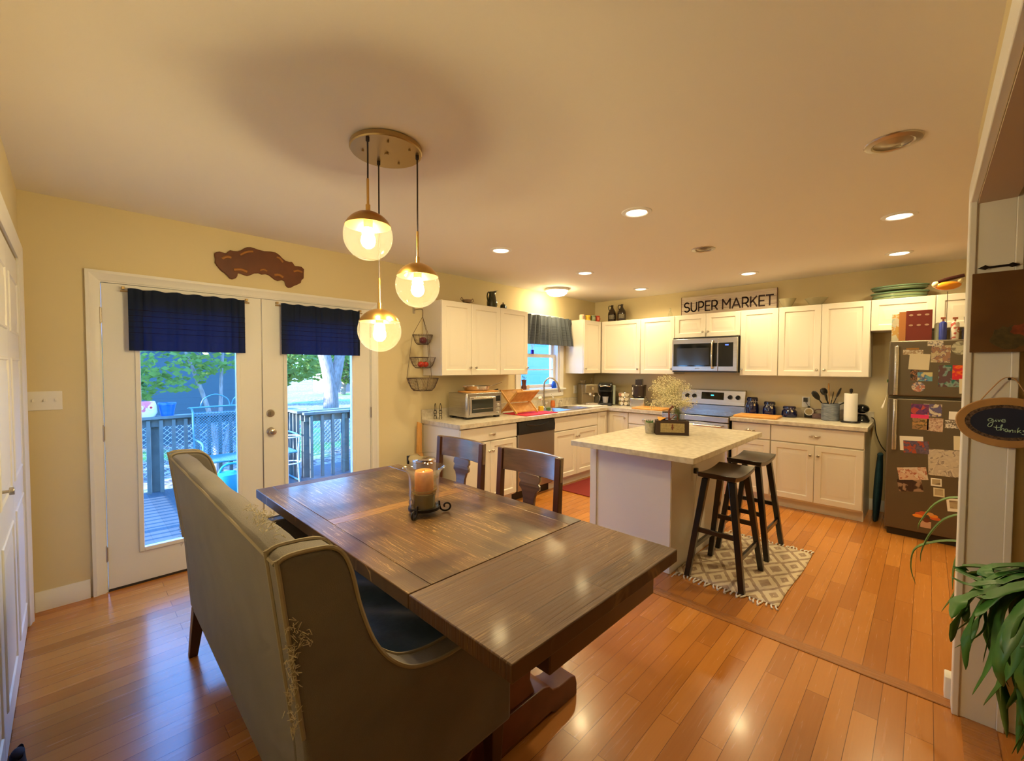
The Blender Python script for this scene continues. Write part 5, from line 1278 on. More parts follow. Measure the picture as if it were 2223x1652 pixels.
t = thing('pod_coffee_maker', 'black single-cup coffee maker next to the pod carousel', 'coffee maker', (5.585, -0.425, ZC), math.radians(-62))
bm = B(); box(bm, -0.095, 0.095, 0.0, 0.20, 0.0, 0.30); obj('tower', bm, M['blackglass'], t, bevel=0.02, seg=3)
bm = B(); prism(bm, [(-0.13, 0.20), (-0.135, 0.29), (-0.10, 0.325), (0.02, 0.335), (0.12, 0.32), (0.12, 0.20)], 'x', -0.095, 0.095); obj('head', bm, M['blackglass'], t, bevel=0.015, seg=3)
bm = B(); box(bm, -0.09, 0.09, -0.13, 0.0, 0.0, 0.035); obj('drip_tray', bm, M['black'], t, bevel=0.006)
bm = B(); box(bm, 0.097, 0.135, -0.02, 0.18, 0.01, 0.285); obj('water_tank', bm, mat('tank_plastic', (0.50, 0.56, 0.50), 0.15, trans=0.35), t, bevel=0.006)
bm = B(); tube(bm, [(-0.07, -0.134, 0.275), (0, -0.142, 0.285), (0.07, -0.134, 0.275)], 0.006, 8); obj('lid_handle', bm, M['chrome'], t)
t = thing('mug', 'grey ribbed mug on the drip tray of the black coffee maker', 'mug', (5.585-0.060*math.sin(math.radians(62)), -0.425-0.060*math.cos(math.radians(62)), ZC+0.0355))
bm = B(); lathe(bm, [(0, 0), (0.030, 0), (0.036, 0.02), (0.042, 0.085), (0.045, 0.09), (0.041, 0.09), (0.034, 0.02), (0, 0.008)], 28); obj('cup', bm, mat('grey_mug', (0.42, 0.40, 0.42), 0.35), t)

t = thing('pod_carousel', 'round wire carousel filled with coffee pods beside the food processor', 'pod holder', (5.69, -0.665, ZC))
bm = B(); lathe(bm, [(0, 0), (0.075, 0), (0.075, 0.006), (0, 0.008)], 28); cyl(bm, (0, 0, 0.006), (0, 0, 0.205), 0.004, n=8); sphere(bm, (0, 0, 0.208), 0.009, 10); obj('stand', bm, M['chrome'], t)
for z in (0.008, 0.068, 0.128, 0.186):
    bm = B(); tube(bm, [(0.070*math.cos(a*PI/12), 0.070*math.sin(a*PI/12), z) for a in range(24)], 0.002, 5, closed=True); obj('ring', bm, M['chrome'], t)
pods = [mat('pod_foil', (0.74, 0.66, 0.52), 0.4), mat('pod_foil_pink', (0.62, 0.30, 0.22), 0.4), mat('pod_foil_gold', (0.55, 0.47, 0.22), 0.35)]
first = None; idx = 0
for lv in range(3):
    for k in range(8):
        a = k*PI/4 + lv*0.12; idx += 1
        if idx in (1, 2, 3):
            bm = B(); lathe(bm, [(0, -0.034), (0.017, -0.034), (0.022, 0.0), (0.0245, 0.001), (0.0245, 0.003), (0, 0.003)], 18)
            me_o = obj('pod', bm, pods[idx-1]);
            tag(me_o, 'round coffee pod in the wire carousel', 'coffee pod', 'coffee pods in the carousel'); protos = (protos + [me_o]) if idx > 1 else [me_o]
            o = me_o
        else:
            o = protos[(idx*5 + k) % 3 if (idx % 4 == 0) else 0].copy(); C.objects.link(o)
        o['label'] = '%s coffee pod in the %s row of the wire carousel' % ({'pod_foil': 'cream', 'pod_foil_pink': 'pink', 'pod_foil_gold': 'gold'}[o.data.materials[0].name.split('.')[0]], ('bottom', 'middle', 'top')[lv])
        o.location = (5.69+0.072*math.cos(a), -0.665+0.072*math.sin(a), ZC+0.038+lv*0.059); o.rotation_euler = (0, PI/2, a)

t = thing('food_processor', 'food processor with smoky work bowl left of the flowers', 'food processor', (5.70, -0.885, ZC), math.radians(-75))
bm = B(); box(bm, -0.10, 0.10, -0.11, 0.10, 0.0, 0.125); obj('base', bm, M['steel'], t, bevel=0.015, seg=3)
smoky = mat('smoky_plastic', (0.035, 0.024, 0.022), 0.15, coat=0.3)
bm = B(); lathe(bm, [(0, 0.13), (0.075, 0.13), (0.095, 0.155), (0.098, 0.285), (0.102, 0.29), (0.095, 0.305), (0, 0.308)], 32); obj('work_bowl', bm, smoky, t)
bm = B(); box(bm, -0.045, 0.045, -0.04, 0.06, 0.30, 0.385); obj('feed_tube', bm, smoky, t, bevel=0.008)
bm = B(); tube(bm, spline([(-0.05, -0.10, 0.275), (-0.055, -0.135, 0.26), (-0.055, -0.135, 0.19), (-0.05, -0.10, 0.165)], 5), 0.011, 10); obj('handle', bm, smoky, t)
bm = B(); box(bm, -0.058, -0.048, -0.149, -0.146, 0.175, 0.275); obj('handle_stripe', bm, M['white'], t)
bm = B(); lathe(bm, [(0.05, 0.125), (0.048, 0.14), (0, 0.14)], 24); obj('hub', bm, M['white'], t)

def board(name, label, loc, w, d, th, rz=0.0, m=None):
    bm = B(); box(bm, 0, w, 0, d, 0, th); return tag(obj(name, bm, m or M['boardwood'], None, loc=loc, rotz=rz, bevel=0.006, seg=3), label, 'cutting board')
board('cutting_board', 'wooden cutting board behind the flowers, left of the stove', (5.345, -1.385, ZC), 0.30, 0.42, 0.022)
board('cutting_board', 'long wooden cutting board lying right of the stove', (5.36, -2.63, ZC), 0.32, 0.42, 0.022, math.radians(2))

# canisters
def canister(label, loc, r, h, rz):
    t = thing('canister', label, 'canister', loc, rz, 'cobalt blue canisters with clasp lids')
    bm = B(); lathe(bm, [(0, 0), (r*0.82, 0), (r*0.97, h*0.06), (r, h*0.30), (r*0.96, h*0.55), (r*0.76, h*0.68), (r*0.74, h*0.74), (0, h*0.74)], 40); obj('jar', bm, M['cobalt'], t)
    bm = B(); lathe(bm, [(r*0.80, h*0.76), (r*0.84, h*0.78), (r*0.82, h*0.93), (r*0.70, h*0.985), (0, h)], 40); obj('lid', bm, M['cobalt'], t)
    bm = B(); tube(bm, [(r*0.81*math.cos(a*PI/12), r*0.81*math.sin(a*PI/12), h*0.755) for a in range(24)], 0.002, 5, closed=True)
    tube(bm, spline([(-r*0.88, -0.014, h*0.86), (-r*0.98, -0.008, h*0.70), (-r*1.02, 0, h*0.58), (-r*0.98, 0.008, h*0.70), (-r*0.88, 0.014, h*0.86)], 4), 0.0022, 6); obj('clasp', bm, M['chrome'], t)
    bm = B(); cyl(bm, (-r*1.01, 0, h*0.56), (-r*1.04, 0, h*0.56), 0.010, n=14); obj('clasp_disc', bm, M['chrome'], t)
    return t
canister('tallest cobalt blue canister, closest to the stove', (5.79, -2.285, ZC), 0.072, 0.205, math.radians(32))
canister('middle-sized cobalt blue canister between the tall and short ones', (5.79, -2.465, ZC), 0.070, 0.165, math.radians(32))
canister('shortest, squat cobalt blue canister, right of the other two', (5.77, -2.665, ZC), 0.076, 0.125, math.radians(30))
t = thing('small_clock', 'small round-faced black clock between the blue canister and the crock', 'clock', (5.86, -2.83, ZC), -PI/2+math.radians(12))
bm = B(); box(bm, -0.04, 0.04, -0.012, 0.03, 0, 0.085); obj('case', bm, M['black'], t, bevel=0.006)
bm = B(); cyl(bm, (0, -0.012, 0.068), (0, -0.020, 0.068), 0.042, n=32); obj('bezel', bm, M['white'], t)
bm = B(); cyl(bm, (0, -0.020, 0.068), (0, -0.0215, 0.068), 0.033, n=32); obj('dial', bm, mat('clock_dial', (0.42, 0.33, 0.18), 0.5), t)
bm = B(); box(bm, -0.012, 0.012, -0.005, 0.02, 0.11, 0.125); obj('top_button', bm, M['black'], t)
t = thing('small_basket', 'small arched grey-brown wooden box left of the utensil crock', 'box', (5.84, -2.93, ZC), -PI/2+math.radians(10))
bm = B(); box(bm, -0.065, 0.065, 0, 0.06, 0, 0.05); obj('body', bm, mat('taupe_wood', (0.17, 0.10, 0.10), 0.6, col2=(0.30, 0.20, 0.19), cscale=40, cstretch=(1,1,4)), t, bevel=0.003)
bm = B(); tube(bm, spline([(-0.045, 0.03, 0.048), (-0.04, 0.03, 0.085), (0, 0.03, 0.098), (0.04, 0.03, 0.085), (0.045, 0.03, 0.048)], 5), 0.005, 8); obj('handle', bm, mat('taupe_handle', (0.17, 0.10, 0.09), 0.6), t)
t = thing('utensil_crock', 'grey-blue ribbed crock full of cooking utensils', 'utensil crock', (5.73, -3.04, ZC))
bm = B(); prof = [(0, 0), (0.072, 0)]
for i in range(14):
    z = 0.006 + i*0.0118; prof += [(0.078, z), (0.080, z+0.004), (0.078, z+0.008), (0.0755, z+0.0115)]
prof += [(0.079, 0.175), (0.074, 0.177), (0.070, 0.17), (0.070, 0.02), (0, 0.02)]
lathe(bm, prof, 40); obj('crock', bm, mat('crock_glaze', (0.10, 0.12, 0.16), 0.3, col2=(0.22, 0.24, 0.28), cscale=60, cstretch=(.2,.2,3)), t)
def utensil(nm, label, base, tip, head, m, hm, hl=0.07, hr=0.03, fl=0.3):
    u = thing(nm, label, 'utensil', (5.73, -3.04, ZC), group='utensils in the crock')
    b_, t_ = Vector(base), Vector(tip); d = (t_-b_).normalized()
    bm = B(); tube(bm, [b_, t_-d*hl], 0.006, 8, flat=0.7); obj('handle', bm, m, u)
    bm = B(); pts = [t_-d*hl, t_-d*hl*0.75, t_-d*hl*0.4, t_-d*hl*0.1, t_]; tube(bm, pts, [0.007, hr*0.8, hr, hr*0.75, hr*0.25], 14, flat=fl); obj(head, bm, hm, u)
dk = M['black']
utensil('spatula', 'black spatula leaning far left in the crock', (0.02, -0.02, 0.03), (-0.02, 0.155, 0.30), 'blade', dk, dk, 0.11, 0.030, 0.2)
utensil('ladle', 'black ladle in the crock, behind the left spatula', (0.03, -0.03, 0.03), (0.01, 0.075, 0.335), 'bowl', dk, dk, 0.08, 0.042, 0.8)
utensil('serving_fork', 'dark serving spoon upright in the left of the crock', (-0.03, -0.01, 0.03), (-0.03, 0.045, 0.29), 'bowl', dk, dk, 0.10, 0.032, 0.35)
utensil('wooden_spoon', 'tall wooden spoon standing highest in the crock', (0.0, 0.0, 0.03), (0.0, 0.022, 0.39), 'bowl', M['bamboo'], M['bamboo'], 0.085, 0.026, 0.3)
utensil('turner', 'black slotted turner in the middle right of the crock', (-0.01, 0.02, 0.03), (0.0, -0.025, 0.305), 'blade', dk, dk, 0.09, 0.022, 0.2)
utensil('serving_spoon', 'big black spoon leaning to the right in the crock', (0.0, 0.03, 0.03), (0.0, -0.085, 0.345), 'bowl', dk, dk, 0.115, 0.038, 0.3)
utensil('tongs', 'dark handle sticking out low over the crock edge to the right', (0.0, 0.04, 0.09), (-0.02, -0.16, 0.225), 'grip', dk, dk, 0.08, 0.010, 0.7)
t = thing('paper_towel_holder', 'roll of white paper towels upright on a black holder', 'paper towels', (5.655, -3.215, ZC))
bm = B(); lathe(bm, [(0, 0), (0.078, 0), (0.080, 0.006), (0.074, 0.012), (0, 0.014)], 32); cyl(bm, (0, 0, 0.012), (0, 0, 0.315), 0.006, n=10); lathe(bm, [(0, 0.30), (0.010, 0.302), (0.014, 0.315), (0.013, 0.338), (0, 0.345)], 16); obj('holder', bm, M['iron'], t)
bm = B(); lathe(bm, [(0.019, 0.016), (0.054, 0.016), (0.055, 0.02), (0.055, 0.288), (0.054, 0.292), (0.019, 0.292)], 40); obj('paper_roll', bm, M['paper'], t)
t = thing('small_appliance', 'black appliance behind the paper towels at the worktop end', 'small appliance', (5.80, -3.29, ZC), math.radians(-80))
bm = B(); lathe(bm, [(0, 0), (0.062, 0), (0.066, 0.02), (0.05, 0.06), (0.03, 0.08), (0, 0.08)], 28); obj('base', bm, M['blackglass'], t)
bm = B(); sphere(bm, (0, 0.0, 0.135), 0.062, 24, sx=1.0, sy=1.15, sz=0.75); obj('head', bm, M['blackglass'], t)
bm = B(); cyl(bm, (-0.062, -0.03, 0.03), (-0.075, -0.035, 0.03), 0.012, n=14); obj('badge', bm, M['brass'], t)
cp_ = B(); tube(cp_, spline([(5.88, -3.362, 0.96), (5.90, -3.385, 0.93), (5.90, -3.40, 0.80), (5.91, -3.44, 0.68), (5.91, -3.50, 0.60), (5.905, -3.58, 0.55)], 6), 0.004, 6)
tag(obj('power_cord', cp_, M['black']), 'dark power cord hanging down the wall beside the refrigerator', 'cord')
bm = B(); box(bm, -0.018, 0.018, -0.045, -0.0095, 0.005, 0.05); tube(bm, spline([(0, -0.03, 0.006), (0.02, -0.02, -0.03), (0.07, -0.012, -0.09), (0.09, -0.02, -0.125)], 5), 0.0022, 5)
tag(obj('plug_adapter', bm, M['black'], None, loc=(XB, -2.79, 1.08), rotz=-PI/2, bevel=0.002), 'black plug and cord in the outlet above the worktop clock', 'plug')

# ================================================================== ISLAND TOP
IZ = 0.9145
t = thing('crate_planter', 'small dark wooden box with burlap front and pumpkin decor on the island', 'decor box', (3.505, -2.185, IZ), math.radians(-57))
# local x along its long front, y into the box
L_, D_, Hh_ = 0.255, 0.085, 0.118
bm = B()
box(bm, 0, L_, 0, 0.012, 0, Hh_); box(bm, 0, L_, D_-0.012, D_, 0, Hh_); box(bm, 0, 0.012, 0.012, D_-0.012, 0, Hh_); box(bm, L_-0.012, L_, 0.012, D_-0.012, 0, Hh_); box(bm, 0.012, L_-0.012, 0.012, D_-0.012, 0, 0.01)
obj('frame_box', bm, mat('espresso_wood', (0.035, 0.018, 0.012), 0.5), t, bevel=0.002)
bm = B(); box(bm, 0.035, L_-0.035, -0.0015, 0.0, 0.022, Hh_-0.022); obj('burlap_panel', bm, mat('burlap', (0.36, 0.28, 0.13), 0.95, col2=(0.26, 0.20, 0.09), cscale=70), t)
bm = B(); box(bm, 0.122, 0.132, -0.003, -0.0015, 0.045, 0.09); box(bm, 0.115, 0.139, -0.003, -0.0015, 0.058, 0.064); obj('motif', bm, M['redwood'], t)
t2 = thing('artificial_leaf_sprig', 'brown bow and orange leaf tucked into the dark wooden box', 'decoration', (3.565, -2.225, IZ+0.07))
bm = B(); grid(bm, lambda u, v: (-0.06+0.11*u*math.cos(0.9)-0.0, 0.05-0.10*u, 0.045+0.035*math.sin(PI*u)*(1-0.4*abs(2*v-1)) + 0.0*v) if False else (-0.045+0.10*u+0.02*(v-0.5)*math.sin(PI*u), 0.02+0.05*(v-0.5)*math.sin(PI*u)*1.6, 0.042+0.028*math.sin(PI*u)), 8, 4); obj('orange_leaf', bm, mat('orange_leaf', (0.72, 0.28, 0.02), 0.6), t2, solid=0.0015)
bm = B(); tube(bm, spline([(0.035, -0.03, -0.02), (0.05, -0.02, 0.07), (0.03, -0.03, 0.13), (0.05, -0.05, 0.16)], 4), [0.008]*12+[0.014], 8); tube(bm, spline([(0.045, -0.03, 0.05), (0.09, -0.06, 0.09), (0.10, -0.07, 0.04), (0.05, -0.04, 0.03)], 4), 0.004, 6); obj('bow_stem', bm, M['redwood'], t2)
t = thing('small_pot', 'small weathered tin pot with green succulent left of the dark box', 'plant pot', (3.555, -2.110, IZ))
bm = B(); lathe(bm, [(0, 0), (0.036, 0), (0.038, 0.004), (0.046, 0.088), (0.048, 0.092), (0.043, 0.092), (0.038, 0.07), (0, 0.07)], 28); obj('pot', bm, mat('weathered_tin', (0.42, 0.39, 0.31), 0.6, col2=(0.22, 0.19, 0.15), cscale=35, ramp=(0.45, 0.75)), t)
for i in range(9):
    a = i*2.4; r = 0.006+0.003*i
    bm = B(); tube(bm, [(r*0.4*math.cos(a), r*0.4*math.sin(a), 0.068), (r*math.cos(a), r*math.sin(a), 0.09), (r*1.4*math.cos(a), r*1.4*math.sin(a), 0.115-0.001*i)], [0.006, 0.009, 0.001], 7, flat=0.5); obj('succulent_leaf', bm, M['leaf'], t)
t = thing('glass_vase', 'clear square glass vase of flower stems right of the dark box', 'vase', (3.80, -2.235, IZ), math.radians(-50))
bm = B(); s = 0.045; hh = 0.175
for x0, x1, y0, y1 in ((-s, s, -s, -s+.004), (-s, s, s-.004, s), (-s, -s+.004, -s+.004, s-.004), (s-.004, s, -s+.004, s-.004)): box(bm, x0, x1, y0, y1, 0.0, hh)
box(bm, -s+.004, s-.004, -s+.004, s-.004, 0, 0.012)
obj('glass_body', bm, M['clear'], t)
random.seed(21)
bs = B(); bf = B(); bl = B()
heads = []
for i in range(46):
    a = random.uniform(0, 2*PI); rr = random.uniform(0.02, 0.165)**1.0; zt = 0.20 + random.uniform(0.02, 0.27)*(1-0.4*(rr/0.17)**2)
    px_, py_ = rr*math.cos(a)-0.035, rr*math.sin(a)+0.035
    tube(bs, spline([(random.uniform(-.025, .025), random.uniform(-.025, .025), 0.015), (random.uniform(-.02, .02), random.uniform(-.02, .02), 0.15), (px_*0.55, py_*0.55, 0.15+zt*0.35), (px_*0.85, py_*0.85, zt*0.92)], 4), 0.0009, 4)
    for k in range(44):
        q = Vector((px_, py_, zt)) + Vector((random.gauss(0, .024), random.gauss(0, .024), random.gauss(0, .019)))
        heads.append(q)
for q in heads:
    r = random.uniform(0.003, 0.0068); vs = [bf.verts.new(q+Vector(d)*r) for d in ((1,0,0), (-1,0,0), (0,1,0), (0,-1,0), (0,0,1), (0,0,-1))]
    for f in ((0,2,4), (2,1,4), (1,3,4), (3,0,4), (2,0,5), (1,2,5), (3,1,5), (0,3,5)): bf.faces.new([vs[i] for i in f])
    if random.random() < 0.2:
        p2 = q + (Vector((0, 0, 0.18))-q)*0.16; tube(bs, [q, p2], 0.0004, 3)
fl = tag(obj('dried_flowers', bf, mat('gypsophila', (0.72, 0.66, 0.42), 0.8), None, loc=(3.80, -2.235, IZ+0.0135)), "big cloud of cream baby's breath flowers in the island's glass vase", 'flowers', kind='stuff')
obj('stems', bs, mat('flower_stem', (0.16, 0.19, 0.05), 0.7), fl, kind='stuff')

# ================================================================== CABINET TOPS
CZ = 2.1225
t = thing('silver_bowl', 'small two-handled silver bowl on the left wall cabinet', 'bowl', (3.14, -0.24, CZ))
bm = B(); lathe(bm, [(0, 0), (0.03, 0), (0.02, 0.01), (0.045, 0.02), (0.055, 0.045), (0.052, 0.046), (0.04, 0.022), (0, 0.015)], 24); obj('body', bm, mat('tarnished_silver', (0.28, 0.20, 0.13), 0.3, metal=0.9), t)
for s in (-1, 1):
    bm = B(); tube(bm, spline([(s*0.05, 0, 0.04), (s*0.075, 0, 0.065), (s*0.085, 0, 0.04), (s*0.05, 0, 0.02)], 5), 0.0035, 6); obj('handle', bm, mat('tarnished_handle', (0.22, 0.16, 0.10), 0.35, metal=0.9), t)
t = thing('pitcher', 'dark green glazed pitcher on the wall cabinet above the toaster oven', 'pitcher', (3.52, -0.22, CZ))
dg = mat('dark_green_glaze', (0.025, 0.028, 0.012), 0.15, coat=0.5)
bm = B(); lathe(bm, [(0, 0), (0.050, 0), (0.060, 0.03), (0.060, 0.07), (0.045, 0.12), (0.034, 0.15), (0.038, 0.18), (0.034, 0.178), (0.030, 0.15), (0, 0.10)], 28)
for v in bm.verts:
    if v.co.z > 0.15 and v.co.x > 0: v.co.x += (v.co.z-0.15)*1.6*v.co.x/0.038; v.co.z += 0.018*v.co.x/0.05
obj('body', bm, dg, t)
bm = B(); tube(bm, spline([(-0.033, 0, 0.165), (-0.060, 0, 0.17), (-0.075, 0, 0.12), (-0.057, 0, 0.06)], 5), 0.007, 8); obj('handle', bm, dg, t)
t = thing('lidded_pot', 'small dark lidded sugar pot right of the green pitcher', 'pot', (3.695, -0.22, CZ))
bm = B(); lathe(bm, [(0, 0), (0.028, 0), (0.038, 0.02), (0.034, 0.045), (0, 0.045)], 24); obj('body', bm, dg, t)
bm = B(); lathe(bm, [(0.034, 0.046), (0.026, 0.058), (0.006, 0.066), (0.006, 0.078), (0, 0.086)], 20); obj('lid', bm, dg, t)
bm = B(); tube(bm, spline([(0.034, 0, 0.035), (0.055, 0, 0.04), (0.052, 0, 0.018), (0.036, 0, 0.012)], 4), 0.004, 6); obj('handle', bm, dg, t)
mugcols = [((0.80, 0.68, 0.50), (0.30, 0.10, 0.12)), ((0.78, 0.50, 0.03), (0.10, 0.03, 0.03)), ((0.20, 0.26, 0.14), (0.50, 0.50, 0.36)), ((0.50, 0.06, 0.03), (0.70, 0.36, 0.20))]
for (c1, c2), x, y, lb in zip(mugcols, (5.29, 5.395, 5.483, 5.562), (-0.205, -0.235, -0.262, -0.28), ('cream mug with dark figure, leftmost on the narrow cabinet', 'yellow mug with dark figure, second in the mug row', 'green patterned mug, third in the mug row', 'red patterned mug, last in the row by the corner')):
    t = thing('mug', lb, 'mug', (x, y, CZ), group='mugs on the narrow wall cabinet')
    bm = B(); lathe(bm, [(0, 0), (0.034, 0), (0.038, 0.004), (0.038, 0.082), (0.035, 0.084), (0.034, 0.01), (0, 0.008)], 28); obj('cup', bm, mat('mug_glaze', c1, 0.25, coat=0.4), t)
    bm = B(); lathe(bm, [(0.0382, 0.022), (0.0388, 0.024), (0.0388, 0.060), (0.0382, 0.062)], 10)
    keep = [f for f in bm.faces]
    dele = [v for v in bm.verts if v.co.y > -0.005]
    bmesh.ops.delete(bm, geom=dele, context='VERTS'); obj('painted_figure', bm, mat('mug_decal', c2, 0.4), t, solid=0.0006)
    bm = B(); tube(bm, spline([(0.035, -0.005, 0.068), (0.062, -0.008, 0.06), (0.062, -0.008, 0.03), (0.036, -0.005, 0.02)], 4), 0.005, 8); obj('handle', bm, mat('mug_handle', c1, 0.25), t)
gl = mat('brown_glass', (0.022, 0.010, 0.005), 0.08, coat=0.6)
for k, (y, lb) in enumerate(((-0.385, 'left brown glass growler jug on the corner cabinet'), (-0.545, 'right brown glass growler jug on the corner cabinet'))):
    t = thing('growler_jug', lb, 'jug', (5.80, y, CZ), math.radians(-65), 'brown glass growlers')
    bm = B(); lathe(bm, [(0, 0), (0.055, 0), (0.060, 0.008), (0.060, 0.125), (0.050, 0.160), (0.026, 0.195), (0.017, 0.215), (0.017, 0.24), (0.020, 0.242), (0.020, 0.252), (0, 0.252)], 32); obj('jug_body', bm, gl, t)
    bm = B(); tube(bm, spline([(-0.018, 0, 0.235), (-0.042, 0, 0.242), (-0.052, 0, 0.215), (-0.042, 0, 0.180), (-0.030, 0, 0.188)], 5), 0.006, 8); obj('finger_handle', bm, gl, t)
    bm = B(); lathe(bm, [(0.0605, 0.045), (0.0610, 0.046), (0.0610, 0.105), (0.0605, 0.106)], 32)
    bmesh.ops.delete(bm, geom=[v for v in bm.verts if v.co.y > -0.035], context='VERTS')
    obj('faded_label', bm, mat('faded_label', (0.10, 0.085, 0.06), 0.6, col2=(0.25, 0.22, 0.16), cscale=90), t, solid=0.0005)
t = thing('glass_bottle', 'small clear glass bottle left of the SUPER MARKET sign', 'bottle', (5.80, -1.27, CZ))
bm = B(); lathe(bm, [(0, 0), (0.028, 0), (0.030, 0.005), (0.028, 0.05), (0.010, 0.09), (0.009, 0.13), (0.012, 0.132)], 24); obj('body', bm, M['clear'], t)
def glassbowl(lb, loc, r, h, foot):
    t = thing('glass_bowl', lb, 'bowl', loc, group='pale bowls on the wall cabinets')
    bm = B()
    lathe(bm, [(0, 0), (r*0.42, 0), (r*0.40, 0.008), (r*0.55, h*0.25), (r, h), (r*0.96, h), (r*0.5, h*0.3), (0, 0.02)], 36)
    obj('body', bm, mat('milk_glass', (0.62, 0.56, 0.36), 0.12, trans=0.55), t)
glassbowl('pale glass bowl just right of the SUPER MARKET sign', (5.77, -2.62, CZ), 0.085, 0.105, 0.03)
glassbowl('pale glass bowl farther right of the SUPER MARKET sign', (5.77, -2.885, CZ), 0.105, 0.085, 0.03)
# stack of green platters
gr = mat('celadon_platter', (0.19, 0.25, 0.13), 0.25, coat=0.3)
gz = mat('celadon_rim', (0.12, 0.21, 0.135), 0.2, coat=0.3)
for k, (z, lb) in enumerate(((0.0, 'bottom celadon green platter of the stack above the refrigerator'), (0.085, 'top celadon green tray of the stack above the refrigerator'))):
    t = thing('serving_platter', lb, 'platter', (5.76, -3.545, CZ+z), group='green platters above the refrigerator')
    def oval(a, b, n=48): return [(a*math.cos(2*PI*i/n), b*math.sin(2*PI*i/n)) for i in range(n)]
    bm = B(); lathe(bm, [(0, 0), (0.16, 0), (0.172, 0.006), (0.180, 0.062 if k == 0 else 0.036), (0.172, 0.062 if k == 0 else 0.036), (0.165, 0.010), (0, 0.008)], 48, sx=0.72, sy=1.12); obj('dish', bm, gr, t)
    bm = B(); zt = 0.062 if k == 0 else 0.036
    tube(bm, [(0.185*0.72*math.cos(2*PI*i/48), 0.185*1.12*math.sin(2*PI*i/48), zt) for i in range(48)], 0.007, 8, closed=True); obj('rim', bm, gz, t)
    bm = B(); tube(bm, [(0.178*0.72*math.cos(2*PI*i/48), 0.178*1.12*math.sin(2*PI*i/48), zt*0.45) for i in range(48)], 0.004, 6, closed=True); obj('band', bm, gz, t)

# ================================================================== TRASH CAN, BROOM, BAG
t = thing('step_trash_can', 'round-lidded stainless steel trash can behind the far dining chair', 'trash can', (2.545, -0.34, 0))
bm = B(); lathe(bm, [(0, 0.0), (0.150, 0.0), (0.155, 0.02), (0.155, 0.57), (0, 0.57)], 48); obj('body', bm, M['steel'], t)
bm = B(); lathe(bm, [(0.158, 0.572), (0.162, 0.578), (0.162, 0.598), (0.15, 0.612), (0.10, 0.628), (0, 0.634)], 48); obj('lid', bm, M['chrome'], t)
bm = B(); box(bm, -0.10, 0.10, 0.155, 0.18, 0.52, 0.60); obj('hinge_housing', bm, M['black'], t, bevel=0.004)
bm = B(); prism(bm, [(-0.035, 0.0), (0.028, 0.0), (0.024, 0.88), (-0.022, 0.90), (-0.030, 0.6)], 'y', -0.012, 0.012)
tag(obj('wood_plank', bm, M['boardwood'], None, loc=(2.672, -0.04, 0.0), rotz=math.radians(-3), bevel=0.003), 'tall narrow orange wooden board standing between wall and worktop end', 'board')
t = thing('hanging_bag', 'narrow dark teal folded step stool between cabinet and refrigerator', 'step stool', (5.60, -3.435, 0))
tl = mat('teal_cloth', (0.006, 0.035, 0.055), 0.7, col2=(0.01, 0.055, 0.085), cscale=14)
bm = B(); 
def bag(u, v):
    a = 2*PI*u; w = 0.020+0.012*v*(1-v)*4
    return (0.13*math.cos(a)*(0.8+0.2*math.sin(v*5)), w*math.sin(a)-0.02*v, 0.004+0.63*v)
grid(bm, bag, 20, 14, closeu=True)
sphere(bm, (0, -0.02, 0.632), 0.02, 10, sx=3.5, sy=1.2)
obj('body', bm, tl, t)
t.name = 'folded_stool'

# ================================================================== REFRIGERATOR TOP
RZ = 1.7005
def rt(name, label, cat, loc, rz=0.0): return thing(name, label, cat, (loc[0], loc[1], RZ if len(loc) < 3 else loc[2]), rz)
t = rt('cereal_box', 'colourful patterned box at the left end on top of the refrigerator', 'box', (5.33, -3.565), -PI/2)
bm = B(); box(bm, -0.045, 0.045, 0.0, 0.18, 0.0, 0.245); obj('carton', bm, mapped('carton_print', [(0.50, 0.52, 0.38), (0.60, 0.58, 0.44), (0.35, 0.48, 0.46), (0.66, 0.63, 0.50), (0.58, 0.36, 0.10)], 11, 3), t, bevel=0.001)
t = rt('red_box', 'tall dark red box with two rows of dots on the refrigerator', 'box', (5.28, -3.675), -PI/2)
bm = B(); box(bm, -0.06, 0.105, 0.0, 0.20, 0.0, 0.262); bx = obj('carton', bm, mat('oxblood', (0.20, 0.018, 0.008), 0.5), t, bevel=0.002)
bm = B(); box(bm, -0.105, -0.0605, 0.002, 0.198, 0.0, 0.255); obj('orange_side', bm, mat('orange_card', (0.55, 0.22, 0.06), 0.6), t)
for z in (0.135, 0.222):
    for x in (-0.028, 0.022, 0.072):
        bm = B(); n = 16; prism(bm, [(x+0.014*math.cos(2*PI*i/n), z+0.008*math.sin(2*PI*i/n)) for i in range(n)], 'y', -0.001, 0.0); obj('printed_dot', bm, mat('dot_cream', (0.55, 0.34, 0.24), 0.6), bx)
def spray(name, label, x, y, r, h, cols, nozzle=True):
    t = rt(name, label, 'bottle', (x, y))
    bm = B(); lathe(bm, [(0, 0), (r, 0), (r, h*0.88), (r*0.8, h*0.95), (r*0.3, h), (0, h)], 24); obj('can', bm, cols, t)
    if nozzle:
        bm = B(); cyl(bm, (0, 0, h), (0, 0, h+0.02), 0.006, n=8); box(bm, -0.010, 0.010, -0.016, 0.016, h+0.018, h+0.035); obj('nozzle', bm, mat('rust_cap', (0.42, 0.14, 0.08), 0.5), t, bevel=0.003)
spray('lotion_bottle', 'pale green bottle right of the red box on the refrigerator', 5.32, -3.815, 0.022, 0.150, mat('pale_green', (0.52, 0.55, 0.38), 0.4), False)
spray('spray_can', 'blue spray can with rust-coloured nozzle on the refrigerator', 5.27, -3.845, 0.024, 0.155, mat('blue_can', (0.03, 0.05, 0.32), 0.3))
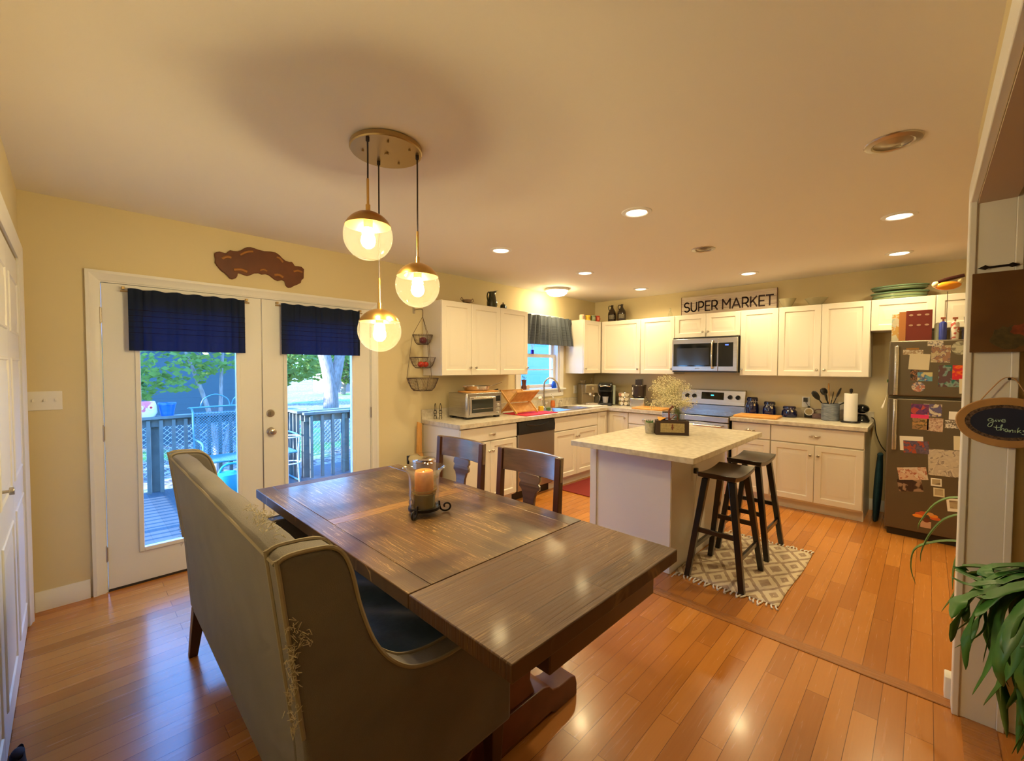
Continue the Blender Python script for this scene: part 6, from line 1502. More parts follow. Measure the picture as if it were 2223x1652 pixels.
spray('spray_can', 'white spray can with red marking on the refrigerator', 5.27, -3.915, 0.026, 0.150, mapped('can_print', [(0.68, 0.64, 0.56), (0.66, 0.62, 0.54), (0.68, 0.64, 0.56), (0.66, 0.60, 0.52), (0.45, 0.08, 0.06)], 14, 5))
spray('dark_bottle', 'small navy bottle between the white can and the patterned cup', 5.26, -3.965, 0.012, 0.09, M['cobalt'], False)
t = rt('travel_cup', 'tall cream cup with dark sketch print at the right on the refrigerator', 'cup', (5.29, -4.005))
bm = B(); lathe(bm, [(0, 0), (0.030, 0), (0.042, 0.185), (0.039, 0.185), (0.028, 0.01), (0, 0.008)], 24); obj('cup', bm, mapped('sketch_print', [(0.60, 0.54, 0.36), (0.62, 0.56, 0.38), (0.16, 0.14, 0.10)], 22, 8), t)
# ornament on a wire stem
t = thing('ornament', 'orange ornament with dark top bar on a thin stem above the refrigerator', 'ornament', (5.30, -3.865, RZ))
bm = B(); tube(bm, [(0, 0, 0), (0.002, 0, 0.25), (0, 0, 0.405)], 0.0022, 6); lathe(bm, [(0, 0), (0.03, 0), (0.03, 0.004), (0, 0.006)], 20); obj('wire_stem', bm, M['wire'], t)
bm = B(); n = 20
def orn(u, v):
    a = PI*v; return (0.038*math.sin(a)*math.cos(2*PI*u), -0.080*math.cos(a) , 0.455 + 0.045*math.sin(a)*math.sin(2*PI*u)*(0.9 if math.sin(2*PI*u) < 0 else 0.75))
grid(bm, orn, 20, 14, closeu=True); obj('orange_body', bm, mat('glossy_orange', (0.78, 0.30, 0.02), 0.2, coat=0.6), t)
for s, r in ((1, 0.026), (-1, 0.022)):
    bm = B(); sphere(bm, (0, s*0.072, 0.470 if s > 0 else 0.482), r, 14); obj('pale_end', bm, mat('cream_gloss', (0.80, 0.70, 0.40), 0.3), t)
bm = B(); tube(bm, [(-0.01, 0.060, 0.490), (-0.01, 0.0, 0.505), (-0.01, -0.095, 0.525)], [0.012, 0.016, 0.014], 8, flat=0.7); obj('dark_bar', bm, mat('dark_maroon', (0.045, 0.006, 0.004), 0.4), t)

# magnets, notes and photos on the refrigerator door
def mag(name, label, cat, y0, z0, y1, z1, m, tilt=0.0, layer=0, shape='rect', border=None):
    y0, y1 = y0, y1; cy, cz = (y0+y1)/2, (z0+z1)/2; w, h = abs(y1-y0), abs(z1-z0)
    bm = B(); off = -0.0006*(layer)
    if shape == 'rect': box(bm, -w/2, w/2, off-0.0012, off-0.0004, -h/2, h/2)
    else: prism(bm, ell(w/2, h/2, 36), 'y', off-0.0014, off-0.0004)
    o = obj(name, bm, m, None, loc=(FX-0.0002, cy, cz), rot=(0, 0, -PI/2))
    o.rotation_euler = (Matrix.Rotation(-PI/2, 3, 'Z') @ Matrix.Rotation(math.radians(tilt), 3, 'Y')).to_euler()
    tag(o, label, cat, 'notes, photos and magnets on the refrigerator')
    if border:
        bm = B(); k = border; box(bm, -w/2+k, w/2-k, off-0.0018, off-0.0012, -h/2+k*1.6, h/2-k); obj('picture_area', bm, mapped('snapshot', [(0.04, 0.035, 0.03), (0.22, 0.16, 0.10), (0.42, 0.34, 0.22)], 7, k*1000+cy), o)
    return o
P_ = mapped
paper = M['paper']; cream = mat('cream_paper', (0.66, 0.60, 0.44), 0.8)
mag('magnet_strip', 'long narrow white magnet with four hearts at the freezer top left', 'magnet', -3.605, 1.578, -3.731, 1.620, P_('hearts', [(0.62,0.58,0.46), (0.62,0.58,0.46), (0.36,0.26,0.16)], 45, 1), 2)
mag('magnet', 'dark orange arc magnet above the heart strip', 'magnet', -3.625, 1.622, -3.705, 1.636, mat('ochre', (0.36, 0.18, 0.04), 0.6))
mag('paper_note', 'blank cream letter sheet on the freezer door', 'note', -3.645, 1.452, -3.772, 1.585, cream, 3, 1)
mag('business_card', 'white card with grey header at the freezer door top', 'card', -3.756, 1.650, -3.850, 1.690, P_('card_print', [(0.66,0.62,0.54), (0.68,0.64,0.56), (0.24,0.22,0.24)], 40, 2), 0, 3)
mag('photograph', 'square photo of people under the white card on the freezer', 'photo', -3.779, 1.512, -3.893, 1.655, P_('ph1', [(0.60,0.55,0.36), (0.42,0.34,0.22), (0.60,0.54,0.38), (0.13,0.09,0.14), (0.32,0.18,0.12)], 20, 3), 1, 2)
mag('oval_sticker', 'oval pale green landscape sticker at the freezer top right', 'sticker', -3.897, 1.574, -3.992, 1.684, P_('ov1', [(0.42,0.44,0.32), (0.50,0.50,0.38), (0.20,0.19,0.15)], 12, 4), 0, 1, 'oval')
mag('photograph', 'small dark portrait photo at the lower left of the letter', 'photo', -3.657, 1.360, -3.708, 1.452, P_('ph2', [(0.03,0.02,0.03), (0.10,0.05,0.04), (0.40,0.18,0.07), (0.02,0.02,0.02)], 28, 5), 0, 1)
mag('postcard', 'blue beach postcard just below the letter sheet', 'postcard', -3.700, 1.356, -3.792, 1.430, P_('ph3', [(0.10,0.28,0.42), (0.12,0.34,0.45), (0.05,0.10,0.30), (0.55,0.50,0.26)], 12, 6), 0, 2)
mag('oval_sticker', 'oval white sticker with blue and red bands on the freezer', 'sticker', -3.666, 1.264, -3.750, 1.347, P_('ov2', [(0.60,0.53,0.42), (0.10,0.09,0.20), (0.62,0.54,0.43), (0.42,0.16,0.12)], 22, 7), 0, 1, 'oval')
mag('flyer', 'large teal picture card at the right of the freezer door', 'card', -3.826, 1.312, -3.956, 1.489, P_('ph4', [(0.01,0.10,0.085), (0.01,0.13,0.11), (0.20,0.32,0.30), (0.10,0.05,0.06)], 11, 8), 0, 1)
mag('flyer', 'purple flyer with a red-orange burst on the freezer door', 'card', -3.907, 1.372, -4.060, 1.489, P_('ph5', [(0.18,0.02,0.15), (0.55,0.01,0.02), (0.80,0.16,0.0), (0.60,0.01,0.03)], 9, 9), 0, 2)
mag('paper_note', 'small white note below the purple flyer', 'note', -3.948, 1.262, -4.060, 1.381, cream, -2, 3)
mag('flyer', 'purple card with pink lower edge on the lower door', 'card', -3.668, 1.075, -3.778, 1.160, P_('ph6', [(0.12,0.02,0.12), (0.15,0.03,0.14), (0.05,0.02,0.14), (0.42,0.06,0.05)], 14, 10), 0, 2)
mag('magnet_strip', 'hot pink strip under the purple card', 'magnet', -3.668, 1.040, -3.778, 1.072, mat('hot_pink', (0.75, 0.03, 0.16), 0.6), 0, 3)
mag('photograph', 'landscape photo in ochre tones under the pink strip', 'photo', -3.679, 0.945, -3.779, 1.040, P_('ph7', [(0.16,0.09,0.03), (0.45,0.25,0.09), (0.07,0.06,0.02), (0.30,0.17,0.08)], 13, 11), 0, 1)
mag('photograph', 'couple photo with white edge at the top of the lower door', 'photo', -3.742, 1.062, -3.855, 1.165, P_('ph8', [(0.56,0.50,0.40), (0.60,0.54,0.44), (0.16,0.09,0.12), (0.10,0.09,0.22)], 17, 12), 0, 1)
mag('photograph', 'pinkish group photo below the couple photo', 'photo', -3.770, 0.938, -3.865, 1.050, P_('ph9', [(0.38,0.22,0.17), (0.48,0.32,0.24), (0.26,0.14,0.11), (0.56,0.42,0.32)], 26, 13), 0, 1)
mag('paper_note', 'white narrow note partly behind the oval wood sign', 'note', -3.896, 1.045, -3.960, 1.112, paper, 0, 1)
mag('business_card', 'white card with dark marks beside the oval wood sign', 'card', -3.875, 0.975, -3.962, 1.040, P_('cd2', [(0.62,0.58,0.52), (0.64,0.60,0.54), (0.15,0.12,0.10)], 34, 14), -2, 2)
mag('paper_note', 'white sheet behind the dark car photo on the lower door', 'note', -3.604, 0.757, -3.752, 0.881, paper, -3, 1)
mag('photograph', 'dark purple-blue photo overlapping the white sheet', 'photo', -3.628, 0.738, -3.785, 0.845, P_('ph10', [(0.03,0.02,0.03), (0.14,0.10,0.16), (0.07,0.06,0.14), (0.35,0.06,0.03)], 15, 15), -3, 2)
mag('paper_note', 'cream note with a blue corner near the partition edge', 'note', -3.929, 0.800, -4.030, 0.915, cream, -2, 2)
mag('photograph', 'largest black and white ultrasound-like photo on the lower door', 'photo', -3.784, 0.574, -4.040, 0.793, P_('ph11', [(0.60,0.54,0.47), (0.46,0.40,0.34), (0.60,0.54,0.46), (0.19,0.15,0.15), (0.52,0.46,0.38)], 11, 16), -2, 1)
mag('photograph', 'tilted pink and red family photo on the lower door', 'photo', -3.598, 0.508, -3.782, 0.615, P_('ph12', [(0.55,0.36,0.27), (0.60,0.42,0.32), (0.36,0.09,0.05), (0.62,0.52,0.44)], 15, 17), -10, 2)
mag('photograph', 'dark silhouette photo under the tilted family photo', 'photo', -3.600, 0.405, -3.755, 0.510, P_('ph13', [(0.03,0.012,0.008), (0.045,0.018,0.012), (0.30,0.19,0.13)], 11, 18), -10, 1)
mag('instant_photo', 'small instant photo right of the silhouette photo', 'photo', -3.804, 0.482, -3.869, 0.547, paper, -2, 1, border=0.008)
mag('instant_photo', 'small instant photo below the other instant photo', 'photo', -3.822, 0.396, -3.888, 0.469, cream, -2, 2, border=0.008)
mag('instant_photo', 'instant photo half hidden at the partition edge', 'photo', -3.965, 0.452, -4.030, 0.548, cream, -2, 1, border=0.008)
mag('photograph', 'white-edged photo with yellow shapes behind the plant leaves', 'photo', -3.903, 0.294, -4.010, 0.400, paper, -6, 1, border=0.016)
t = thing('turkey_magnet', 'orange and brown turkey craft low on the refrigerator door', 'magnet', (FX-0.0005, -3.785, 0.185), -PI/2, 'notes, photos and magnets on the refrigerator')
tc_ = [(0.55, 0.10, 0.02), (0.75, 0.24, 0.02), (0.62, 0.30, 0.10), (0.80, 0.30, 0.02), (0.48, 0.08, 0.02)]
for i in range(7):
    a = math.radians(15+i*25); bm = B()
    pp = [(0.055*math.cos(a)+0.022*math.cos(b)*abs(math.cos(a)) + 0.012*math.cos(b), 0.01+0.048*math.sin(a)+0.014*math.sin(b)) for b in [2*PI*k/12 for k in range(12)]]
    prism(bm, pp, 'y', -0.002-0.0003*i, -0.0004); obj('feather', bm, mat('feather', tc_[i % 5], 0.6), t)
bm = B(); prism(bm, ell(0.022, 0.020, 20), 'y', -0.006, -0.003); obj('body', bm, M['redwood'], t)
bm = B(); box(bm, -0.035, 0.030, -0.004, -0.002, -0.068, -0.012); obj('tag', bm, mat('pink_tag', (0.55, 0.32, 0.22), 0.8), t)
# item hanging on the refrigerator side
t = thing('hanging_paper', 'curled white paper hanging from a green clip on the refrigerator side', 'paper', (5.262, -3.514, 1.10))
bm = B(); grid(bm, lambda u, v: (0.11*u-0.02*0, 0.003+0.05*(v**2)*(0.6+0.4*u), 0.24*(1-v)-0.24+0.02), 6, 12); obj('sheet', bm, M['paper'], t, solid=0.001)
for v in t.children: v.location = (0, 0, 0.22-0.0)
bm = B(); box(bm, 0.04, 0.06, 0.001, 0.012, 0.235, 0.262); obj('clip', bm, M['leaf'], t, bevel=0.003)

# ================================================================== PLANTS
def strap(bm, pts, w, fold=0.25, n=18, tip=0.15, wav=0.0):
    pts = spline(pts, max(3, n//(len(pts)-1)))
    N = len(pts); prev = None; rows = []
    for i, p in enumerate(pts):
        d = (pts[min(i+1, N-1)]-pts[max(i-1, 0)]).normalized()
        s = d.cross(Vector((0, 0, 1)))
        if s.length < 0.15: s = prev if prev is not None else Vector((0, 1, 0))
        s.normalize()
        if prev is not None and s.dot(prev) < 0: s = -s
        prev = s; up = s.cross(d).normalized(); t = i/(N-1)
        ww = w*(math.sin(min(1, t*2.6+0.18)*PI/2))*(1-max(0, (t-0.55)/0.45)**2*0.97)
        ww *= 1+wav*math.sin(i*2.1)
        rows.append((bm.verts.new(p+s*ww+up*ww*fold), bm.verts.new(p-up*ww*0.05), bm.verts.new(p-s*ww+up*ww*fold)))
    for a, b in zip(rows, rows[1:]):
        bm.faces.new((a[0], b[0], b[1], a[1])); bm.faces.new((a[1], b[1], b[2], a[2]))
# trailing fern-like plant at the right edge
PX, PY, PZ = 2.20, -4.12, 0.76
t = thing('potted_plant', 'lush green trailing strap-leaf plant at the right edge in front of the partition', 'plant', (PX, PY, 0))
bm = B(); lathe(bm, [(0, PZ-0.12), (0.07, PZ-0.12), (0.10, PZ+0.02), (0.105, PZ+0.04), (0.095, PZ+0.04), (0.085, PZ), (0, PZ)], 28); obj('pot', bm, M['terra'], t)
bm = B(); lathe(bm, [(0, PZ-0.123), (0.12, PZ-0.123), (0.12, PZ-0.143), (0, PZ-0.143)], 24)
for k in range(3):
    a = 2*PI*k/3; cyl(bm, (0.09*math.cos(a), 0.09*math.sin(a), PZ-0.14), (0.12*math.cos(a), 0.12*math.sin(a), 0.0), 0.008, n=8)
obj('plant_stand', bm, M['iron'], t)
random.seed(31)
for i in range(150):
    a = math.radians(random.gauss(95, 50)); r = random.uniform(0.10, 0.27); drop = random.uniform(0.05, 0.50)*(0.6 + 0.4*random.random())
    if i < 14: drop = random.uniform(-0.02, 0.10); r = random.uniform(0.20, 0.34)
    if i >= 60: r = random.uniform(0.06, 0.14); drop = random.uniform(0.30, 0.50)
    ca, sa = math.cos(a), math.sin(a)
    z0 = PZ+0.01; hgt = random.uniform(0.03, 0.09)
    pts = [(0.02*ca, 0.02*sa, z0), (r*0.35*ca, r*0.35*sa, z0+hgt), (r*0.75*ca, r*0.75*sa, z0+hgt*0.6-drop*0.15), (r*0.97*ca+random.gauss(0,.015), r*0.97*sa+random.gauss(0,.015), z0-drop*0.6), (r*ca+random.gauss(0,.025), r*sa+random.gauss(0,.025), z0-drop)]
    bm = B(); strap(bm, pts, random.uniform(0.013, 0.029), 0.25, 20, wav=0.12); obj('leaf', bm, M['leaf'], t, solid=0.0008, ang=60)
# arching spider plant behind the partition edge
t = thing('spider_plant', 'arching spider-plant leaves reaching out from behind the partition', 'plant', (3.12, -4.06, 0))
bm = B(); lathe(bm, [(0, 0.50), (0.06, 0.50), (0.085, 0.62), (0.09, 0.64), (0.08, 0.64), (0.07, 0.60), (0, 0.60)], 24); obj('pot', bm, M['terra'], t)
bm = B(); lathe(bm, [(0, 0.498), (0.10, 0.498), (0.10, 0.48), (0, 0.48)], 24); cyl(bm, (0, 0, 0.48), (0, 0, 0.02), 0.014, n=10); lathe(bm, [(0, 0.0), (0.10, 0.0), (0.10, 0.015), (0, 0.02)], 24); obj('plant_stand', bm, M['iron'], t)
G = [[(0, 0, 0.60), (0.0, 0.12, 0.82), (0.0, 0.20, 0.845), (0.0, 0.27, 0.80), (0.0, 0.325, 0.70), (0.0, 0.335, 0.66)],
     [(0, 0, 0.60), (0.0, 0.13, 0.76), (0.0, 0.22, 0.745), (0.0, 0.28, 0.66), (0.0, 0.315, 0.56), (0.0, 0.32, 0.50)],
     [(0, 0, 0.60), (0.0, 0.10, 0.63), (0.0, 0.20, 0.635), (0.0, 0.29, 0.60), (0.0, 0.345, 0.55), (0.0, 0.355, 0.46), (0.0, 0.335, 0.38)],
     [(0, 0, 0.60), (0.0, 0.10, 0.60), (0.0, 0.16, 0.50), (0.0, 0.19, 0.38), (0.0, 0.235, 0.28)],
     [(0, 0, 0.60), (-0.02, 0.12, 0.60), (-0.03, 0.175, 0.46), (-0.03, 0.18, 0.32)],
     [(0, 0, 0.60), (0.10, 0.02, 0.80), (0.22, 0.04, 0.70), (0.27, 0.05, 0.50)],
     [(0, 0, 0.60), (0.08, -0.10, 0.78), (0.14, -0.2, 0.66), (0.16, -0.25, 0.48)],
     [(0, 0, 0.60), (-0.04, 0.14, 0.66), (-0.05, 0.19, 0.55), (-0.05, 0.20, 0.42)]]
for g in G:
    bm = B(); strap(bm, [(x, y*0.93, z) for x, y, z in g], 0.018, 0.3, 24); obj('leaf', bm, M['leaf2'], t, solid=0.0008, ang=60)
# dark thing at the lower left corner of the photo
bm = B()
def lump(u, v):
    a = 2*PI*u; r = 0.055*(1-0.35*v)
    return (0.032+r*math.cos(a)*0.5, r*1.0*math.sin(a), 0.002+0.10*v*(1+0.1*math.sin(a*2)))
grid(bm, lump, 20, 8, closeu=True); bm.faces.new([v for v in bm.verts if v.co.z > 0.14][:0] or bm.verts[:3]) if False else None
sphere(bm, (0.034, 0, 0.10), 0.018, 14, sy=1.6, sz=0.7)
tag(obj('dark_bag', bm, mat('midnight_cloth', (0.012, 0.010, 0.03), 0.8), None, loc=(0, -1.50, 0)), 'dark navy cloth bundle on the floor against the closet doors', 'bundle')

# ================================================================== OUTSIDE
DZ0 = -0.15
deckm = wood_planks('deck_boards', (0.020, 0.030, 0.034), (0.042, 0.060, 0.066), (0.030, 0.046, 0.052), 0.14, 3.6, 0.7, 'y', bumpd=1.0)
railm = mat('weathered_rail', (0.085, 0.10, 0.085), 0.8, col2=(0.12, 0.14, 0.12), cscale=5, cstretch=(1,1,1))
bm = B(); box(bm, -2.2, 3.6, 0.16, 3.32, DZ0-0.05, DZ0); dk_ = obj('ground_deck', bm, deckm); struct(dk_)
bm = B(); box(bm, -2.2, 3.6, 3.30, 3.34, DZ0-0.30, DZ0-0.001); struct(obj('trim_10', bm, railm))
def railing(name, label, p0, p1, z0, ztop, posts, ztop2=None):
    """straight railing from p0 to p1"""
    t = thing(name, label, 'railing', (p0[0], p0[1], 0), group='deck railings')
    A = Vector((0, 0, 0)); Bq = Vector((p1[0]-p0[0], p1[1]-p0[1], 0)); L = Bq.length; d = Bq.normalized(); nrm = Vector((-d.y, d.x, 0))
    zt2 = ztop if ztop2 is None else ztop2
    def beam(nm, s0, s1, w0, w1, za0, za1, zb0, zb1):
        bm = B(); vs = []
        for s, zl, zh in ((s0, za0, za1), (s1, zb0, zb1)):
            vs.append([bm.verts.new(d*s + nrm*w + Vector((0, 0, z))) for w, z in ((w0, zl), (w1, zl), (w1, zh), (w0, zh))])
        bm.faces.new(vs[0]); bm.faces.new(vs[1][::-1])
        for i in range(4): bm.faces.new((vs[0][i], vs[1][i], vs[1][(i+1)%4], vs[0][(i+1)%4]))
        return obj(nm, bm, railm, t)
    beam('top_cap', -0.03, L+0.03, -0.075, 0.075, ztop-0.035, ztop, zt2-0.035, zt2)
    beam('upper_rail', 0, L, -0.022, 0.016, ztop-0.135, ztop-0.036, zt2-0.135, zt2-0.036)
    for s in posts: beam('post', s-0.045, s+0.045, -0.112, -0.023, z0-0.25, ztop-0.036-(ztop-zt2)*max(0,s)/L, z0-0.25, ztop-0.036-(ztop-zt2)*max(0,s)/L)
    n = max(2, int(L/0.125))
    proto = None
    for i in range(n):
        s = (i+0.5)*L/n; zz = ztop+(zt2-ztop)*s/L-0.05
        if proto is None or zt2 != ztop:
            o = beam('baluster', s-0.019, s+0.019, 0.017, 0.055, z0-0.06, zz, z0-0.06, zz)
            if proto is None: proto = (o, s)
        else:
            o = proto[0].copy(); C.objects.link(o); o.parent = t; o.location = d*(s-proto[1])
    return t
railing('deck_railing', 'long weathered deck railing beyond the left french door', (2.44, 3.25), (-2.1, 3.25), DZ0, 0.82, (0.02, 1.5, 3.0, 4.4))
railing('deck_railing', 'short side section of deck railing receding behind the right french door', (2.50, 2.66), (2.50, 3.20), DZ0, 0.82, (0.06,))
railing('deck_railing', 'deck railing section at the right, level part beside the steps', (3.14, 2.62), (2.52, 2.62), DZ0, 0.80, (0.0,))
railing('deck_railing', 'sloping stair railing at the far right of the deck', (3.75, 2.62), (3.18, 2.62), DZ0-0.3, 0.50, (), 0.80)
railing('deck_railing', 'left side deck railing casting stripes on the boards', (-1.05, 3.2), (-1.05, 0.25), DZ0, 0.85, (0.05, 1.45, 2.85))

# glider bench, expanded metal
gm = mat('painted_metal_blue', (0.05, 0.17, 0.20), 0.45)
t = thing('patio_glider', 'pale blue metal mesh patio glider on the deck', 'patio bench', (1.30, 3.00, DZ0))
GW = 1.10
def rodp(nm, pts, r=0.012, par=None): 
    bm = B(); tube(bm, pts, r, 8); return obj(nm, bm, gm, par or t)
bk = rodp('back_frame', spline([(0, 0.0, 0.42), (0, 0.08, 1.00), (0.04, 0.09, 1.06), (GW-0.04, 0.09, 1.06), (GW, 0.08, 1.00), (GW, 0.0, 0.42)], 5))
def mesh_panel(par, o, ux, uy, w, h, step, r):
    bm = B(); ux, uy, o = Vector(ux), Vector(uy), Vector(o)
    n = int((w+h)/step)
    for i in range(n+1):
        c = i*step
        for sgn in (1, -1):
            x0, y0 = (c, 0) if c <= w else (w, c-w); x1, y1 = (0, c) if c <= h else (c-h, h)
            if sgn < 0: x0, x1 = w-x0, w-x1
            a, b = o+ux*x0+uy*y0, o+ux*x1+uy*y1
            if (b-a).length > 0.01: cyl(bm, a, b, r, n=4, cap=False)
    return obj('expanded_mesh', bm, gm, par)
mesh_panel(bk, (0.01, 0.01, 0.45), (1, 0, 0), (0, 0.13, 0.99), GW-0.02, 0.56, 0.035, 0.0028)
st_ = rodp('seat_frame', [(0, 0.0, 0.42), (0, -0.48, 0.42), (GW, -0.48, 0.42), (GW, 0, 0.42), (0, 0, 0.42)])
mesh_panel(st_, (0.01, -0.47, 0.43), (1, 0, 0), (0, 1, 0), GW-0.02, 0.46, 0.04, 0.0028)
for s in (0, GW):
    rodp('arm', spline([(s, 0.03, 0.66), (s, -0.40, 0.66), (s, -0.50, 0.60), (s, -0.46, 0.42), (s, -0.50, 0.04)], 5))
    rodp('leg', spline([(s, 0.02, 0.42), (s, 0.10, 0.2), (s, 0.12, 0.0)], 4)); rodp('base_rail', [(s, -0.52, 0.02), (s, 0.14, 0.02)])
for x in (0.25, 0.60, 0.95):
    bm = B(); tube(bm, spline([(x-0.17, 0.09, 1.06), (x-0.13, 0.09, 1.17), (x, 0.09, 1.23), (x+0.13, 0.09, 1.17), (x+0.17, 0.09, 1.06)], 5), 0.008, 7)
    obj('scroll_top', bm, gm, t)
t = thing('watering_can', 'teal plastic watering can standing on the deck', 'watering can', (1.50, 2.30, DZ0))
tealp = mat('teal_plastic', (0.004, 0.20, 0.26), 0.35)
t.location.z = DZ0
bm = B(); lathe(bm, [(0, 0), (0.13, 0), (0.14, 0.02), (0.145, 0.18), (0.12, 0.30), (0.08, 0.33), (0.07, 0.33), (0, 0.28)], 28, sx=1.1, sy=0.8); obj('body', bm, tealp, t)
bm = B(); tube(bm, spline([(-0.13, 0, 0.10), (-0.22, 0, 0.22), (-0.27, 0, 0.36)], 5), [0.03]+[0.024]*9+[0.018], 10); obj('spout', bm, tealp, t)
bm = B(); tube(bm, spline([(-0.10, 0, 0.29), (-0.04, 0, 0.40), (0.08, 0, 0.42), (0.17, 0, 0.34), (0.16, 0, 0.15)], 5), 0.014, 8); obj('handle', bm, tealp, t)
t = thing('lantern', 'reddish brown lantern beside the teal watering can', 'lantern', (1.74, 2.22, DZ0))
bm = B(); lathe(bm, [(0, 0), (0.07, 0), (0.05, 0.03), (0.02, 0.06), (0.07, 0.10), (0.075, 0.26), (0.05, 0.30), (0, 0.32)], 20); obj('body', bm, M['redwood'], t)
bm = B(); tube(bm, spline([(0.02, -0.075, 0.24), (0.06, -0.10, 0.19), (0.03, -0.11, 0.14), (0.04, -0.09, 0.08)], 5), 0.004, 6); obj('white_cord', bm, M['white'], t)
t = thing('flower_pot', 'bright blue flower pot on the deck railing cap', 'flower pot', (1.06, 3.25, 0.8205))
bm = B(); lathe(bm, [(0, 0), (0.065, 0), (0.088, 0.14), (0.095, 0.14), (0.095, 0.165), (0.085, 0.165), (0.07, 0.02), (0, 0.02)], 28); obj('pot', bm, mat('blue_pot', (0.004, 0.10, 0.55), 0.3), t)
t = thing('owl_planter', 'red and white owl-faced planter on the deck railing cap', 'planter', (0.84, 3.25, 0.8205))
bm = B(); lathe(bm, [(0, 0), (0.10, 0), (0.125, 0.05), (0.12, 0.13), (0.10, 0.19), (0.085, 0.19), (0.08, 0.16), (0, 0.15)], 28, sy=0.75); obj('body', bm, mat('red_white_glaze', (0.60, 0.12, 0.14), 0.3, col2=(0.75, 0.70, 0.72), cscale=7, ramp=(.45,.5)), t)
for s in (-1, 1):
    bm = B(); cyl(bm, (s*0.05, -0.090, 0.12), (s*0.05, -0.100, 0.12), 0.030, n=18); e_ = obj('eye', bm, M['white'], t)
    bm = B(); cyl(bm, (s*0.05, -0.100, 0.12), (s*0.05, -0.104, 0.12), 0.014, n=14); obj('pupil', bm, mat('red_pupil', (0.5, 0.02, 0.03), 0.4), e_)
t = thing('wire_plant_stand', 'white wire plant stand seen at the left of the right door pane', 'plant stand', (2.16, 2.15, DZ0))
wm = mat('white_wire', (0.40, 0.45, 0.48), 0.4)
bm = B()
for k in range(3):
    a = 2*PI*k/3; tube(bm, spline([(0.12*math.cos(a), 0.12*math.sin(a), 0.0), (0.10*math.cos(a), 0.10*math.sin(a), 0.35), (0.12*math.cos(a), 0.12*math.sin(a), 0.70)], 4), 0.008, 7)
for z in (0.36, 0.70): tube(bm, [(0.12*math.cos(2*PI*i/20), 0.12*math.sin(2*PI*i/20), z) for i in range(20)], 0.009, 7, closed=True)
obj('frame', bm, wm, t)

# ground
def groundmat():
    m = bpy.data.materials.new('leaf_litter_ground'); m.use_nodes = True
    n = m.node_tree.nodes; l = m.node_tree.links; p = n['Principled BSDF']; p.inputs['Roughness'].default_value = 0.95
    tc = n.new('ShaderNodeTexCoord')
    a = n.new('ShaderNodeTexNoise'); a.inputs['Scale'].default_value = 9; a.inputs['Detail'].default_value = 6; l.new(tc.outputs['Object'], a.inputs['Vector'])
    r = n.new('ShaderNodeValToRGB'); r.color_ramp.elements[0].position = 0.40; r.color_ramp.elements[1].position = 0.62
    r.color_ramp.elements[0].color = (0.045, 0.042, 0.038, 1); r.color_ramp.elements[1].color = (0.30, 0.27, 0.24, 1)
    l.new(a.outputs['Fac'], r.inputs[0])
    b = n.new('ShaderNodeTexNoise'); b.inputs['Scale'].default_value = 0.25; l.new(tc.outputs['Object'], b.inputs['Vector'])
    r2 = n.new('ShaderNodeValToRGB'); r2.color_ramp.elements[0].position = 0.5; r2.color_ramp.elements[1].position = 0.58
    mx = n.new('ShaderNodeMix'); mx.data_type = 'RGBA'; mx.inputs['B'].default_value = (0.13, 0.30, 0.06, 1)
    l.new(b.outputs['Fac'], r2.inputs[0]); l.new(r2.outputs[0], mx.inputs['Factor']); l.new(r.outputs[0], mx.inputs['A']); l.new(mx.outputs['Result'], p.inputs['Base Color'])
    return m
bm = B(); grid(bm, lambda u, v: (-25+110*u, 0.2+95*v, -0.95+0.35*v + 0.05*math.sin(u*60)*math.sin(v*50)), 60, 60); struct(obj('ground', bm, groundmat()))
# chain-link fence
t = thing('chain_link_fence', 'chain-link fence running across the yard behind the deck', 'fence', (-4, 8.0, -0.9))
FW = 22.0
bm = B(); cyl(bm, (0, 0, 1.18), (FW, 0, 1.18), 0.022, n=8); obj('top_rail', bm, M['steel'], t)
fp = None
for i in range(10):
    if fp is None:
        bm = B(); cyl(bm, (0, 0, -0.1), (0, 0, 1.22), 0.03, n=10); fp = obj('fence_post', bm, M['steel'], t)
    else:
        o = fp.copy(); C.objects.link(o); o.parent = t; o.location = (i*2.44, 0, 0)
bm = B(); step = 0.11; hh = 1.15; k = 0
x = -hh
while x < FW:
    for sgn in (1, -1):
        x0, x1 = (x, x+hh) if sgn > 0 else (x+hh, x)
        z0, z1 = 0.0, hh
        if x0 < 0: z0 = (0-x0) if sgn > 0 else z0; x0 = max(x0, 0)
        if x1 < 0: z1 = hh+x1; x1 = 0
        cyl(bm, (x0, 0, z0), (x1, 0, z1), 0.0045, n=3, cap=False)
    x += step
wire = mat('fence_wire', (0.35, 0.42, 0.42), 0.5)
obj('chain_mesh', bm, wire, t)
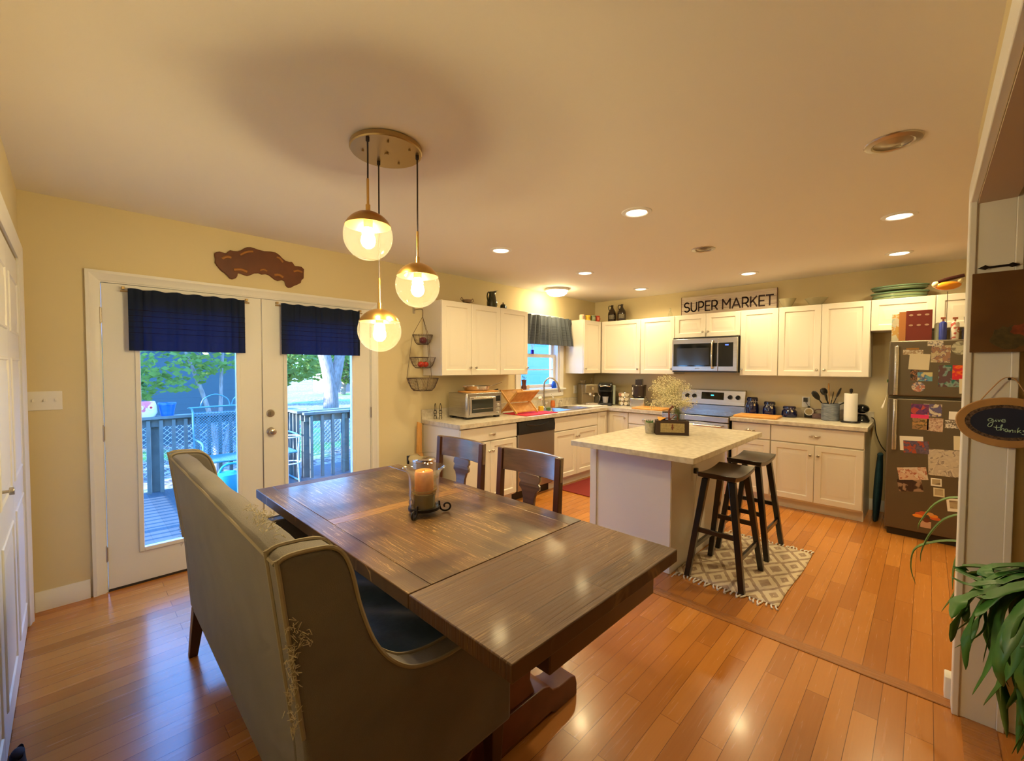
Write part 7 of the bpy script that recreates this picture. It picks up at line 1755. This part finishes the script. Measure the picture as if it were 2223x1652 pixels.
# neighbouring houses
t = thing('neighbour_house', 'blue-grey sided house beyond the fence behind the left door', 'house', (-3.0, 12.5, -0.9))
def siding(nm, c):
    m = mat(nm, c, 0.7); n = m.node_tree.nodes; l = m.node_tree.links
    tc = n.new('ShaderNodeTexCoord'); w = n.new('ShaderNodeTexWave'); w.wave_type = 'BANDS'; w.bands_direction = 'Z'; w.wave_profile = 'SAW'; w.inputs['Scale'].default_value = 1.6
    b = n.new('ShaderNodeBump'); b.inputs['Distance'].default_value = 0.02; l.new(tc.outputs['Object'], w.inputs[0]); l.new(w.outputs['Fac'], b.inputs['Height']); l.new(b.outputs[0], n['Principled BSDF'].inputs['Normal'])
    return m
bm = B(); box(bm, 0, 8.0, 0, 7, 0, 3.1); obj('wall', bm, siding('blue_siding', (0.055, 0.10, 0.12)), t)
bm = B(); box(bm, 0.4, 2.9, -0.06, 0.0, 0.3, 3.0); obj('pale_panel', bm, mat('pale_panel', (0.40, 0.50, 0.55), 0.7), t)
bm = B(); prism(bm, [(-0.5, 3.0), (-0.5, 3.15), (3.5, 5.2), (7.5, 3.15), (7.5, 3.0)], 'x', -0.4, 8.4)
rf = obj('roof', bm, mat('shingles', (0.10, 0.10, 0.11), 0.9), t)
t = thing('white_shed', 'small white shed across the yard behind the right door', 'shed', (15.5, 33, -0.8))
bm = B(); box(bm, 0, 3.6, 0, 3, 0, 2.3); obj('wall', bm, mat('white_siding', (0.30, 0.28, 0.27), 0.7), t)
bm = B(); prism(bm, [(-0.3, 2.2), (1.5, 3.2), (3.3, 2.2)], 'x', -0.3, 3.9); obj('roof', bm, mat('shed_roof', (0.2, 0.2, 0.22), 0.9), t)

# trees
barkm = mat('bark', (0.16, 0.125, 0.10), 0.95, col2=(0.30, 0.25, 0.20), cscale=10, cstretch=(3,3,0.4), bump=1.0, bscale=12)
barkl = mat('pale_bark', (0.26, 0.24, 0.21), 0.9, col2=(0.14, 0.125, 0.105), cscale=12, cstretch=(3,3,0.5))
def leafm(nm, c, c2): 
    m = valmat(nm, c, c2); return m
lf = [leafm('tree_leaf', (0.045, 0.12, 0.02), (0.18, 0.32, 0.05)), leafm('bright_leaf', (0.08, 0.15, 0.03), (0.30, 0.42, 0.06)), leafm('dark_leaf', (0.03, 0.09, 0.02), (0.10, 0.22, 0.04))]
def crown_bm(blobs, n, s, seed):
    random.seed(seed); bm = B()
    for i in range(n):
        c, r = random.choice(blobs); d = Vector((random.gauss(0,1), random.gauss(0,1), random.gauss(0,1))).normalized()*r*random.uniform(0.45, 1.0)**0.5
        p = Vector(c)+Vector((d.x, d.y, d.z*0.75)); u = Vector((random.gauss(0,1), random.gauss(0,1), random.gauss(0,1))).normalized(); v, w = frame_for(u); q = s*random.uniform(0.6, 1.3)
        vs = [bm.verts.new(p+v*q), bm.verts.new(p+w*q*0.6), bm.verts.new(p-v*q), bm.verts.new(p-w*q*0.6)]; bm.faces.new(vs)
    return bm
def tree(label, loc, trunk, blobs, n, s, m, bark, seed, name='tree'):
    t = thing(name, label, 'tree', loc, group='trees in the yard')
    bm = B()
    for pts, rr in trunk: tube(bm, spline(pts, 6), [rr[0]+(rr[1]-rr[0])*i/((len(pts)-1)*6) for i in range((len(pts)-1)*6+1)], 12)
    obj('trunk', bm, bark, t, ang=60)
    obj('crown', crown_bm(blobs, n, s, seed), m, t, kind='stuff')
tree('big forked tree trunk seen through the right french door', (5.85, 9.6, -0.95), [([(0, 0, -0.1), (0.02, 0, 1.0), (-0.05, 0, 2.2), (-0.5, 0, 3.8), (-1.2, 0.2, 6.0)], (0.27, 0.12)), ([(0.02, 0, 1.6), (0.25, 0, 2.4), (0.6, 0.1, 4.2), (1.0, 0.2, 6.0)], (0.20, 0.08))],
     [((-1.2, 0, 6.5), 1.9), ((1.0, 0, 6.6), 2.0), ((0, 0.5, 7.8), 2.0), ((-3.0, 1.0, 5.6), 1.5), ((2.6, -0.5, 5.4), 1.4)], 6000, 0.16, lf[0], barkl, 1)
tree('slender multi-stem tree with pale bark behind the left door', (2.3, 6.9, -0.93), [([(0, 0, 0), (0.0, 0, 0.8), (-0.15, 0, 1.6), (-0.5, 0.1, 2.8)], (0.07, 0.03)), ([(0.05, 0, 0), (0.2, 0, 0.9), (0.5, 0, 1.7), (0.95, 0.1, 2.8)], (0.06, 0.025)), ([(0.02, 0.04, 0), (0.08, 0, 1.0), (0.12, 0, 2.2), (0.2, 0, 3.2)], (0.055, 0.02))],
     [((-0.7, 0, 2.4), 0.75), ((0.0, 0, 2.7), 0.7), ((-1.5, 0.2, 2.1), 0.7), ((0.7, 0, 3.3), 0.5)], 1300, 0.075, lf[1], barkl, 2)
tree('leafy tree at the far left of the left door view', (0.2, 9.6, -0.93), [([(0, 0, 0), (0.1, 0, 1.2), (0.0, 0, 3.0)], (0.10, 0.04))], [((0.1, 0, 2.4), 0.9), ((-0.9, 0, 2.6), 0.9), ((0.8, 0, 2.0), 0.5)], 1300, 0.09, lf[0], barkm, 3)
for i, (x, y, h, r, lb) in enumerate(((8.0, 24, 6, 2.2, 'sunlit yellow-green tree, leftmost in the right door view'), (15.5, 30, 7, 3.0, 'broad green tree in the middle distance behind the forked trunk'), (23.5, 27, 7, 2.9, 'dark green tree right of the forked trunk'), (32, 26, 8, 3.3, 'distant tree farthest right, seen through the right door edge'))):
    tree(lb, (x, y, -0.8), [([(0, 0, 0), (0.2, 0, h*0.35), (0, 0, h*0.8)], (0.22, 0.08)), ([(0.1, 0, h*0.25), (0.9, 0, h*0.6)], (0.13, 0.05))], [((0, 0, h*0.55), r), ((-r*0.8, 0, h*0.40), r*0.75), ((r*0.8, 0, h*0.42), r*0.75), ((r*0.1, -0.8, h*0.28), r*0.5)], 2600, 0.20, lf[(1, 0, 2, 0)[i]], barkm, 10+i)
# unseen trees added left of the deck to shade the yard in patches
for i, (x, y) in enumerate(((-7.0, 6.0), (-9.0, 11.0), (-12, 16.5))):
    tree('tall unseen tree added for shade to the left of the deck, ' + ('nearest the house', 'middle one', 'farthest from the house')[i], (x, y, -0.9), [([(0, 0, 0), (0.1, 0, 3), (0, 0, 6)], (0.25, 0.1))], [((0, 0, 6.0), 2.0), ((1.0, 1, 5.2), 1.5), ((-1, -1, 5.4), 1.6)], 1500, 0.22, lf[0], barkm, 30+i)
# foliage and lattice beyond the sink window
t = thing('window_shrub', 'pale leafy shrub right outside the kitchen sink window', 'shrub', (4.9, 1.9, -0.9))
bm = B()
for k in range(4): tube(bm, spline([(0.05*k, 0, 0), (0.12*k-0.1, 0.05*k, 1.2), (0.2*k-0.25, 0, 2.5)], 5), 0.018, 7)
obj('stems', bm, barkm, t)
obj('crown', crown_bm([((0.1, 0, 2.3), 0.45), ((-0.5, 0.1, 2.8), 0.4), ((0.7, 0.2, 1.8), 0.45)], 420, 0.05, 44), lf[0], t, kind='stuff')
t = thing('garage', 'pale blue wall of an outbuilding filling the sink window view', 'garage', (6.6, 3.4, -0.9))
bm = B(); box(bm, 0.0, 6, 0, 4, 0, 3.4); obj('wall', bm, siding('pale_blue_siding', (0.08, 0.18, 0.23)), t)
bm = B(); box(bm, -0.2, 6.2, -0.3, 4.3, 3.4, 3.55); obj('roof', bm, mat('garage_roof', (0.2, 0.22, 0.25), 0.9), t)
